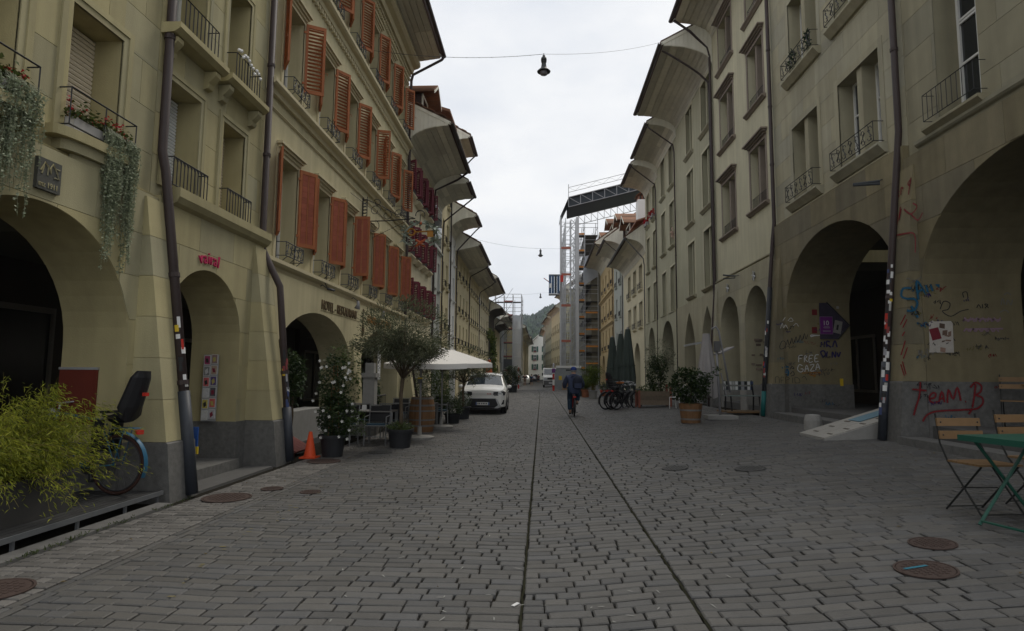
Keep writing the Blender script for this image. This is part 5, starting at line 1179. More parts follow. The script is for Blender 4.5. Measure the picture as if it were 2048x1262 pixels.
    h9 = simple('ochre sandstone house with white upper casements beside the scaffold', 57.41, 70.5, PL_O, [(4.3, 6.4), (7.5, 9.4), (10.6, 12.4)], (58.9, 61.4, 64.6, 67.5), 14.3, 1.7, 13.3, 1.15, fr=WFR, rails='bars', arches=[(60.5, 1.2, 2.6, 3.8), (66.5, 1.4, 2.6, 3.8)], mull=True, tiles=True, zband=3.9, pitch=36, rd=5.5)
    h9.band(6.7, .25, .2); h9.band(9.75, .3, .25); dormer(h9, 61.0, .2, 16.2, 2.4, 1.4, rng); dormer(h9, 66.0, .0, 16.0, 2.4, 1.4, rng)
    # chimney and gable wall standing behind the lower cream house
    t = thing('chimney', 'white chimney with a small tiled cap above the lower tiled roofs', 'chimney', (7.65, 45.5, 13.0))
    MB().box(-.38, .38, -.5, .5, 0, 2.0).build('stack', PL_W, t)
    m = MB()
    for x in (-.34, -.1, .14, .34-.1): m.box(x, x+.1, -.45, .45, 2.0, 2.3)
    m.build('flue_bricks', mat('flue_brick', (.2, .09, .06)), t)
    m = MB()
    for q in (-1, 1):
        for i in range(5): m.obox((q*(.44-.09*i), 0, 2.34+.06*i), (.07, 0, -.035*q), (0, .6, 0), (.004, 0, .014))
    m.build('tile_cap', TILE, t)
    # ---------------- scaffolded house and the far end
    hs = House('shade-coloured stone house wrapped in the tall right scaffold', S, 5.9, 71.5, 86, ZB, 14.5, mat('shade_toned_sandstone', (.17,.155,.11), .9, .15, 3, stain=.3), group='houses along the right side')  # shade under the scaffold decks is put into the stone colour
    W = [(72+2.4*i, 73.2+2.4*i, a, a+1.9) for i in range(5) for a in (4.5, 7.7, 11)]
    hs.wall(ZB, 14.5, W)
    for w in W: hs.window(*w, d=.2, fr=GFR)
    m = MB(); hs.box(m, .5, 8, 71.5, 86, ZB, 14.5); hs.part(m, 'rear_building', MATS['shade_toned_sandstone'])
    def angled(label, x0, ya, x1, yb, wall, zt, rows, n, roofz, group='houses along the right side', eave=.75):
        L = sqrt((x1-x0)**2+(yb-ya)**2); ang = atan2(-(x1-x0), yb-ya)
        h = House(label, S, (x0+x1)/2, (ya+yb)/2-L/2, (ya+yb)/2+L/2, .2, zt, wall, ang=ang, group=group)
        h.o = ((x0+x1)/2, (ya+yb)/2, .2); h.t.location = h.o
        W = [(h.y0+L*(i+.5)/n-.5, h.y0+L*(i+.5)/n+.5, a, a+1.5) for i in range(n) for a in rows]; h.wall(.2, zt-.03, W)
        for w in W: h.window(*w, d=.08, fr=GFR); h.sill(w[0], w[1], w[2], dep=.1); h.rail(w[0]+.1, w[1]-.1, w[2], w[2]+.4, dep=.1, pitch=.25)
        m = MB(); h.box(m, .5, 8, h.y0, h.y1, .2, zt); h.part(m, 'rear_building', wall)
        h.eave(zt-.6, eave, zt, boards=4, sep=False, tiles=True, rd=roofz, pitch=36)
        return h
    angled('far grey green house with red roof right of the white house, beyond the scaffold', 4.0, 86.5, 3.0, 98, PL_R4, 14.2, (3.4, 6.4, 9.4, 11.8), 5, 5)
    angled('far straw coloured house with a red tiled roof next to the white gable', 3.0, 98.2, 1.8, 112, PL_Y, 12.8, (3.3, 6.0, 8.8), 5, 6)
    angled('far olive house at the bend with a red tiled roof, nearest the white gable', 1.8, 112.2, .8, 128, PL_R4, 12.4, (3.2, 5.8, 8.4), 5, 6)
    angled('farthest grey house on the right, partly behind the white gable', .8, 128.3, .3, 146, PL_B, 11.4, (3.2, 5.6, 8), 5, 6)
    # white gable house closing the street
    t = thing('house', 'white house with green shutters and a dark round arch closing the far end', 'house', (-1.7, 150, -.6))
    m = MB(); m.add([(-2.2,0,0),(3.2,0,0),(3.2,0,11.5),(0.9,0,11.9),(-2.2,0,9.2),(-2.2,9,0),(3.2,9,0),(3.2,9,11.5),(.9,9,11.9),(-2.2,9,9.2)], [(0,1,2,3,4),(5,9,8,7,6),(0,4,9,5),(1,6,7,2),(3,8,9,4),(2,7,8,3)]); m.build('wall', mat('bright_white_plaster', (.78, .78, .76), .9, .03), t)
    m = MB(); m.prism([(-.55+.0, 0), (.95, 0)]+[(.2+.75*cos(pi*i/10), 1.7+.75*sin(pi*i/10)) for i in range(11)], lambda a, b, d: (a, d, b), -.05, .3); m.build('arched_doorway', SHOP, t)
    for z in (3.6, 5.9, 8.0):
        for x in (.0, 3.0-.45):
            w = MB().box(x-.38, x+.38, -.05, .1, z, z+1.35).build('window', WFR, t); 
            for px in (x-.34, x+.02): 
                for pz in (z+.05, z+.72): MB().box(px, px+.32, -.06, -.02, pz, pz+.58).build('pane', GLASS, w)
            for q in (-1, 1): MB().box(x+q*.62-.2, x+q*.62+.2, -.10, -.06, z-.03, z+1.38).build('shutter', SHUTG, t)
            fl = MB().box(x-.36, x+.36, -.2, -.07, z-.1, z+.14).build('flower_box', mat('dark_red_flowers', (.2, .03, .04)), t)
    m = MB(); m.add([(-3.3,-1.2,8.25),(.9,-1.2,12.05),(.9,10,12.05),(-3.3,10,8.25),(-3.3,-1.2,8.45),(.9,-1.2,12.3),(.9,10,12.3),(-3.3,10,8.45)], [(0,3,2,1),(4,5,6,7),(0,1,5,4),(1,2,6,5),(2,3,7,6),(3,0,4,7)]); m.build('roof', mat('pale_soffit', (.55,.53,.5)), t)
    for i, (y0, y1, x, zt, lb, wl) in enumerate(((91, 104, -3.55, 8.8, 'dark far house just past the netted scaffold on the left', PL_Y), (104.2, 120, -3.45, 8.6, 'far cream house left of the white gable', PL_4), (120.3, 146, -3.2, 9.0, 'farthest house on the left beside the white gable', PL_Y))):
        L = y1-y0; h = House(lb, -1, x, y0, y1, 0, zt, wl, group='houses along the left side'); W = [(y0+L*(i+.5)/5-.5, y0+L*(i+.5)/5+.5, a, a+1.4) for i in range(5) for a in (3.2, 5.6)]
        h.wall(0, zt-.02, W); [h.window(*w, d=.2, fr=GFR) for w in W]; m = MB(); h.box(m, .5, 7, y0, y1, 0, zt); h.part(m, 'rear_building', wl)
        h.eave(zt-.6, 1.0, zt, boards=4, sep=False, tiles=True, rd=5, pitch=36)
def skin_mesh(name, pts, edges, rad, m, sub=2, root=0):
    me = bpy.data.meshes.new(name); me.from_pydata([tuple(p) for p in pts], edges, [])
    ob = bpy.data.objects.new(name, me); COL.objects.link(ob)
    ob.modifiers.new('s', 'SKIN'); sv = me.skin_vertices[0].data
    for i, r in enumerate(rad):
        sv[i].radius = (r, r) if not isinstance(r, tuple) else r; sv[i].use_root = (i == root)
    ss = ob.modifiers.new('u', 'SUBSURF'); ss.levels = sub; ss.render_levels = sub
    bpy.context.view_layer.update()
    new = bpy.data.meshes.new_from_object(ob.evaluated_get(bpy.context.evaluated_depsgraph_get()))
    bpy.data.objects.remove(ob); bpy.data.meshes.remove(me)
    new.name = name; new.materials.clear(); new.materials.append(m); new.polygons.foreach_set('use_smooth', [True]*len(new.polygons))
    return new

# ------------------------------------------------------------------ hanging street lamps
def lamps():
    def one(x, y, z, ends, label, sag=.35):
        t = thing('street_lamp', label, 'street lamp', (x, y, z), group='lamps hung on cables over the street')
        MB().lathe([(.0,-.02),(.035,0),(.045,.02),(.02,.05)], (0,0,-.08), 10).tube([(0,0,-.08),(0,0,.02)], .012, 6).build('hanger', IRONG, t)
        MB().lathe([(.02,-.10),(.075,-.115),(.085,-.16),(.085,-.21),(.07,-.215),(.07,-.235),(.082,-.24),(.082,-.25),(.066,-.26),(.070,-.34),(.085,-.42),(.10,-.455),(.145,-.49),(.20,-.545),(.195,-.56),(.11,-.52),(.10,-.52)], n=20).build('housing', mat('lamp_green_grey', (.045, .05, .05), .5), t, smooth=True)
        MB().lathe([(.09,-.52),(.108,-.56),(.112,-.60),(.10,-.64),(.0001,-.655)], n=20, caps=False).build('glass_bowl', mat('lamp_bowl', (.22, .21, .24), .25), t, smooth=True)
        for k, e in enumerate(ends):
            e = Vector(e)-Vector((x, y, z)); m = MB()
            P = [e*(i/14)+Vector((0, 0, -sag*4*(i/14)*(1-i/14)*.5)) for i in range(15)]
            m.tube(P, .005 if k else .007, 4); c = m.build('cable', IRONG, t)
            if k == 0: m = MB(); [m.tube([P[i]*.97+P[min(i+1, 14)]*.03, P[i]*.9+P[min(i+1, 14)]*.1], .010, 4) for i in range(1, 14)]; m.build('cable_clip', IRON, c, kind='stuff')
    one(.03, 17, 11.1, [(-5.33, 17.2, 11.45), (5.1, 24.2, 15.6)], 'nearest hanging street lamp, large against the sky')
    one(-.12, 45, 11.2, [(-5.3, 45, 12.0), (6.8, 46, 11.9)], 'second hanging street lamp, below the large one')
    one(-.18, 75, 11.9, [(-5.2, 76, 12.0), (5.4, 76, 13)], 'third hanging street lamp, small beside the scaffold hoist')
    one(-.95, 100, 11.6, [(-5, 101, 11.8), (3, 101, 12.4)], 'fourth hanging street lamp, low in front of the sky')
    one(-1.9, 124, 10.9, [(-4, 124, 11), (1, 124, 11.2)], 'farthest hanging street lamp in front of the wooded hill')

# ------------------------------------------------------------------ vehicles
def make_car(name, label, loc, rz, paint, detailed=True, group='parked cars'):
    t = thing(name, label, 'car', loc, rz, group)
    ST = [(-2.12, [(.50,.30),(.68,.34),(.74,.50),(.74,.78),(.66,.89),(.34,.92),(0,.93)]),
          (-2.04, [(.58,.24),(.80,.30),(.85,.52),(.85,.82),(.77,.945),(.4,.98),(0,.99)]),
          (-1.85, [(.60,.22),(.87,.30),(.90,.56),(.885,.89),(.81,1.0),(.4,1.035),(0,1.045)]),
          (-1.45, [(.62,.22),(.89,.30),(.91,.58),(.895,.93),(.82,1.04),(.4,1.08),(0,1.085)]),
          (-.98, [(.62,.22),(.89,.30),(.91,.6),(.89,.94),(.80,1.055),(.4,1.09),(0,1.10)]),
          (-.28, [(.62,.22),(.89,.30),(.91,.6),(.89,.97),(.66,1.50),(.36,1.555),(0,1.565)]),
          (.45, [(.62,.22),(.89,.30),(.91,.6),(.89,.98),(.67,1.55),(.36,1.605),(0,1.615)]),
          (1.25, [(.62,.22),(.89,.30),(.91,.6),(.89,1.0),(.65,1.53),(.35,1.575),(0,1.585)]),
          (1.75, [(.62,.24),(.88,.32),(.90,.6),(.87,1.0),(.62,1.45),(.33,1.49),(0,1.50)]),
          (2.02, [(.60,.28),(.84,.36),(.86,.62),(.82,1.0),(.70,1.08),(.36,1.1),(0,1.1)]),
          (2.10, [(.55,.34),(.78,.42),(.80,.64),(.76,.94),(.66,.98),(.34,1.0),(0,1.0)])]
    K = 7
    def full(pr): return [(x, z) for x, z in pr]+[(-x, z) for x, z in pr[-2::-1]]
    vs = []; fs = []; n = 2*K-1
    for y, pr in ST: vs += [(x, y, z) for x, z in full(pr)]
    for i in range(len(ST)-1):
        for j in range(n-1): a = i*n+j; fs.append((a, a+1, a+n+1, a+n))
        fs.append((i*n+n-1, i*n, (i+1)*n, (i+1)*n+n-1))
    fs.append(tuple(range(n))); fs.append(tuple(range((len(ST)-1)*n, len(ST)*n))[::-1])
    body = MB().add(vs, fs).build('body', paint, t)
    def S(i, f, j, g, sgn=1, off=.008):
        def q(a, b): y, pr = ST[a]; return Vector((pr[b][0], y, pr[b][1]))
        p = (q(i,j)*(1-f)+q(i+1,j)*f)*(1-g)+(q(i,j+1)*(1-f)+q(i+1,j+1)*f)*g
        nrm = (q(i+1,j)-q(i,j)).cross(q(i,j+1)-q(i,j)); nrm = nrm.normalized() if nrm.length > 0 else Vector((1,0,0))
        if nrm.x < 0 and abs(nrm.x) > .01: nrm = -nrm
        if abs(nrm.x) <= .3 and nrm.z < 0: nrm = -nrm
        p = p+nrm*off; return Vector((p.x*sgn, p.y, p.z))
    # windscreen and rear screen
    g = MB(); rows = [(.06, 'a'), (.94, 'b')]
    L = [S(4, .08, 4, .12, 1), S(4, .08, 5, 0, 1), S(4, .08, 5, 1, 1), S(4, .08, 5, 0, -1), S(4, .08, 4, .12, -1)]
    U = [S(4, .93, 4, .12, 1), S(4, .93, 5, 0, 1), S(4, .93, 5, 1, 1), S(4, .93, 5, 0, -1), S(4, .93, 4, .12, -1)]
    g.add(L+U, [(i, i+1, 6+i, 5+i) for i in range(4)]); g.build('windscreen', mat('car_glass', (.03, .04, .05), .03, .1, 2, spec=1.0), t)
    if detailed:
        gd = MB().add([S(4, .09, 4, .14, 1, .011), S(4, .09, 5, 0, 1, .011), S(4, .92, 5, 0, 1, .011), S(4, .92, 4, .14, 1, .011)], [(0,1,2,3)])
        for sg in (1, -1):
            m = MB()
            for i, f0, f1 in ((4, .35, 1), (5, .0, .46), (5, .54, 1), (6, .0, .92), (7, .08, .8)):
                m.add([S(i, f0, 3, .1 if i > 4 else .1, sg), S(i, f1, 3, .1, sg), S(i, f1, 3, .9, sg), S(i, f0, 3, .9 if i > 4 else .55, sg)], [(0,1,2,3)])
            m.build('side_window', MATS['car_glass'], t)
            m = MB(); x = .93*sg
            for yc in (-1.28, 1.28):
                m.prism([(yc+.40*cos(a), .36+.40*sin(a)) for a in [pi*i/12 for i in range(13)]]+[(yc-.40, .2), (yc+.40, .2)], lambda a, b, d: (d*sg, a, b), .86, .925)
            m.box(.86*sg, .92*sg, -.87, .87, .22, .32); m.build('cladding', BLACK, t)
            m = MB().ball((1.0*sg, -.72, 1.05), .1, 10, 6, (1, .6, .7)).tube([(.88*sg, -.7, 1.0), (.98*sg, -.72, 1.04)], .03, 6); m.build('wing_mirror', paint, t, smooth=True)
            m = MB(); 
            for y in (-.15, .75): m.box(.905*sg, .93*sg, y, y+.18, .82, .85)
            m.build('door_handle', paint, t); m = MB()
            for y in (-.62, .25, 1.1): m.box(.9*sg, .9125*sg, y, y+.012, .36, .95)
            m.build('door_gap', BLACK, t)
            hl = MB().prism([(.40,.76),(.46,.71),(.86,.735),(.89,.85),(.82,.895),(.42,.86)], lambda a,b,d: (a*sg, d+.20*max(0,a-.5), b), -2.150, -1.9).build('headlight', mat('headlamp_dark', (.03,.03,.034), .15, spec=.9), t)
            MB().box(.60*sg,.74*sg,-2.155+.02,-2.10,.77,.84).build('lens', mat('headlamp_lens', (.42,.44,.47), .1, spec=1), hl)
            MB().prism([(.64,.36),(.82,.40),(.84,.56),(.70,.54)], lambda a,b,d: (a*sg, d+.2*max(0,a-.55), b), -2.135, -1.95).build('side_vent', BLACK, t)
        MB().prism([(-.56,.26),(.56,.26),(.60,.36),(.50,.60),(-.50,.60),(-.60,.36)], lambda a,b,d: (a,d,b), -2.14, -2.05).build('grille', BLACK, t)
        sv = mat('silver_trim', (.4,.41,.42), .35)
        MB().prism([(-.52,.60),(.52,.60),(.51,.63),(-.51,.63)], lambda a,b,d: (a,d,b), -2.155, -2.05).build('bumper_trim', sv, t)
        for sg in (1, -1): MB().prism([(.44,.24),(.60,.24),(.70,.34),(.56,.60),(.50,.60),(.60,.36)], lambda a,b,d: (a*sg,d+.12*max(0,a-.5),b), -2.16, -2.03).build('bumper_corner', sv, t)
        MB().prism([(-.60,.18),(.60,.18),(.72,.245),(-.72,.245)], lambda a,b,d: (a,d,b), -2.11, -1.9).build('lower_bumper', BLACK, t)
        pl = MB().box(-.26,.26,-2.168,-2.141,.36,.47).build('number_plate', PWHITE, t)
        for sg in (-1, 1): MB().box(.218*sg,.259*sg,-2.1695,-2.168,.361,.469).build('blue_band', BLUE, pl)
        m = MB(); [m.box(-.19+.062*k+(.02 if k > 1 else 0), -.155+.062*k+(.02 if k > 1 else 0), -2.1695, -2.168, .39, .445) for k in range(6)]; m.build('plate_characters', BLACK, pl, kind='stuff')
        MB().obox((0, -2.125, .785), (.40, 0, 0), (0, .012, 0), (0, .008, .035)).build('upper_grille', mat('pale_grille', (.5,.5,.49), .4), t)
        m = MB(); [m.box(.17+.06*k, .205+.06*k, -2.145, -2.125, .77, .805) for k in range(3)]; m.build('red_marks', RED, t, kind='stuff')
        m = MB(); [m.tube([(.62*s_, -.1, 1.58), (.62*s_, 0, 1.63), (.62*s_, 1.3, 1.62), (.62*s_, 1.4, 1.57)], .018, 6) for s_ in (-1, 1)]; m.build('roof_rail', mat('silver_trim', (.4,.41,.42)), t)
    for sg in (1, -1):
        for yc in (-1.28, 1.28):
            def disc(pr, n=24): 
                mm = MB().lathe(pr, n=n, caps=False); mm.xform(Matrix.Translation((.80*sg, yc, .34)) @ Matrix.Rotation(pi/2*sg, 4, 'Y')); return mm
            w = disc([(.22,-.11),(.31,-.115),(.34,-.09),(.345,0),(.34,.09),(.31,.115),(.22,.11),(.22,-.11)]).build('wheel', RUBBER, t, smooth=False)
            disc([(.001,.08),(.06,.085),(.07,.06),(.20,.075),(.225,.105),(.225,-.1)]).build('rim', mat('wheel_silver', (.28,.285,.29), .35, metal=.5), w)
    return t

def make_van():
    t = thing('van', 'white delivery van with a grey lower body parked by the scaffold', 'van', (1.15, 77, .1))
    W = mat('van_white', (.72,.72,.70), .4, .03)
    MB().prism([(-2.4,.35),(2.5,.35),(2.5,2.3),(2.3,2.42),(-1.0,2.42),(-1.7,1.55),(-2.35,1.3),(-2.4,1.0)], lambda a,b,d: (d,a,b), -.95, .95).build('body', W, t)
    MB().add([(-.82,-1.02,2.32),(.82,-1.02,2.32),(.86,-1.66,1.62),(-.86,-1.66,1.62)], [(0,1,2,3)]).xform(Matrix.Translation((0,-.03,.03))).build('windscreen', MATS['car_glass'], t)
    for sg in (-1, 1):
        MB().box(.951*sg, .958*sg, -1.25, -.5, 1.5, 2.1).build('side_window', MATS['car_glass'], t)
        MB().box(.95*sg, 1.12*sg, -1.55, -1.45, 1.45, 1.8).build('wing_mirror', BLACK, t)
        MB().box(.5*sg, .88*sg, -2.44, -2.38, .95, 1.18).build('headlight', mat('headlamp_lens', (.5,.52,.55)), t)
        for yc in (-1.6, 1.5): MB().lathe([(.0001,-.1),(.34,-.1),(.34,.1),(.0001,.1)], n=18, caps=False).xform(Matrix.Translation((.86*sg, yc, .34)) @ Matrix.Rotation(pi/2, 4, 'Y')).build('wheel', RUBBER, t)
    MB().box(-.9,.9,-2.5,-2.401,.3,.85).build('bumper', mat('grey_plastic', (.12,.12,.12)), t); MB().box(-.45,.45,-2.46,-2.401,.98,1.2).build('grille', BLACK, t); MB().box(-.26,.26,-2.52,-2.5,.5,.62).build('number_plate', PWHITE, t)

# ------------------------------------------------------------------ bicycles
BK = {}
def make_bike(label, loc, rz, color, seat=False, guard=None, basket=False, scale=1.0, rack=True, group=None, tilt=0.0, tyre=RUBBER):
    t = thing('bicycle', label, 'bicycle', loc, rz, group); t.scale = (scale,)*3; t.rotation_euler = (0, tilt, rz)
    R = .345; YF = 1.06
    key = ('w', tyre.name)
    if key not in BK:
        def ring(r, rr, n=32, k=6):
            m = MB(); vs = []
            for i in range(n):
                a = 2*pi*i/n
                for j in range(k): b = 2*pi*j/k; q = r+rr*cos(b); vs.append((rr*sin(b), q*cos(a), q*sin(a)))
            m.add(vs, [(i*k+j, i*k+(j+1) % k, ((i+1) % n)*k+(j+1) % k, ((i+1) % n)*k+j) for i in range(n) for j in range(k)]); return m
        sp = MB()
        for i in range(28):
            a = 2*pi*i/28; b = a+.4*(1 if i % 2 else -1); sp.tube([((.025 if i % 2 else -.025), .02*cos(b), .02*sin(b)), (0, (R-.03)*cos(a), (R-.03)*sin(a))], .0016, 3, caps=False)
        sp.lathe([(.0001,-.045),(.022,-.04),(.022,.04),(.0001,.045)], n=8, caps=False)
        for i in range(len(sp.v)-32, len(sp.v)): x, y, z = sp.v[i]; sp.v[i] = (z, x, y)
        BK[key] = (ring(R-.02, .021).mesh('tyre', tyre, True), ring(R-.05, .009).mesh('rim', mat('dark_rim', (.05,.05,.055), .4), True), sp.mesh('spokes', mat('dark_rim', (.05,.05,.055), .4)))
    for y in (0, YF):
        a, b, c = BK[key]; w = link('wheel', a, t, loc=(0, y, R)); link('rim', b, w); link('spokes', c, w, kind='stuff')
    P = dict(bb=(0,.44,.30), st=(0,.26,.84), hd=(0,.86,.92), hl=(0,.90,.76), ra=(0,0,R), fa=(0,YF,R))
    f = MB()
    for a, b, r in (('bb','st',.016),('bb','hl',.019),('st','hd',.016),('hd','hl',.02)): f.tube([P[a], P[b]], r, 8)
    for sx in (-.05, .05): f.tube([(sx,0,R),(sx*.6,.22,.80)], .008, 6).tube([(sx,0,R),(sx*.8,.40,.30)], .009, 6)
    f.build('frame', color, t, smooth=True)
    m = MB().tube([P['hl'], (0,.92,.70)], .018, 6)
    for sx in (-.05,.05): m.tube([(0,.92,.72),(sx,.93,.70),(sx,YF,R)], .011, 6)
    m.build('fork', color, t, smooth=True)
    m = MB().tube([P['hd'],(0,.84,1.02)], .014, 6).tube([(-.29,.66,1.06),(-.22,.76,1.06),(0,.86,1.03),(.22,.76,1.06),(.29,.66,1.06)], .012, 6); hb = m.build('handlebar', STEEL, t, smooth=True)
    for sx in (-1, 1): MB().tube([(.30*sx,.62,1.06),(.27*sx,.69,1.06)], .018, 6).build('grip', BLACK, hb)
    MB().ball((0,.95,.93), .05, 8, 6).build('front_lamp', STEEL, t)
    m = MB().tube([P['st'],(0,.235,.93)], .013, 6); m.build('seat_post', STEEL, t)
    MB().add([(-.085,.10,.96),(.085,.10,.96),(.03,.30,.95),(.018,.38,.94),(-.018,.38,.94),(-.03,.30,.95),(-.08,.09,.93),(.08,.09,.93),(.02,.38,.92),(-.02,.38,.92)], [(0,1,2,3,4,5),(6,9,8,7),(0,6,7,1),(1,7,8,3,2),(4,9,6,0,5),(3,8,9,4)]).build('saddle', BLACK, t)
    m = MB().lathe([(.0001,-.012),(.09,-.01),(.09,.01),(.0001,.012)], n=16, caps=False).xform(Matrix.Translation((.06,.44,.30)) @ Matrix.Rotation(pi/2, 4, 'Y')); m.tube([(.07,.44,.30),(.08,.42,.13)], .009, 5).tube([(-.07,.44,.30),(-.08,.46,.47)], .009, 5).box(.08,.17,.38,.46,.12,.14).box(-.17,-.08,.42,.5,.46,.48); m.build('crank', IRON, t)
    if rack:
        m = MB()
        for sx in (-.06, 0, .06): m.tube([(sx,-.22,.76),(sx,.2,.76)], .006, 5)
        for y in (-.22, 0, .18): m.tube([(-.06,y,.76),(.06,y,.76)], .006, 5)
        for sx in (-.07,.07): m.tube([(sx,0,R),(sx*.9,-.1,.76)], .006, 5)
        m.build('rear_rack', IRON if guard is None else guard, t)
        MB().box(-.05,.05,-.26,-.225,.69,.74).build('tail_light', RED, t)
    for y, a0, a1 in ((0, .15*pi, 1.12*pi), (YF, .25*pi, 1.0*pi)):
        m = MB(); n = 14; vs = []
        for i in range(n+1):
            a = a0+(a1-a0)*i/n
            for x, q in ((-.032, R+.022), (0, R+.038), (.032, R+.022)): vs.append((x, y+q*cos(a), R+q*sin(a)))
        m.add(vs, [(i*3+j, i*3+j+1, i*3+j+4, i*3+j+3) for i in range(n) for j in range(2)]); m.build('mudguard', guard or BLACK, t, smooth=True)
    if basket:
        m = MB()
        for z in (.86, .95, 1.04, 1.12): m.tube([(-.17,-.28,z),(.17,-.28,z),(.17,.1,z),(-.17,.1,z),(-.17,-.28,z)], .006, 4)
        for i in range(8): q = -.17+.34*i/7; m.tube([(q,-.28,.86),(q,-.28,1.12)], .004, 4).tube([(q,.1,.86),(q,.1,1.12)], .004, 4)
        m.box(-.16,.16,-.27,.09,.855,.86); m.build('basket', IRON, t)
    if seat:
        sm = MB(); rowsY = [(.18,.90),(.05,.84),(-.10,.86),(-.17,1.0),(-.22,1.18),(-.25,1.34),(-.245,1.42)]; wd = [.13,.16,.17,.17,.155,.14,.09]; dp = [.05,.06,.08,.1,.09,.07,.03]
        vs = []
        for (y, z), w, d in zip(rowsY, wd, dp):
            up = z > .95
            for u in (-1, -.75, -.35, 0, .35, .75, 1):
                e = d*(u*u); vs.append((w*u, y+(e if up else 0), z+(0 if up else e)))
        n = 7; back = [(x*1.02, y-(.035 if z > .95 else 0), z-(0 if z > .95 else .035)) for x, y, z in vs]; k = len(vs)
        fs = [(i*n+j, i*n+j+1, (i+1)*n+j+1, (i+1)*n+j) for i in range(len(rowsY)-1) for j in range(n-1)]
        fs2 = [tuple(q+k for q in f[::-1]) for f in fs]; edge = [i*n for i in range(7)]+[6*n+j for j in range(1, n)]+[i*n+n-1 for i in range(5, -1, -1)]+[j for j in range(n-2, 0, -1)]
        fs3 = [(edge[i], edge[(i+1) % len(edge)], edge[(i+1) % len(edge)]+k, edge[i]+k) for i in range(len(edge))]
        cs = MB().add(vs+back, fs+fs2+fs3).build('child_seat', BLACK, t)
        MB().box(-.03,.03,-.30,-.262,1.13,1.17).build('reflector', RED, cs)
        for sx in (-1, 1): MB().box(.11*sx,.17*sx,.12,.22,.5,.86).box(.12*sx,.16*sx,.2,.34,.48,.52).build('foot_rest', BLACK, cs)
    return t

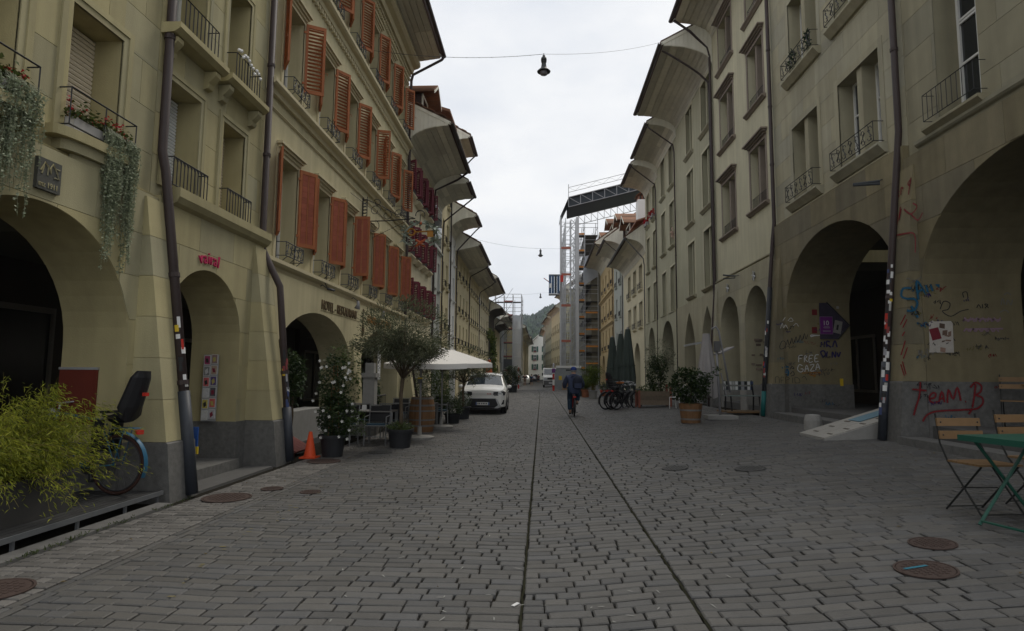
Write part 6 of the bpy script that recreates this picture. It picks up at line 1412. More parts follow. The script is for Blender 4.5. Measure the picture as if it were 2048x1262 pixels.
# ------------------------------------------------------------------ people
def cyclist():
    x, y = 1.2, 22.35; z = sprof(x)
    make_bike('red bicycle under the rider in the navy jacket', (x, y, z), 0.02, mat('bike_red', (.40, .02, .02), .4), rack=True)
    t = thing('person', 'cyclist seen from behind in navy jacket, blue jeans and blue cap riding a red bicycle', 'person', (x, y, z))
    pts = [(0,.16,1.02),(0,.24,1.22),(0,.34,1.44),(0,.38,1.53),(0,.41,1.66),(0,.42,1.74),
           (-.12,.18,.98),(-.13,.46,.66),(-.13,.40,.20),(-.13,.46,.12),(-.13,.58,.11),
           (.12,.18,.98),(.15,.60,.86),(.14,.50,.50),(.14,.52,.46),(.14,.64,.47),
           (-.20,.36,1.44),(-.30,.44,1.20),(-.27,.66,1.09),(.20,.36,1.44),(.30,.44,1.20),(.27,.66,1.09)]
    ed = [(0,1),(1,2),(2,3),(3,4),(4,5),(0,6),(6,7),(7,8),(8,9),(9,10),(0,11),(11,12),(12,13),(13,14),(14,15),(2,16),(16,17),(17,18),(2,19),(19,20),(20,21)]
    rd = [.15,.15,.16,.055,.095,.085,.10,.075,.05,.045,.035,.10,.075,.05,.045,.035,.075,.05,.035,.075,.05,.035]
    link('body', skin_mesh('body', pts, ed, rd, SKIN), t)
    # trousers, jacket, shoes, cap as clothing over the body
    tp = [(0,.15,.99),(-.13,.18,.97),(-.14,.46,.665),(-.14,.40,.19),(.13,.18,.97),(.16,.60,.86),(.15,.50,.52)]
    link('jeans', skin_mesh('jeans', tp, [(0,1),(1,2),(2,3),(0,4),(4,5),(5,6)], [.165,.135,.105,.085,.135,.105,.085], JEANS), t)
    jp = [(0,.10,.93),(0,.16,1.06),(0,.24,1.24),(0,.33,1.43),(0,.37,1.53),(-.22,.35,1.42),(-.34,.38,1.18),(-.33,.55,1.02),(.22,.35,1.42),(.34,.38,1.18),(.32,.55,1.05),(-.18,.08,.88),(.18,.08,.9)]
    link('jacket', skin_mesh('jacket', jp, [(0,1),(1,2),(2,3),(3,4),(3,5),(5,6),(6,7),(3,8),(8,9),(9,10),(0,11),(0,12)], [(.18,.15),(.23,.19),(.24,.20),(.20,.17),.09,.115,.10,.065,.115,.10,.065,.10,.10], NAVY), t)
    for sx, yy, zz in ((-.13,.50,.10),(.14,.56,.455)):
        link('shoe', skin_mesh('shoe', [(sx,yy-.08,zz+.0),(sx,yy+.05,zz-.01),(sx,yy+.16,zz-.02)], [(0,1),(1,2)], [.05,.05,.035], BLACK, 1), t)
    m = MB().lathe([(.112,-.02),(.118,.03),(.10,.085),(.055,.12),(.0001,.128)], (0,.415,1.70), 14, False).ball((0,.53,1.685), .09, 8, 5, (1,1,.12)); m.build('cap', mat('cap_blue', (.02,.045,.20), .8), t, smooth=True)
    m = MB()
    for sx in (-1, 1): m.ball((.098*sx,.41,1.655), .028, 6, 5, (.5,.8,1.2))
    m.ball((0,.515,1.64), .02, 6, 5); m.build('ears_and_nose', SKIN, t, smooth=True)
    m = MB().lathe([(.105,-.05),(.115,-.01),(.113,.02)], (0,.405,1.67), 14, False); m.build('grey_hair', mat('grey_hair', (.22,.21,.2), .9), t, smooth=True)
    for sx in (-1, 1):      # hands closed on the grips
        h = Vector((.285*sx,.655,1.065)); link('hand', skin_mesh('hand', [h+Vector((0,-.05,0)), h], [(0,1)], [.03,.035], SKIN, 1), t); m = MB()
        for k in range(4): b = h+Vector((-.035*sx+.022*k*sx,.02,.01)); m.tube([b, b+Vector((0,.035,-.005)), b+Vector((0,.03,-.04-.004*k)), b+Vector((0,.0,-.045))], [.011,.010,.009,.007], 5)
        m.tube([h+Vector((-.03*sx,-.02,0)), h+Vector((-.055*sx,.01,-.02)), h+Vector((-.05*sx,.03,-.035))], [.012,.011,.009], 5); m.build('fingers', SKIN, t)
    b = thing('backpack', 'bulky navy backpack on the back of the cyclist', 'backpack', (x+.1, y+.05, z+.95))
    link('bag', skin_mesh('bag', [(.02,.0,.02),(.04,-.05,.2),(.02,-.04,.40),(-.02,.02,.52)], [(0,1),(1,2),(2,3)], [(.17,.12),(.24,.16),(.20,.14),(.10,.07)], mat('bag_navy', (.014,.018,.034), .8, .2, 9, .5, 40)), b)
    MB().tube([(-.2,.12,.50),(-.05,-.10,.54),(.1,.1,.52)], .02, 6).box(-.1,.16,-.235,-.20,.08,.26).build('pocket_and_strap', NAVY, b)

def walker(label, x, y, shirt, legs, group='people far down the street', s=1.0):
    z = sprof(x); t = thing('person', label, 'person', (x, y, z), 0, group); t.scale = (s,)*3
    pts = [(0,0,.95),(0,0,1.2),(0,.01,1.42),(0,.02,1.52),(0,.03,1.62),(0,.03,1.70),(-.1,0,.9),(-.11,.12,.5),(-.11,.02,.08),(-.11,.14,.04),(.1,0,.9),(.11,-.06,.5),(.11,-.2,.1),(.11,-.1,.04),(-.2,0,1.40),(-.25,.03,1.12),(-.23,.12,.88),(.2,0,1.40),(.25,-.03,1.12),(.23,.02,.86)]
    ed = [(0,1),(1,2),(2,3),(3,4),(4,5),(0,6),(6,7),(7,8),(8,9),(0,10),(10,11),(11,12),(12,13),(2,14),(14,15),(15,16),(2,17),(17,18),(18,19)]
    rd = [.14,.13,.14,.05,.09,.08,.09,.065,.045,.035,.09,.065,.045,.035,.06,.045,.03,.06,.045,.03]
    link('body', skin_mesh('body', pts, ed, rd, SKIN, 1), t)
    link('shirt', skin_mesh('shirt', [(0,0,.95),(0,0,1.2),(0,.01,1.40),(-.2,0,1.40),(-.25,.02,1.2),(.2,0,1.40),(.25,-.02,1.2)], [(0,1),(1,2),(2,3),(3,4),(2,5),(5,6)], [.17,.16,.165,.08,.07,.08,.07], shirt, 1), t)
    link('trousers', skin_mesh('trousers', [(0,0,.93),(-.1,0,.88),(-.11,.12,.5),(.1,0,.88),(.11,-.06,.5)], [(0,1),(1,2),(0,3),(3,4)], [.15,.11,.09,.11,.09], legs, 1), t)
    MB().ball((0,.015,1.68), .098, 8, 6).build('hair', mat('dark_hair', (.03,.02,.015)), t, smooth=True)

# ------------------------------------------------------------------ furniture
def bistro_chair(label, loc, rz):
    t = thing('folding_chair', label, 'chair', loc, rz, 'folding chairs with wooden slats'); w = .42
    f = MB(); 
    for sx in (-w/2, w/2): f.tube([(sx,.20,.0),(sx*1.0,-.16,.46),(sx,-.24,.62),(sx,-.28,.90)], .009, 6).tube([(sx*.86,-.24,0),(sx*.86,.18,.45)], .009, 6)
    f.tube([(-w/2,.17,.03),(w/2,.17,.03)], .006, 5).tube([(-w*.43,-.21,.03),(w*.43,-.21,.03)], .006, 5).tube([(-w*.43,-.05,.23),(w*.43,-.05,.23)], .006, 5); f.build('frame', mat('chair_frame_iron', (.016,.017,.016), .5), t)
    for i, z in enumerate((.82, .70)):
        y = -.262+.026*i; MB().obox((0,y+.014,z), (w/2+.015,0,0), (0,.009,0), (0,-.004,.038)).build('back_slat', WOOD, t)
        m = MB(); [m.ball((q*w/2,y+.026,z), .008, 6, 4) for q in (-.92, .92)]; m.build('screws', IRON, t)
    for i in range(6): MB().box(-w/2-.005,w/2+.005,-.17+.062*i,-.118+.062*i,.455,.472).build('seat_slat', WOOD, t)
    return t
def terrace_chair():
    t = thing('terrace_chair', 'x', 'chair', (0,0,0), 0, 'black mesh terrace chairs with grey frames'); w = .48
    f = MB()
    for sx in (-w/2, w/2): f.tube([(sx,.22,0),(sx,.20,.44)], .014, 6).tube([(sx,-.26,0),(sx,-.22,.44),(sx,-.30,.88)], .014, 6).tube([(sx,.2,.44),(sx,-.22,.44)], .013, 6).tube([(sx,.2,.44),(sx,.2,.64),(sx,-.24,.65)], .012, 6)
    f.tube([(-w/2,.2,.44),(w/2,.2,.44)], .012, 6).tube([(-w/2,-.30,.88),(w/2,-.30,.88)], .012, 6).tube([(-w/2,.21,.2),(w/2,.21,.2)], .008, 5).build('frame', mat('grey_chair_frame', (.20,.205,.21), .4, metal=.3), t)
    MB().add([(-w/2+.02,-.235,.5),(w/2-.02,-.235,.5),(w/2-.02,-.297,.86),(-w/2+.02,-.297,.86)], [(0,1,2,3)]).add([(-w/2+.02,-.242,.5),(w/2-.02,-.242,.5),(w/2-.02,-.304,.86),(-w/2+.02,-.304,.86)], [(0,3,2,1)]).build('backrest', BLACK, t)
    MB().box(-w/2+.015,w/2-.015,-.2,.19,.43,.445).build('seat', BLACK, t); MB().box(-w/2+.03,w/2-.03,-.19,.18,.446,.48).build('cushion', mat('blue_cushion', (.02,.05,.075), .9), t)
    return t
def parasol_open(label, x, y, z0, z1, cx, cy, half, rz, base=True):
    t = thing('parasol', label, 'parasol', (x, y, 0), 0, 'white parasols on the left terrace')
    MB().tube([(0,0,.05),(0,0,z1-.05)], .026, 10).build('pole', ALU, t, smooth=True)
    MB().lathe([(.35,0),(.36,.05),(.30,.07),(.06,.09),(.05,.3),(.0001,.3)], n=24).build('base', CONC, t)
    M = Matrix.Translation((cx-x, cy-y, 0)) @ Matrix.Rotation(rz, 4, 'Z'); c = MB(); N = 8; vs = []; n = 6
    per = []
    for k in range(4):
        a = [(-1,-1),(1,-1),(1,1),(-1,1)][k]; b = [(-1,-1),(1,-1),(1,1),(-1,1)][(k+1) % 4]; per += [(a[0]+(b[0]-a[0])*i/N, a[1]+(b[1]-a[1])*i/N) for i in range(N)]
    P = len(per)
    for j in range(n+1):
        f = j/n
        for i, (u, v) in enumerate(per):
            sag = .05*sin(pi*(i % N)/N)*f; vs.append((u*half*f, v*half*f, z1-(z1-z0)*(f**1.08)-(sag*.6)))
    fs = [(j*P+i, j*P+(i+1) % P, (j+1)*P+(i+1) % P, (j+1)*P+i) for j in range(n) for i in range(P)]
    c.add(vs, fs).xform(M).build('canopy', CANV, t)
    v = MB(); top = [vs[n*P+i] for i in range(P)]; v.add(top+[(a*1.004,b*1.004,z-.13) for a, b, z in top], [(i, (i+1) % P, P+(i+1) % P, P+i) for i in range(P)]).xform(M).build('valance', CANV, t)
    for k in range(8):
        e = Vector(per[k*N//2]+(0,)); m = MB().tube([(e.x*.05,e.y*.05,z1-.06),(e.x*half*.98,e.y*half*.98,z0-.03)], .010, 5).tube([(e.x*.03,e.y*.03,z0-.25),(e.x*half*.5,e.y*half*.5,(z0+z1)/2-.05)], .008, 5).xform(M); m.build('rib', WOODG, t)
def parasol_closed(label, x, y, top, bot, r, m, group=None, seed=0, base=.3):
    z = sprof(x); t = thing('parasol', label, 'parasol', (x, y, z), 0, group); rng = random.Random(seed); top -= z; bot -= z
    MB().tube([(0,0,0),(0,0,top+.08)], .03, 8).build('pole', ALU, t, smooth=True); MB().box(-base,base,-base,base,0,.08).build('base', CONC, t)
    N = 40; n = 10; vs = []
    for j in range(n+1):
        f = j/n; rr = r*(.34+.66*min(1, f*1.2)**.8)*(1-.12*max(0, f-.85)/.15)
        for i in range(N):
            a = 2*pi*i/N; k = 1+.20*f*cos(a*8+.8*sin(f*4))+.05*rng.uniform(-1, 1)*f; vs.append((rr*k*cos(a), rr*k*sin(a), top-(top-bot)*f-(.10*f*cos(a*4) if j == n else 0)))
    MB().add(vs, [(j*N+i, j*N+(i+1) % N, (j+1)*N+(i+1) % N, (j+1)*N+i) for j in range(n) for i in range(N)]).build('cloth', m, t)
    MB().tube(arc((0,0,top-(top-bot)*.6), r*.98, 0, 2*pi, 16, 'xy'), .018, 5).build('strap', m, t)
    return t
OLIVE = leafmat('olive_leaf', (.055, .065, .035), (.20, .215, .13), .6)
DKLEAF = leafmat('dark_leaf', (.015, .03, .010), (.055, .085, .028), .45)
MDLEAF = leafmat('mid_leaf', (.03, .055, .015), (.10, .14, .04), .5)
BAMB = leafmat('bamboo_leaf', (.10, .135, .014), (.38, .39, .05), .55)
BAMBG = leafmat('bamboo_green_leaf', (.045, .085, .012), (.15, .20, .03), .55)
BLOOM = leafmat('white_bloom', (.6, .6, .58), (.8, .8, .78), .6)
BARK = mat('grey_bark', (.10, .075, .05), .9, .35, 14, .5, 50)

def pot_round(t, r0, r1, h, m, rim=.03):
    MB().lathe([(r0,0),(r1-.01,h-.06),(r1+rim,h-.055),(r1+rim,h),(r1-.015,h),(r1-.03,h-.05),(.0001,h-.05)], n=26).build('pot', m, t)
    MB().lathe([(r1-.03,h-.045),(.0001,h-.03)], n=20, caps=False).build('soil', SOIL, t)

def olive_tree(label, x, y, z, hpot, trunk, crown, R, n, rng, leaf=OLIVE, size=.085, tub=(.22,.27), branches=9, group='potted olive trees'):
    t = thing('olive_tree', label, 'tree', (x, y, z), 0, group); pot_round(t, tub[0], tub[1], hpot, ANTH)
    w = MB(); top = Vector((.02, .02, trunk)); w.tube([(0,0,hpot-.05),(.015,-.02,hpot+.3),(-.01,.01,trunk*.75),top], [.05,.042,.04,.045], 8)
    tips = []
    for b in range(branches):
        a = 2*pi*b/branches+rng.uniform(-.3, .3); q = Vector((cos(a)*R[0]*rng.uniform(.45, .9), sin(a)*R[1]*rng.uniform(.45, .9), rng.uniform(.15, .95)*R[2]*1.5))
        mid = top+q*.45+Vector((0, 0, .10)); e = top+q
        w.tube([top, mid, e], [.026, .016, .006], 6)
        for k in range(5):
            d = Vector((rng.gauss(0, .32)*R[0], rng.gauss(0, .32)*R[1], rng.gauss(.08, .22)*R[2])); s0 = mid+(e-mid)*rng.random(); w.tube([s0, s0+d*.5+Vector((0,0,.03)), s0+d], [.008, .005, .002], 4, caps=False); tips.append((s0, s0+d)); tips.append((s0+d*.4, s0+d*.8+Vector((rng.gauss(0,.1), rng.gauss(0,.1), .06))))
    w.build('trunk', BARK, t, smooth=True)
    m = MB(); pts, dirs = [], []
    cz = top.z+R[2]*.85
    for i in range(n):
        if rng.random() < .6:
            a, b = rng.choice(tips); f = rng.random()*1.15; p = a+(b-a)*f+Vector((rng.gauss(0, .05), rng.gauss(0, .05), rng.gauss(0, .05))); dirs.append((b-a).normalized())
        else:
            # clumps through the crown volume, leaving gaps
            while True:
                u = Vector((rng.uniform(-1,1), rng.uniform(-1,1), rng.uniform(-1,1)))
                if .25 < u.length < 1 and sin(u.x*7+u.y*5+1)+sin(u.z*8+u.x*4)+sin(u.y*9) > -.3: break
            p = Vector((u.x*R[0], u.y*R[1], cz+u.z*R[2]*(1 if u.z > 0 else .55))); dirs.append(u)
        pts.append(p)
    leaves(m, pts, size, rng, droop=-.1, asp=.26, dirs=dirs); m.build('crown', leaf, t)
    return t
def bush(t, name, c, R, n, size, rng, m, asp=.5, clump=True):
    mb = MB(); pts = []
    while len(pts) < n:
        u = Vector((rng.uniform(-1,1), rng.uniform(-1,1), rng.uniform(-1,1)))
        if u.length > 1 or (u.length < .35 and rng.random() < .8): continue
        if clump and sin(u.x*6+u.z*4+c[0]*9)+sin(u.y*7+u.z*5+c[1]) < -.7: continue
        pts.append((c[0]+u.x*R[0], c[1]+u.y*R[1], c[2]+u.z*R[2]))
    leaves(mb, pts, size, rng, asp=asp); return mb.build(name, m, t)
def bamboo(t, h, spread, n, rng, m, size, arch=.8, z0=0):
    st, lf = MB(), MB()
    for k in range(n):
        a = rng.uniform(0, 2*pi); r = rng.random()**.6*spread; L = h*rng.uniform(.55, 1.05); b = Vector((rng.gauss(0, .12)*spread, rng.gauss(0, .12)*spread, z0)); o = Vector((cos(a), sin(a), 0))*r
        P = []
        for i in range(9):
            f = i/8; P.append(b+o*(f**1.3)*1.1+Vector((0, 0, L*f*(1-arch*.38*f*f*(r/spread+.2)))))
        st.tube(P, [.006*(1-.75*i/8) for i in range(9)], 4, caps=False)
        pts, ds = [], []
        for i in range(26):
            f = .3+.7*rng.random(); q = P[min(7, int(f*8))].lerp(P[min(8, int(f*8)+1)], f*8-int(f*8)); pts.append(q+Vector((rng.gauss(0,.05), rng.gauss(0,.05), rng.gauss(0,.04)))); ds.append(Vector((rng.gauss(0,1), rng.gauss(0,1), -.55))+o*.6)
        leaves(lf, pts, size, rng, droop=.25, asp=.15, dirs=ds)
    st.build('canes', leafmat('cane', (.10,.09,.02), (.22,.18,.05)), t); lf.build('foliage', m, t)

def place():
    rng = random.Random(5)
    # ---- left foreground: lightwell deck, planter with bamboo, bicycle
    t = thing('deck', 'low dark metal deck over a lightwell under the wide left arch', 'deck', (-5.0, 6.0, 0))
    for i in range(11): MB().box(-.62+.085*i, -.545+.085*i, -2.2, 1.32, .125, .145).build('slat', mat('dark_deck', (.045,.045,.045), .6, .3, 10, island=.2), t)
    MB().box(.335,.36,-2.2,1.34,.10,.15).build('edge_rail', mat('edge_steel', (.11,.115,.12), .5, .2, 10), t)
    for y in (-1.5,-.75,0,.7,1.27): MB().box(.31,.334,y,y+.03,-.3,.124).build('post', mat('edge_steel', (.11,.115,.12)), t)
    MB().box(-.7,.30,-2.2,1.3,-.35,-.30).build('well_floor', BLACK, t)
    t = thing('bamboo_plant', 'yellow green bamboo spilling out of a long dark trough at the left picture edge', 'plant', (-5.22, 5.70, .148))
    MB().box(-.28,.28,-.75,.55,0,.40).box(-.30,.30,-.77,.57,.37,.41).build('trough', mat('dark_trough', (.05,.048,.045), .8, .2, 6), t); MB().box(-.26,.26,-.73,.53,.40,.415).build('soil', SOIL, t)
    st, lf = MB(), MB()
    for k in range(260):
        yb = rng.uniform(-.70,.50); b = Vector((rng.uniform(-.2,.2), yb, .38)); a = rng.uniform(-pi, pi); o = Vector((cos(a)+.40, sin(a)*1.0+.15, 0)); r = rng.uniform(.1,.72); L = rng.uniform(.4,1.28)
        P = [b+o*r*(f**1.4)+Vector((0,0,L*f-(1.15*r+.12)*f**2.6*.75)) for f in [i/8 for i in range(9)]]
        st.tube(P, [.0045*(1-.7*i/8) for i in range(9)], 4, caps=False); pts, ds = [], []
        for i in range(95):
            f = .18+.78*rng.random(); q = P[min(7,int(f*8))].lerp(P[min(8,int(f*8)+1)], f*8-int(f*8)); pts.append(q+Vector((rng.gauss(0,.04),rng.gauss(0,.04),rng.gauss(0,.035)))); ds.append(Vector((rng.gauss(0,.8),rng.gauss(0,.8),-.5))+o*.7)
        leaves(lf, pts, .066, rng, droop=.35, asp=.12, dirs=ds)
    st.build('canes', leafmat('cane', (.10,.09,.02), (.22,.18,.05)), t); lf.build('foliage', BAMB, t)
    make_bike('blue bicycle with a black child seat parked on the deck behind the bamboo', (-5.03, 7.02, .147), radians(84), mat('bike_blue', (.025,.10,.17), .45), seat=True, guard=mat('bike_blue', (.025,.10,.17)), scale=1.03, tilt=.03, tyre=mat('brown_tyre', (.05,.024,.018), .8))
    # ---- left terrace
    t = thing('traffic_cone', 'orange traffic cone at the foot of the flowering climber', 'cone', (-4.40, 11.42, 0))
    MB().box(-.15,.15,-.15,.15,0,.025).build('base', mat('cone_orange', (.62,.075,.02), .6), t); MB().lathe([(.115,.025),(.03,.49),(.0001,.49)], n=18, caps=False).build('body', mat('cone_orange', (.62,.075,.02)), t, smooth=True)
    t = thing('flowering_climber', 'white flowering climber on canes in an anthracite pot beside the cone', 'plant', (-4.05, 11.66, 0)); pot_round(t, .19, .25, .42, ANTH)
    m = MB(); 
    for a in range(3): m.tube([(.12*cos(a*2.1), .12*sin(a*2.1), .38), (.04*cos(a*2.1), .04*sin(a*2.1), 1.75)], .009, 5)
    for z in (.9, 1.3): m.tube(arc((0,0,z), .1, 0, 2*pi, 10, 'xy'), .006, 4)
    m.build('canes', mat('cane_brown', (.25,.12,.05)), t)
    bush(t, 'leaves_lower', (.05,0,.78), (.36,.34,.52), 1900, .075, rng, DKLEAF, .55); bush(t, 'leaves_upper', (-.02,0,1.38), (.30,.28,.62), 1700, .07, rng, DKLEAF, .5)
    m = MB(); leaves(m, [(rng.uniform(.3,.62), rng.uniform(-.2,.2), rng.uniform(.42,.9)) for _ in range(260)]+[(rng.gauss(.1,.09), rng.gauss(0,.1), rng.uniform(1.7,2.15)) for _ in range(160)], .065, rng); m.build('loose_shoots', MDLEAF, t)
    m = MB()
    for k in range(46):
        a = rng.uniform(0,2*pi); z = rng.uniform(.35,1.9); r = .36*(1.1-.35*abs(z-.9)); c = Vector((r*cos(a)+(.12 if z < .8 else 0), r*sin(a)-.05, z))
        for j in range(5): b = 2*pi*j/5; m.add([c, c+Vector((.024*cos(b), -.01, .024*sin(b))), c+Vector((.033*cos(b+.5), -.016, .033*sin(b+.5))), c+Vector((.024*cos(b+1), -.01, .024*sin(b+1)))], [(0,1,2,3)])
    m.build('white_flowers', BLOOM, t)
    olive_tree('large potted olive tree with a wide crown in an anthracite tub', -3.10, 13.25, 0, .40, 1.50, 2.4, (1.10,1.0,1.0), 15000, rng, size=.085, branches=12)
    bt = thing('ground_herbs', 'low green herbs spilling over the olive tree tub', 'plant', (-3.1,13.25,.38)); bush(bt, 'herb_leaves', (0,0,.06), (.30,.30,.11), 700, .06, rng, MDLEAF, .35)
    olive_tree('second potted olive tree behind the white parasols', -2.85, 21.9, 0, .45, 1.3, 2.4, (1.15,1.0,.75), 4200, rng, size=.10)
    for lb, x, y, R, h in (('round clipped bush in a black pot past the barrel', -2.95, 20.0, (.42,.42,.36), .32), ('round clipped bush in a black pot just in front of the white car', -3.05, 23.3, (.36,.36,.36), .38)):
        t = thing('potted_bush', lb, 'plant', (x,y,0), 0, 'clipped bushes in pots'); pot_round(t,.22,.26,h,ANTH); bush(t,'foliage',(0,0,h+.22),R,1500,.06,rng,DKLEAF,.5)
    t = thing('oleander', 'tall loose oleander with a few white blooms behind the second parasol', 'plant', (-3.55, 19.6, 0)); pot_round(t,.22,.28,.4,ANTH); bush(t,'foliage',(0,0,1.2),(.6,.5,.75),1500,.12,rng,MDLEAF,.22)
    m = MB(); leaves(m,[(rng.uniform(-.5,.4),-.4+rng.uniform(-.1,.1),rng.uniform(1,1.8)) for _ in range(30)],.06,rng,asp=1); m.build('blooms',BLOOM,t)
    for i,(x,y,zz,R,lb) in enumerate(((-5.05,12.0,1.5,(.25,.35,.55),'dark leafy creeper at the near edge of the first hotel arch'), (-5.3,16.4,1.6,(.35,.55,1.05),'green hanging vine at the pier between the two hotel arches'), (-5.2,18.2,1.0,(.3,.7,.7),'green shrubs under the second hotel arch'), (-4.0,24.2,1.1,(.45,.6,.8),'tall leafy shrub between the hotel wall and the white car'))):
        t = thing('creeper',lb,'plant',(x,y,0)); bush(t,'foliage',(0,0,zz),R,900,.11,rng,(DKLEAF,MDLEAF)[i%2],.5); MB().tube([(0,0,0),(.03,.02,zz*.5),(-.02,.05,zz)],.02,5).build('stem',BARK,t)
    t = thing('tall_shrub', 'tall dark green potted shrub past the white car on the left', 'plant', (-2.75,56,0)); pot_round(t,.45,.5,.6,ANTH); bush(t,'foliage',(0,0,1.5),(.95,.8,1.0),1900,.2,rng,DKLEAF,.4)
    t = thing('yellow_green_creeper', 'yellow green creeper climbing the front before the netted scaffold', 'plant', (-5.1,62,0)); bush(t,'foliage',(0,0,3.0),(.4,1.0,3.2),1500,.28,rng,BAMBG,.7)
    # barrel
    t = thing('wine_barrel','oak wine barrel standing as a table beside the olive tree','barrel',(-3.25,16.4,0)); H = .98; N = 24
    def rb(z): f = z/H*2-1; return .29+.065*(1-f*f)
    for k in range(N):
        a0, a1 = 2*pi*k/N+.006, 2*pi*(k+1)/N-.006; m = MB(); vs = []
        for i in range(7):
            z = H*i/6; r = rb(z)
            for a in (a0,a1): vs += [(r*cos(a),r*sin(a),z),((r-.03)*cos(a),(r-.03)*sin(a),z)]
        m.add(vs,[(4*i,4*i+2,4*i+6,4*i+4) for i in range(6)]+[(24,26,27,25),(0,1,3,2)]+[(4*i,4*i+4,4*i+5,4*i+1) for i in range(6)]+[(4*i+2,4*i+3,4*i+7,4*i+6) for i in range(6)]); m.build('stave',BARREL,t)
    for z0,z1 in ((.0,.055),(.20,.25),(.36,.40),(.60,.64),(.74,.79),(.925,.98)): MB().lathe([(rb(z0)+.004,z0),(rb(z1)+.004,z1)],n=30,caps=False).build('hoop',mat('barrel_hoop',(.17,.17,.165),.55,.25,12),t)
    MB().lathe([(.26,.955),(.0001,.955)],n=24,caps=False).build('lid',BARREL,t)
    # tables and chairs
    def table(lb,x,y,rz,L=1.2,W=.7):
        t = thing('terrace_table',lb,'table',(x,y,0),rz,'grey terrace tables'); MB().box(-L/2,L/2,-W/2,W/2,.72,.745).build('tabletop',mat('grey_table_top',(.22,.21,.2),.6,.15,8),t)
        for sx in (-1,1):
            for sy in (-1,1): MB().box(sx*(L/2-.03)-.03,sx*(L/2-.03)+.03,sy*(W/2-.03)-.03,sy*(W/2-.03)+.03,0,.719).build('leg',mat('grey_metal_leg',(.2,.205,.21),.45,metal=.3),t)
    table('nearest grey terrace table, beside the flowering climber',-4.05,14.15,.05); table('grey terrace table behind the barrel',-3.8,18.3,.0); table('grey terrace table under the farther parasol',-3.7,20.9,0)
    for i,(x,y) in enumerate(((-4.2,14.2),(-3.9,18.35))):
        c = thing('menu_card',['white folded card on the nearest terrace table','white folded card on the table behind the barrel'][i],'menu card',(x,y,.746)); MB().obox((0,-.02,.06),(.05,0,0),(0,.001,0),(0,.02,.06)).obox((0,.02,.06),(.05,0,0),(0,.001,0),(0,-.02,.06)).build('card',PWHITE,c)
    base = terrace_chair()
    spots = [(-3.72,13.62,pi+0.05,'black mesh terrace chair with its back to the street, right behind the olive tub'),(-4.45,13.5,pi-.1,'black mesh terrace chair half hidden by the flowering climber'),(-4.4,14.85,0,'black mesh terrace chair at the wall side of the nearest table'),(-3.7,14.9,.1,'black mesh terrace chair behind the nearest table, left of the barrel'),(-3.5,17.7,pi,'black mesh terrace chair just past the barrel'),(-4.2,17.7,pi,'black mesh terrace chair between barrel and hotel wall'),(-3.2,19.2,-1.4,'black mesh terrace chair by the second parasol pole'),(-3.4,20.3,pi,'black mesh terrace chair at the farthest terrace table')]
    for i,(x,y,rz,lb) in enumerate(spots):
        if i == 0: base.location=(x,y,0); base.rotation_euler=(0,0,rz); base['label']=lb
        else: dup(base,None,(x,y,0),rz,lb)
    t = thing('fountain_basin','low grey stone fountain basin with carved pillar beside the hotel pier','fountain',(-4.75,15.9,0)); MB().lathe([(.42,0),(.48,.3),(.62,.62),(.66,.74),(.58,.74),(.5,.5),(.0001,.45)],n=20).build('basin',CONC,t); MB().box(-.16,.16,.5,.8,0,1.5).box(-.2,.2,.46,.84,1.5,1.62).box(-.12,.12,.54,.76,1.62,1.9).build('pillar',CONC,t)
    t = thing('iron_railing','dark iron stair railing under the second hotel arch','railing',(-4.9,17.6,0)); m = MB().tube([(0,-.9,.95),(0,1.2,.95)],.018,5).tube([(0,-.9,.15),(0,1.2,.15)],.012,5); [m.tube([(0,-.9+.15*i,0),(0,-.9+.15*i,.95)],.008,4) for i in range(15)]; m.build('bars',IRON,t)
    t = thing('notice_sheet','white notice hung on the railing under the second hotel arch','notice',(-4.87,17.2,.55)); MB().box(0,.01,-.2,.2,0,.4).build('sheet',PWHITE,t)
    t = thing('banner','white hanging banner speckled with print under the second hotel arch','banner',(-4.98,18.2,1.42)); MB().box(0,.015,-.14,.14,0,1.15).build('cloth',PWHITE,t); m = MB()
    for _ in range(40): q = rng.uniform(-.12,.10); z = rng.uniform(.05,1.05); m.obox((.017,q,z),(0.001,0,0),(0,rng.uniform(.01,.03),0),(0,0,rng.uniform(.005,.02)))
    m.build('print',mat('banner_print',(.1,.12,.14),.8,.5,20,island=.8),t,kind='stuff')
    parasol_open('white parasol over the barrel, nearer of two',-3.04,15.07,1.88,2.17,-3.0,15.3,.80,.6); parasol_open('larger white parasol behind, over the farther terrace tables',-3.02,18.22,1.95,2.42,-2.98,18.3,1.05,.72)
    t = thing('heater_box','small yellow topped box strapped to the nearer parasol pole','box',(-3.04,15.04,1.38)); MB().box(-.05,.05,-.08,-.03,0,.10).build('box',mat('grey_plastic',(.12,.12,.12)),t); MB().box(-.055,.055,-.085,-.025,.10,.14).build('lid',YEL,t)
    parasol_closed('folded orange parasol behind the white car',-3.15,36,2.5,.9,.25,ORCLOTH,seed=4)
    # hotel sign
    t = thing('hotel_sign','wrought iron hotel sign with a gilded key in a leafy ring on a scrolled arm','sign',(-5.3,17.2,6.3)); m = MB()
    def rod(*p,r=.014): m.tube(p,r,5)
    rod((-.03,0,-.25),(-.03,0,.55),r=.02); rod((.10,0,-.2),(.10,0,.55),r=.012)
    for i in range(7): rod((-.02,.0,-.18+.1*i),(.09,0,-.13+.1*i)) ; rod((.09,0,-.18+.1*i),(-.02,0,-.13+.1*i),r=.01)
    rod((.1,0,-.2),(.7,0,-.19),(1.55,0,-.12),r=.018)
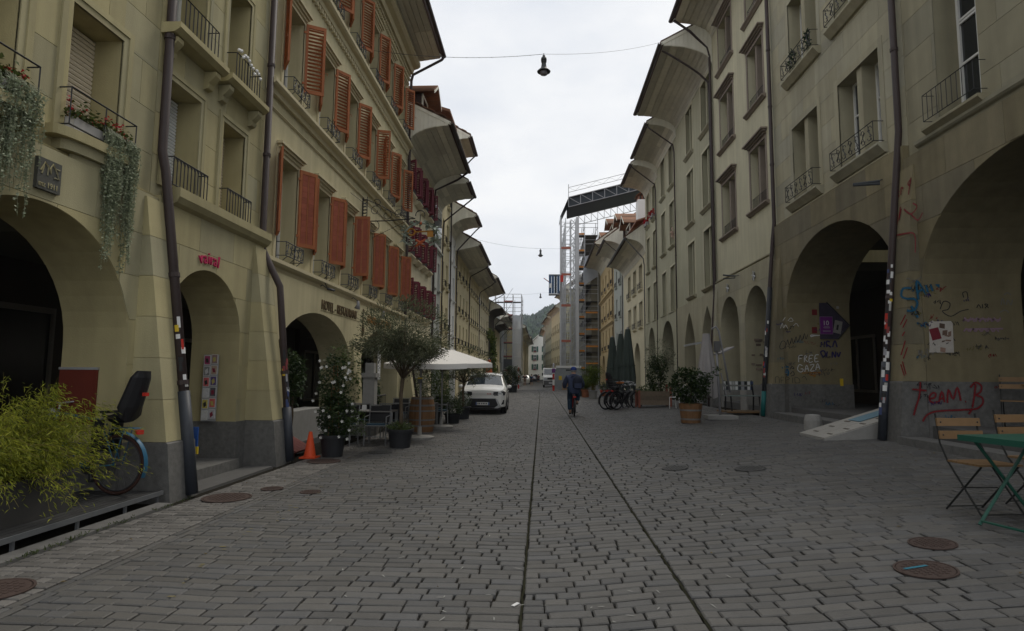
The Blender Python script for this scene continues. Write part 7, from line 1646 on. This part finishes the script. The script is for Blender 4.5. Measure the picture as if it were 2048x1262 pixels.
    for cx,cz,r0,a0,sg in ((.35,.12,.17,0,1),(.7,-.02,.17,2,-1),(1.05,.02,.14,.5,1),(.3,-.36,.2,1.2,-1),(.4,.36,.12,2.6,-1)):
        m.tube([(cx+r0*(1-f*.6)*cos(a0+sg*f*6.5),0,cz+r0*(1-f*.6)*sin(a0+sg*f*6.5)) for f in [i/16 for i in range(17)]],.010,4)
    rod((.1,0,.45),(.5,0,.28),(.95,0,.02),(1.5,0,-.1),r=.012); rod((-.02,-1.2,.3),(.6,0,-.1),r=.007); rod((0,.9,-.5),(1.4,0,-.15),r=.007); m.build('bracket',IRON,t)
    m = MB(); m.tube(arc((1.70,0,-.02),.14,-.3,pi+.2,8),.014,5).tube([(1.70,0,.0),(1.70,0,-.25)],.012,5); m.build('hanger',IRON,t)
    cz = -.58; m = MB(); g = mat('verdigris',(.26,.30,.25),.7,.3,12)
    for sg in (-1,1):
        m.tube([(1.72+sg*(.50*sin(f*2.6)),.0,cz+.34*cos(f*2.9+.15)) for f in [i/12 for i in range(13)]],.032,6)
    rr = random.Random(2); pts = []
    for i in range(110): a = rr.uniform(0,2*pi); pts.append((1.72+.5*cos(a),rr.gauss(0,.02),cz+.34*sin(a)))
    leaves(m,pts,.21,rr,asp=.55); m.build('leafy_ring',g,t)
    gd = mat('gilding',(.40,.19,.035),.45,.2,10,metal=.3); m = MB(); m.tube(arc((1.45,0,cz+.05),.10,0,2*pi,16),.026,6).tube([(1.55,0,cz+.05),(2.1,0,cz+.08)],.024,6).box(1.92,2.1,-.012,.012,cz-.10,cz+.07).tube([(1.33,0,cz+.05),(1.22,0,cz+.05)],.022,5); m.build('key',gd,t)
    m = MB().ball((1.72,0,cz+.32),.05,8,6); 
    for a in (-.7,.7,pi-.7,pi+.7): m.tube([(1.72,0,cz-.28),(1.72+.13*cos(a),0,cz-.28+.12*sin(a)),(1.72+.2*cos(a),0,cz-.28+.14*sin(a)*1.3)],[.05,.035,.012],6)
    m.build('red_crest',mat('sign_orange',(.42,.09,.03),.5),t)
    # ---- right side
    z = sprof(3.7)
    bistro_chair('folding chair with wooden slats at the far side of the green table, left one',(4.10,5.90,sprof(4.1)),pi+.14)
    bistro_chair('folding chair with wooden slats cut by the right picture edge',(4.74,6.02,sprof(4.7)),pi+.18)
    t = thing('bistro_table','square green folding metal table at the right picture edge','table',(4.12,5.33,sprof(4.1)),.25); MB().box(-.38,.38,-.34,.34,.735,.75).box(-.38,-.365,-.34,.34,.70,.7349).box(.365,.38,-.34,.34,.70,.7349).box(-.364,.364,-.34,-.325,.70,.7349).box(-.364,.364,.325,.34,.70,.7349).build('tabletop',TEAL,t)
    for sy in (-.27,.27): MB().tube([(-.30,sy,.73),(.33,sy,.0)],.014,6).build('leg',TEAL,t); MB().tube([(.30,sy*.85,.73),(-.33,sy*.85,.0)],.014,6).build('leg',TEAL,t)
    MB().tube([(.31,-.27,.03),(.31,.27,.03)],.011,5).tube([(-.31,-.23,.03),(-.31,.23,.03)],.011,5).build('stretcher',TEAL,t)
    t = thing('bistro_table','wood topped folding table inside the nearest right arch','table',(8.35,10.2,.78)); MB().box(-.35,.35,-.3,.3,.72,.745).build('tabletop',WOOD,t); MB().tube([(-.3,-.25,0),(.3,-.25,.72)],.012,5).tube([(.3,-.25,0),(-.3,-.25,.72)],.012,5).tube([(-.3,.25,0),(.3,.25,.72)],.012,5).tube([(.3,.25,0),(-.3,.25,.72)],.012,5).build('legs',IRON,t)
    c = bistro_chair('dark folding chair with yellow slats standing inside the nearest right arch',(7.85,10.4,.78),2.5)
    # ramp
    t = thing('ramp','pale plywood ramp with cleats leading up into the graffiti arch','ramp',(5.3,12.2,.42)); a = math.atan2(.62,1.95)
    MB().prism([(0,0),(0,.03),(1.95,.65),(1.95,-.1),(.1,-.1)],lambda p,q,d:(p,d,q),-.5,.58).build('concrete_wedge',CONC,t)
    PW = mat('plywood_pale',(.33,.315,.285),.75,.2,6,island=.08)
    for k in range(3): m = MB(); m.obox((.98,-.34+.36*k+.04,.352),(1.02*cos(a),0,1.02*sin(a)),(0,.176,0),(-.011*sin(a),0,.011*cos(a))); m.build('board',PW,t)
    for i in range(6):
        for yy in (-.3,.28): m = MB(); f=.2+.31*i; m.obox((f,yy,.045+f*.319),(.02,0,.006),(0,.09,0),(-.004,0,.012)); m.build('cleat',mat('cleat_wood',(.10,.085,.07),.8),t)
    m = MB().obox((1.2,.12,.445),(.35*cos(a),0,.35*sin(a)),(0,.22,.0),(-.002,0,.005)); m.build('blue_mat',mat('pale_blue_sheet',(.13,.22,.27),.8,.2,10),t)
    t = thing('stone_stub','short worn stone bollard at the foot of the ramp','bollard',(6.0,13.75,sprof(6.0))); MB().lathe([(.19,-.05),(.185,.2),(.15,.32),(.0001,.34)],n=16).build('stone',CONC,t)
    t = thing('stone_step','worn stone step in the graffiti arch beside the ramp','step',(6.68,15.2,.5)); MB().box(-.35,.5,-1.7,1.7,-.1,.15).build('step',GRAN,t)
    # bench
    t = thing('bench','green slatted bench with sticker covered back on a wooden pallet','bench',(6.22,19.0,.49),.12)
    for i in range(4): MB().box(-.55,.55,-.2+.13*i,-.10+.13*i,.52,.545).build('seat_slat',mat('bench_green',(.16,.20,.185),.6,.2,8),t)
    sl = []
    for z in (.70,.86): sl.append(MB().box(-.50,.50,.34,.365,z,z+.12).build('back_slat',mat('bench_green',(.16,.20,.185)),t))
    for s_,z in zip(sl,(.70,.86)):
        for k in range(10): w=.08; m = MB().box(-.49+.099*k,-.49+.099*k+w,.336-.0004*(k%3),.3395,z+.008,z+.112); m.build('sticker',STK[(k*3+int(z*10))%6 if k%3 else (k*5)%len(STK)],s_)
    for sx in (-.45,.45): MB().tube([(sx,-.18,.08),(sx,-.12,.52)],.025,5).tube([(sx,.30,.08),(sx,.26,.5),(sx,.38,1.0)],.025,5).build('leg',IRON,t)
    t = thing('pallet','wooden pallet boards under the green bench','pallet',(6.22,19.0,.49),.12)
    for i in range(5): MB().box(-.65,.65,-.42+.19*i,-.28+.19*i,.03,.075).build('board',WOODG if i%2 else WOOD,t)
    # cantilever parasol
    x,y = 5.05,17.45; z = sprof(x); t = thing('cantilever_parasol','closed grey cantilever parasol with its frame folded beside the lemon tub','parasol',(x,y,z))
    MB().box(-.42,.42,-.3,.3,0,.11).build('base',CONC,t); MB().tube([(0,0,.1),(-.02,0,1.0),(-.06,0,2.15)],.035,10).build('mast',ALU,t,smooth=True)
    MB().tube([(-.18,0,2.55),(-.06,0,2.62),(.02,0,2.5),(.12,0,1.9),(.30,0,.75)],.028,8).build('arm',ALU,t,smooth=True); MB().tube([(.05,0,1.3),(.2,0,.62)],.02,8).build('strut',ALU,t); MB().box(-.12,.04,-.07,.07,1.9,2.2).build('slider',mat('grey_plastic',(.12,.12,.12)),t)
    N=36; vs=[]
    for j in range(11):
        f=j/10; rr=.10+.17*min(1,f*1.4)
        for i in range(N): a=2*pi*i/N; k=1+.17*f*cos(a*9); vs.append((-.32+rr*k*cos(a),.05+rr*.8*k*sin(a),2.42-1.75*f+(.1*cos(a*3) if j==10 else 0)))
    MB().add(vs,[(j*N+i,j*N+(i+1)%N,(j+1)*N+(i+1)%N,(j+1)*N+i) for j in range(10) for i in range(N)]).build('cloth',GREYC,t)
    m = MB(); m.obox((.30,.5,1.95),(.20,0,.10),(0,.35,0),(-.008,0,.016)); m.build('folded_cover',GREYC,t)
    # lemon tub, planter
    def tub_staves(t,r0,r1,H,n=18):
        for k in range(n):
            a0,a1=2*pi*k/n+.01,2*pi*(k+1)/n-.01; vs=[]
            for zz,r in ((0,r0),(H,r1)):
                for a in (a0,a1): vs+=[(r*cos(a),r*sin(a),zz),((r-.025)*cos(a),(r-.025)*sin(a),zz)]
            MB().add(vs,[(0,2,6,4),(4,6,7,5),(0,4,5,1),(2,3,7,6),(0,1,3,2)]).build('stave',BARREL,t)
        for f in (.16,.62): r=r0+(r1-r0)*f; MB().lathe([(r+.006,H*f),(r+.01,H*f+.045)],n=24,caps=False).build('hoop',mat('barrel_hoop',(.17,.17,.165)),t)
        MB().lathe([(r1-.03,H-.05),(.0001,H-.05)],n=20,caps=False).build('soil',SOIL,t)
    t = thing('lemon_tree','leafy lemon bush in a half barrel tub on the right','plant',(4.04,16.67,sprof(4.04))); tub_staves(t,.25,.315,.52); MB().tube([(0,0,.45),(.02,0,.8),(0,.03,1.1)],[.03,.025,.012],6).build('trunk',BARK,t); bush(t,'leaves',(0,0,.98),(.55,.5,.52),1700,.115,rng,DKLEAF,.5); m=MB(); leaves(m,[(-.45+.35*f+rng.gauss(0,.06),rng.gauss(0,.1),1.2+.2*f+rng.gauss(0,.07)) for f in [i/60 for i in range(60)]]+[(.35+.4*f+rng.gauss(0,.05),rng.gauss(0,.1),1.05+.4*f+rng.gauss(0,.06)) for f in [i/70 for i in range(70)]],.12,rng,asp=.5); m.build('shoots',DKLEAF,t)
    t = thing('planter_box','weathered wooden planter box with reddish corner posts beside the bicycles','planter',(4.45,24.4,sprof(4.3)),.06)
    RW = mat('reddish_wood',(.22,.075,.05),.75,.25,8)
    for i in range(3): MB().box(-.62,.62,-.30,-.27,.10+.18*i,.275+.18*i).build('plank',WOODG,t); MB().box(-.62,.62,.27,.30,.10+.18*i,.275+.18*i).build('plank',WOODG,t)
    for sx in (-1,1):
        for sy in (-1,1): MB().box(sx*.62-.04,sx*.62+.04,sy*.28-.04,sy*.28+.04,0,.66+(.25 if sx>0 else 0)).build('post',RW,t)
        MB().box(sx*.60-.015,sx*.60+.015,-.26,.26,.1,.62).build('end_board',RW,t)
    MB().box(-.58,.58,-.26,.26,.5,.56).build('soil',SOIL,t)
    b = thing('planter_shrub','mixed dark shrub growing in the wooden planter box','plant',(4.6,24.4,sprof(4.3)+.55)); bush(b,'foliage',(0,0,.75),(.45,.3,.85),1300,.11,rng,DKLEAF,.5); bush(b,'low_foliage',(-.3,0,.1),(.5,.3,.28),700,.08,rng,MDLEAF,.5)
    olive_tree('slim grey olive tree behind the wooden planter box',5.05,26.0,.4,.35,1.1,2.2,(.65,.6,.9),1900,rng,size=.10,branches=7)
    for i,(x,y,rz,col,seat,bas,lb) in enumerate(((2.95,24.05,-.93,(.015,.015,.017),False,True,'black bicycle with wire basket, frontmost of the parked group'),(2.78,24.40,-.95,(.03,.03,.035),True,False,'dark bicycle with a child seat in the parked group'),(2.60,24.75,-.97,(.015,.015,.017),False,False,'black bicycle at the left end of the parked group'),(2.95,25.3,-1.0,(.3,.3,.3),False,False,'silver bicycle farthest back in the parked group'))):
        make_bike(lb,(x,y,sprof(x)),rz,mat('bike_paint_%d'%i,col,.4),seat=seat,basket=bas,scale=1.05,group='bicycles parked by the planter',tilt=.05)
    t = thing('saddle_cover','orange cover on the saddle of a parked bicycle','saddle cover',(3.12,24.25,sprof(3.1)+1.05)); MB().ball((0,0,0),.13,8,5,(1.3,.8,.35)).build('cover',mat('orange_cover',(.55,.16,.02)),t)
    for i,(x,y,tp,r) in enumerate(((4.15,29.2,3.85,.34),(4.05,31.0,3.75,.33),(3.85,33.0,3.7,.33))): parasol_closed('folded dark green parasol, %s'%['tallest and nearest of the group','middle one of the group','leftmost of the group'][i],x,y,tp,.95,r,GREENC,'folded dark green parasols',i)
    for i,(x,y,R,h,lb,pm) in enumerate(((3.0,35.6,.42,2.6,'bright green bamboo in a grey concrete pot',CONC),(2.75,38.2,.35,1.7,'small bamboo in a terracotta pot behind the concrete pot',TERRA),(2.55,40.5,.3,1.4,'low bamboo in a black pot, leftmost of three',ANTH))):
        t = thing('potted_bamboo',lb,'plant',(x,y,sprof(x)),0,'potted bamboo by the folded parasols'); pot_round(t,.21,.25,.48,pm); bamboo(t,h-.5,.62,60,rng,BAMBG,.16,z0=.42)
    for i,(x,y,c) in enumerate(((3.9,38,TERRA),(4.3,37,RED))): t=thing('flower_pot',['terracotta pot behind the folded parasols','red flower pot behind the folded parasols'][i],'pot',(x,y,sprof(x))); pot_round(t,.2,.26,.4,c); bush(t,'foliage',(0,0,.6),(.35,.3,.3),300,.1,rng,MDLEAF)
    t = thing('white_chair','white metal garden chair beside the lemon tub','chair',(5.0,22.6,sprof(5.0)),2.4); m=MB()
    for sx in (-.2,.2): m.tube([(sx,.2,0),(sx,.2,.42),(sx,-.2,.43),(sx,-.25,0)],.014,5).tube([(sx,-.2,.43),(sx,-.28,.85)],.014,5)
    m.tube([(-.2,-.28,.85),(0,-.3,.92),(.2,-.28,.85)],.014,5); [m.tube([(q,-.2,.43),(q,-.28,.86)],.008,4) for q in (-.1,0,.1)]; m.build('frame',WFR,t); MB().box(-.2,.2,-.2,.2,.42,.435).build('seat',WFR,t)
    # vehicles and people
    wc = make_car('parked_car','white compact SUV parked on the left facing the camera',(-2.46,26.75,0),.03,mat('car_white',(.74,.74,.72),.25,.02,spec=.6)); wc.scale = (1.05,)*3
    make_van(); make_car('parked_car','pale parked car far down the street on the left',(-2.9,104,0),.0,mat('car_white',(.74,.74,.72)),False); make_car('parked_car','dark parked car far down the street in front of the white house',(-1.9,124,-.1),.05,mat('car_dark',(.03,.035,.045),.3),False)
    cyclist(); walker('person in a blue shirt walking far down the street',-1.55,92,mat('shirt_blue',(.02,.09,.20),.9),mat('dark_trousers',(.02,.02,.03),.9)); walker('person in dark clothes walking left of the one in blue, far away',-2.55,92,mat('shirt_dark',(.05,.03,.04),.9),mat('bare_khaki',(.2,.13,.09),.9)); walker('person in a dark red top far away beside the parked cars',-.6,118,mat('shirt_red',(.13,.02,.03),.9),mat('dark_trousers',(.02,.02,.03)))
    t = thing('barrier_post','red and white striped post at the left scaffold foot','post',(-2.75,72,0)); [MB().box(-.08,.08,-.08,.08,.5*k,.5*k+.5).build('band',RED if k%2==0 else WFR,t) for k in range(5)]
    t = thing('barrier_post','red and white striped post with small signs at the building site corner','post',(1.15,58.5,.1)); [MB().box(-.10,.10,-.10,.10,.55*k,.55*k+.55).build('band',RED if k%2==0 else WFR,t) for k in range(4)]; MB().box(-.16,.16,-.13,-.1,1.75,2.15).build('sign_plate',PURP,t); MB().lathe([(.07,2.2),(.1,2.3),(.1,2.6),(.0001,2.7)],n=12).build('beacon',mat('beacon_white',(.5,.5,.55)),t)
    t = thing('site_fence','grey site hoarding panels in front of the scaffold','fence',(2.6,60,.15)); [MB().box(-1.3+.9*k,-1.3+.9*k+.86,-.02,.02,.1,1.9).build('panel',mat('hoarding_grey',(.24,.26,.27),.7,.2,4),t) for k in range(3)]; MB().box(-.9,-.6,-.04,-.021,1.0,1.4).build('yellow_notice',YEL,t)
    m = MB().box(-.5,.5,-.3,.3,0,.75); h=thing('timber_crate','pale timber crate in front of the site hoarding','crate',(2.5,58.6,.15)); m.build('boards',mat('crate_wood',(.3,.2,.12),.8,.2,8),h); [MB().box(-.52,.52,-.325,-.302,.08+.24*k,.26+.24*k).build('slat',mat('crate_wood',(.3,.2,.12)),h) for k in range(3)]
    t = thing('site_trailer','white topped site trailer behind the cyclist','trailer',(2.9,66,.2)); MB().box(-1.3,1.3,-1,1,.5,2.2).build('body',mat('hoarding_grey',(.24,.26,.27)),t); MB().box(-1.35,1.35,-1.05,1.05,2.2,2.45).build('roof',mat('van_white',(.72,.72,.70)),t); MB().box(-.3,.5,-1.03,-1.001,1.5,2.05).build('window',GLASS,t)

def scaffolds():
    rng = random.Random(8); OR = mat('toe_board_orange',(.50,.20,.035),.7,.15,8); PL = mat('scaffold_deck',(.06,.055,.05),.8)
    t = thing('scaffold','tall facade scaffold with orange toe boards along the right side','scaffold',(2.1,71,.2)); X=[0,.7,2.28,3.0,4.55]; Y=[0,2.6,5.2,7.8,10.4,13]; Z=[2.0*i+.2 for i in range(10)]
    m=MB()
    for x in X[1:]:
        for y in Y: m.tube([(x,y,0),(x,y,20.3)],.045,5)
    for z in Z:
        for y in (0,13): m.tube([(.7,y,z+.9),(4.6,y,z+.9)],.03,4).tube([(.7,y,z+1.4),(4.6,y,z+1.4)],.03,4)
        for x in X[1:]: m.tube([(x,0,z+1),(x,13,z+1)],.03,4).tube([(x,0,z),(x,13,z)],.03,4)
        m.tube([(.7,0,z),(1.9,0,z+2)],.025,4)
    m.build('tubes',STEEL,t,kind='stuff')
    for i,z in enumerate(Z):
        MB().box(3.02,4.5,0.05,13,z-.06,z).build('deck',PL,t); MB().box(2.28,3.0,.05,1.2,z-.06,z).build('deck',PL,t)
        MB().box(2.3,2.95,-.03,.03,z+.02,z+.22).build('toe_board',OR,t)
        if i in (1,2,3,4,7): MB().box(3.1,4.55,-.03,.03,z+.55,z+.73).build('toe_board',OR if i<8 else mat('red_boards',(.5,.09,.04),.7),t)
    for k in range(36): z=.5+.55*k; MB().box(.20,1.25,-.02,.02,z,z+.035).build('mast_rung',STEEL,t)
    for x0,x1 in ((.02,.18),(1.95,2.25)): MB().box(x0,x1,-.36,-.2,0,20.3).build('mast_post',mat('mast_grey',(.46,.47,.48),.55,.12,6),t)
    m=MB()
    for x in (.22,.72,1.25,1.36,1.90): m.tube([(x,-.3,0),(x,-.3,20)],.04,5).tube([(x,.5,0),(x,.5,20)],.035,5)
    for k in range(20): m.tube([(1.36,-.3,k),(1.90,-.3,k+.5)],.04,4).tube([(1.90,-.3,k+.5),(1.36,-.3,k+1)],.04,4).tube([(.22,.5,k+.2),(.72,.5,k+.9)],.03,4)
    m.build('hoist_mast',ALU if False else STEEL,t)
    for z in (5.3,9.5,13.2,16.4): MB().box(.20,1.30,-.36,-.30,z,z+.28).build('mast_bracket',mat('mast_red',(.35,.12,.08),.7),t)
    cl=MB(); P=[(3.0,0,15.6),(4.6,0,16.0),(4.6,0,13.2),(3.7,-.2,12.6),(2.9,-.3,12.0),(2.75,-.25,13.4)]; cl.add(P+[(a,b+.03,c) for a,b,c in P],[(0,1,2,3,4,5),(11,10,9,8,7,6)]); cl.build('tarpaulin',mat('grey_tarp',(.33,.35,.38),.8,.15,3,.6,6),t)
    h=thing('hoist_cabin','blue hoist cabin hanging on the scaffold mast','hoist',(1.55,70.2,11.0)); MB().box(-.75,.55,-.5,.5,0,.12).box(-.75,.55,-.5,.5,2.3,2.4).build('floor_and_roof',mat('cabin_grey',(.3,.31,.32)),h); CB=mat('cabin_blue',(.035,.075,.15),.7,.5,3)
    for i in range(4): MB().box(-.74+.32*i,-.74+.32*i+.29,-.5,-.47,.14,2.28).build('panel',CB if i!=2 else mat('cabin_dark',(.03,.04,.05)),h)
    MB().box(-.74,-.71,-.46,.5,.14,2.28).build('side_panel',CB,h); MB().tube([(-.7,-.4,1.5),(-1.35,-.5,1.95)],.05,5).build('boom',mat('mast_red',(.35,.12,.08)),h); MB().box(-.7,-.4,-.56,-.505,.8,1.3).build('white_box',PWHITE,h); MB().box(.6,.95,-.5,-.4,1.5,2.3).build('control_box',RED,h)
    # temporary roof truss over the scaffold
    r=thing('temporary_roof','dark sheeted truss roof above the right scaffold','roof',(3.15,70.6,21.7)); SH=mat('roof_sheet',(.035,.042,.05),.7,.2,3); L=11.5; sl=math.tan(radians(14)); 
    def pt(x,z,y=0): return (x,y,z+x*sl)
    MB().add([pt(0,.0,.5),pt(L,.0,.5),pt(L,.0,5.5),pt(0,.0,5.5),pt(0,1.2),pt(L,1.2),pt(L,1.2,5.5),pt(0,1.2,5.5)],[(0,3,2,1),(4,5,6,7),(1,2,6,5),(2,3,7,6)]).add([pt(0,.05,.3),pt(L,.05,.3),pt(L,1.15,.3),pt(0,1.15,.3)],[(0,1,2,3)]).add([pt(0,1.2,0),pt(0,1.2,5.5),(-1.0,5.5,-.9),(-1.0,0,-1.1)],[(0,1,2,3)]).build('sheeting',SH,r)
    m=MB(); n=8; y=-.05
    m.tube([pt(0,.0,y),pt(L,.0,y)],.06,5).tube([pt(0,1.2,y),pt(L,1.2,y)],.06,5)
    for i in range(n+1): x=L*i/n; m.tube([pt(x,.0,y),pt(x,1.2,y)],.05,5)
    for i in range(n): m.tube([pt(L*i/n,1.2,y),pt(L*(i+1)/n,.0,y)],.045,5)
    m.tube([pt(0,2.4,y),pt(L,2.4,y)],.03,4).tube([pt(0,1.8,y),pt(L,1.8,y)],.03,4)
    for x in (0,L*.65,L): m.tube([pt(x,1.2,y),pt(x,2.8,y)],.035,4)
    for i in range(14): m.tube([pt(L*i/14,1.85 if i%2 else 2.35,y),pt(L*(i+1)/14,2.35 if i%2 else 1.85,y)],.015,3)
    m.build('truss',ALU,r)
    m=MB()
    for q in (0,-1.1): m.tube([pt(1.5,q,5.5),pt(L,q,5.5)],.045,4)
    for i in range(12): x=1.5+10*i/12; m.tube([pt(x,0,5.5),pt(x+.83,-1.1,5.5)],.03,4).tube([pt(x,0,5.5),pt(x,-1.1,5.5)],.03,4)
    m.build('rear_truss',STEEL,r)
    # netted scaffold on the left
    t=thing('scaffold','netted scaffold with red boards standing out into the left of the street','scaffold',(-6.3,80,0)); m=MB(); X=[0,1.2,2.4,3.55]; 
    for x in X:
        for y in (0,1.2,6): m.tube([(x,y,0),(x,y,12.4)],.045,5)
    for k in range(7):
        z=.3+1.85*k
        for dz in (0,.55,1.05): m.tube([(0,0,z+dz),(3.55,0,z+dz)],.028,4); m.tube([(3.55,0,z+dz),(3.55,6,z+dz)],.028,4)
        m.tube([(1.2,-.02,z),(2.4,-.02,z+1.85)],.025,4)
    m.build('tubes',STEEL,t,kind='stuff')
    for k in range(7):
        z=.3+1.85*k; MB().box(0,3.5,.02,1.1,z-.05,z).build('deck',PL,t); MB().box(1.22,2.38,-.05,-.03,z,z+.16).build('toe_board',mat('red_boards2',(.28,.09,.08),.7),t)
    for x0,x1,nm in ((.03,1.17,'left'),(2.43,3.52,'right')):
        net=bpy.data.materials.get('debris_net')
        if not net:
            net=bpy.data.materials.new('debris_net'); net.use_nodes=True; nt=net.node_tree; b=nt.nodes['Principled BSDF']; b.inputs['Base Color'].default_value=(.72,.74,.77,1); b.inputs['Roughness'].default_value=.9; b.inputs['Alpha'].default_value=.38
        for k in range(5): z=.3+1.85*k; MB().box(x0,x1,-.075,-.07,z+.02,z+1.84).build('net_panel',net,t)
    MB().box(1.22,2.38,-.08,-.05,2.4,3.7).build('grey_sheet',mat('dark_sheet',(.09,.095,.10),.8),t)

def hill():
    rng=random.Random(12); ys=[420,520,620,720,820,900,980]; xs=[-420+30*i for i in range(29)]
    def hz(x,y): r=(y-420)/560; return -1+max(0,r)**.8*(88+10*sin(x*.021+1)+7*sin(x*.05)+3*sin(x*.13))*(1-.25*((x+40)/420)**2)
    m=MB(); n=len(xs); m.add([(x,y,hz(x,y)) for y in ys for x in xs],[(i*n+j,i*n+j+1,(i+1)*n+j+1,(i+1)*n+j) for i in range(len(ys)-1) for j in range(n-1)]); m.build('hill',mat('forest_floor',(.035,.05,.025)),kind='structure')
    f=MB()
    for _ in range(7000):
        x=rng.uniform(-260,200); y=430+540*rng.random(); h=rng.uniform(10,19); r=h*rng.uniform(.17,.3); z=hz(x,y)-1
        k=5; rings=[(r,.12),(r*.75,.4),(r*.4,.72)] if rng.random()<.5 else [(r*.8,.15),(r*1.15,.5),(r*.7,.82)]; vs=[]
        for q,(rr,ff) in enumerate(rings):
            for j in range(k): a=2*pi*j/k+q*.6; vs.append((x+rr*cos(a)*rng.uniform(.7,1.25),y+rr*sin(a),z+h*ff))
        vs.append((x,y,z+h)); fs=[(a*k+j,a*k+(j+1)%k,(a+1)*k+(j+1)%k,(a+1)*k+j) for a in range(2) for j in range(k)]+[(2*k+j,2*k+(j+1)%k,3*k) for j in range(k)]; f.add(vs,fs)
    w=f.build('wood',leafmat('forest_leaf',(.018,.035,.014),(.05,.085,.03),.8),kind='stuff'); tag(w,'wooded hill rising behind the end of the street','forest')
houses_left()
houses_right()
scaffolds()
hill()
lamps()
place()
def haze():
    m = bpy.data.materials.new('haze_air'); m.use_nodes = True; nt = m.node_tree; nt.nodes.clear()
    o = nt.nodes.new('ShaderNodeOutputMaterial'); v = nt.nodes.new('ShaderNodeVolumePrincipled')
    v.inputs['Color'].default_value = (.80, .88, 1, 1); v.inputs['Density'].default_value = .00024; v.inputs['Anisotropy'].default_value = 0.0
    nt.links.new(v.outputs[0], o.inputs['Volume'])
    b = MB().box(-920, 920, -62, 1610, -2.2, 125).build('haze', m, kind='stuff'); tag(b, 'thin pale air that fades the wooded hill', 'haze')
HAZE = True
if HAZE: haze()
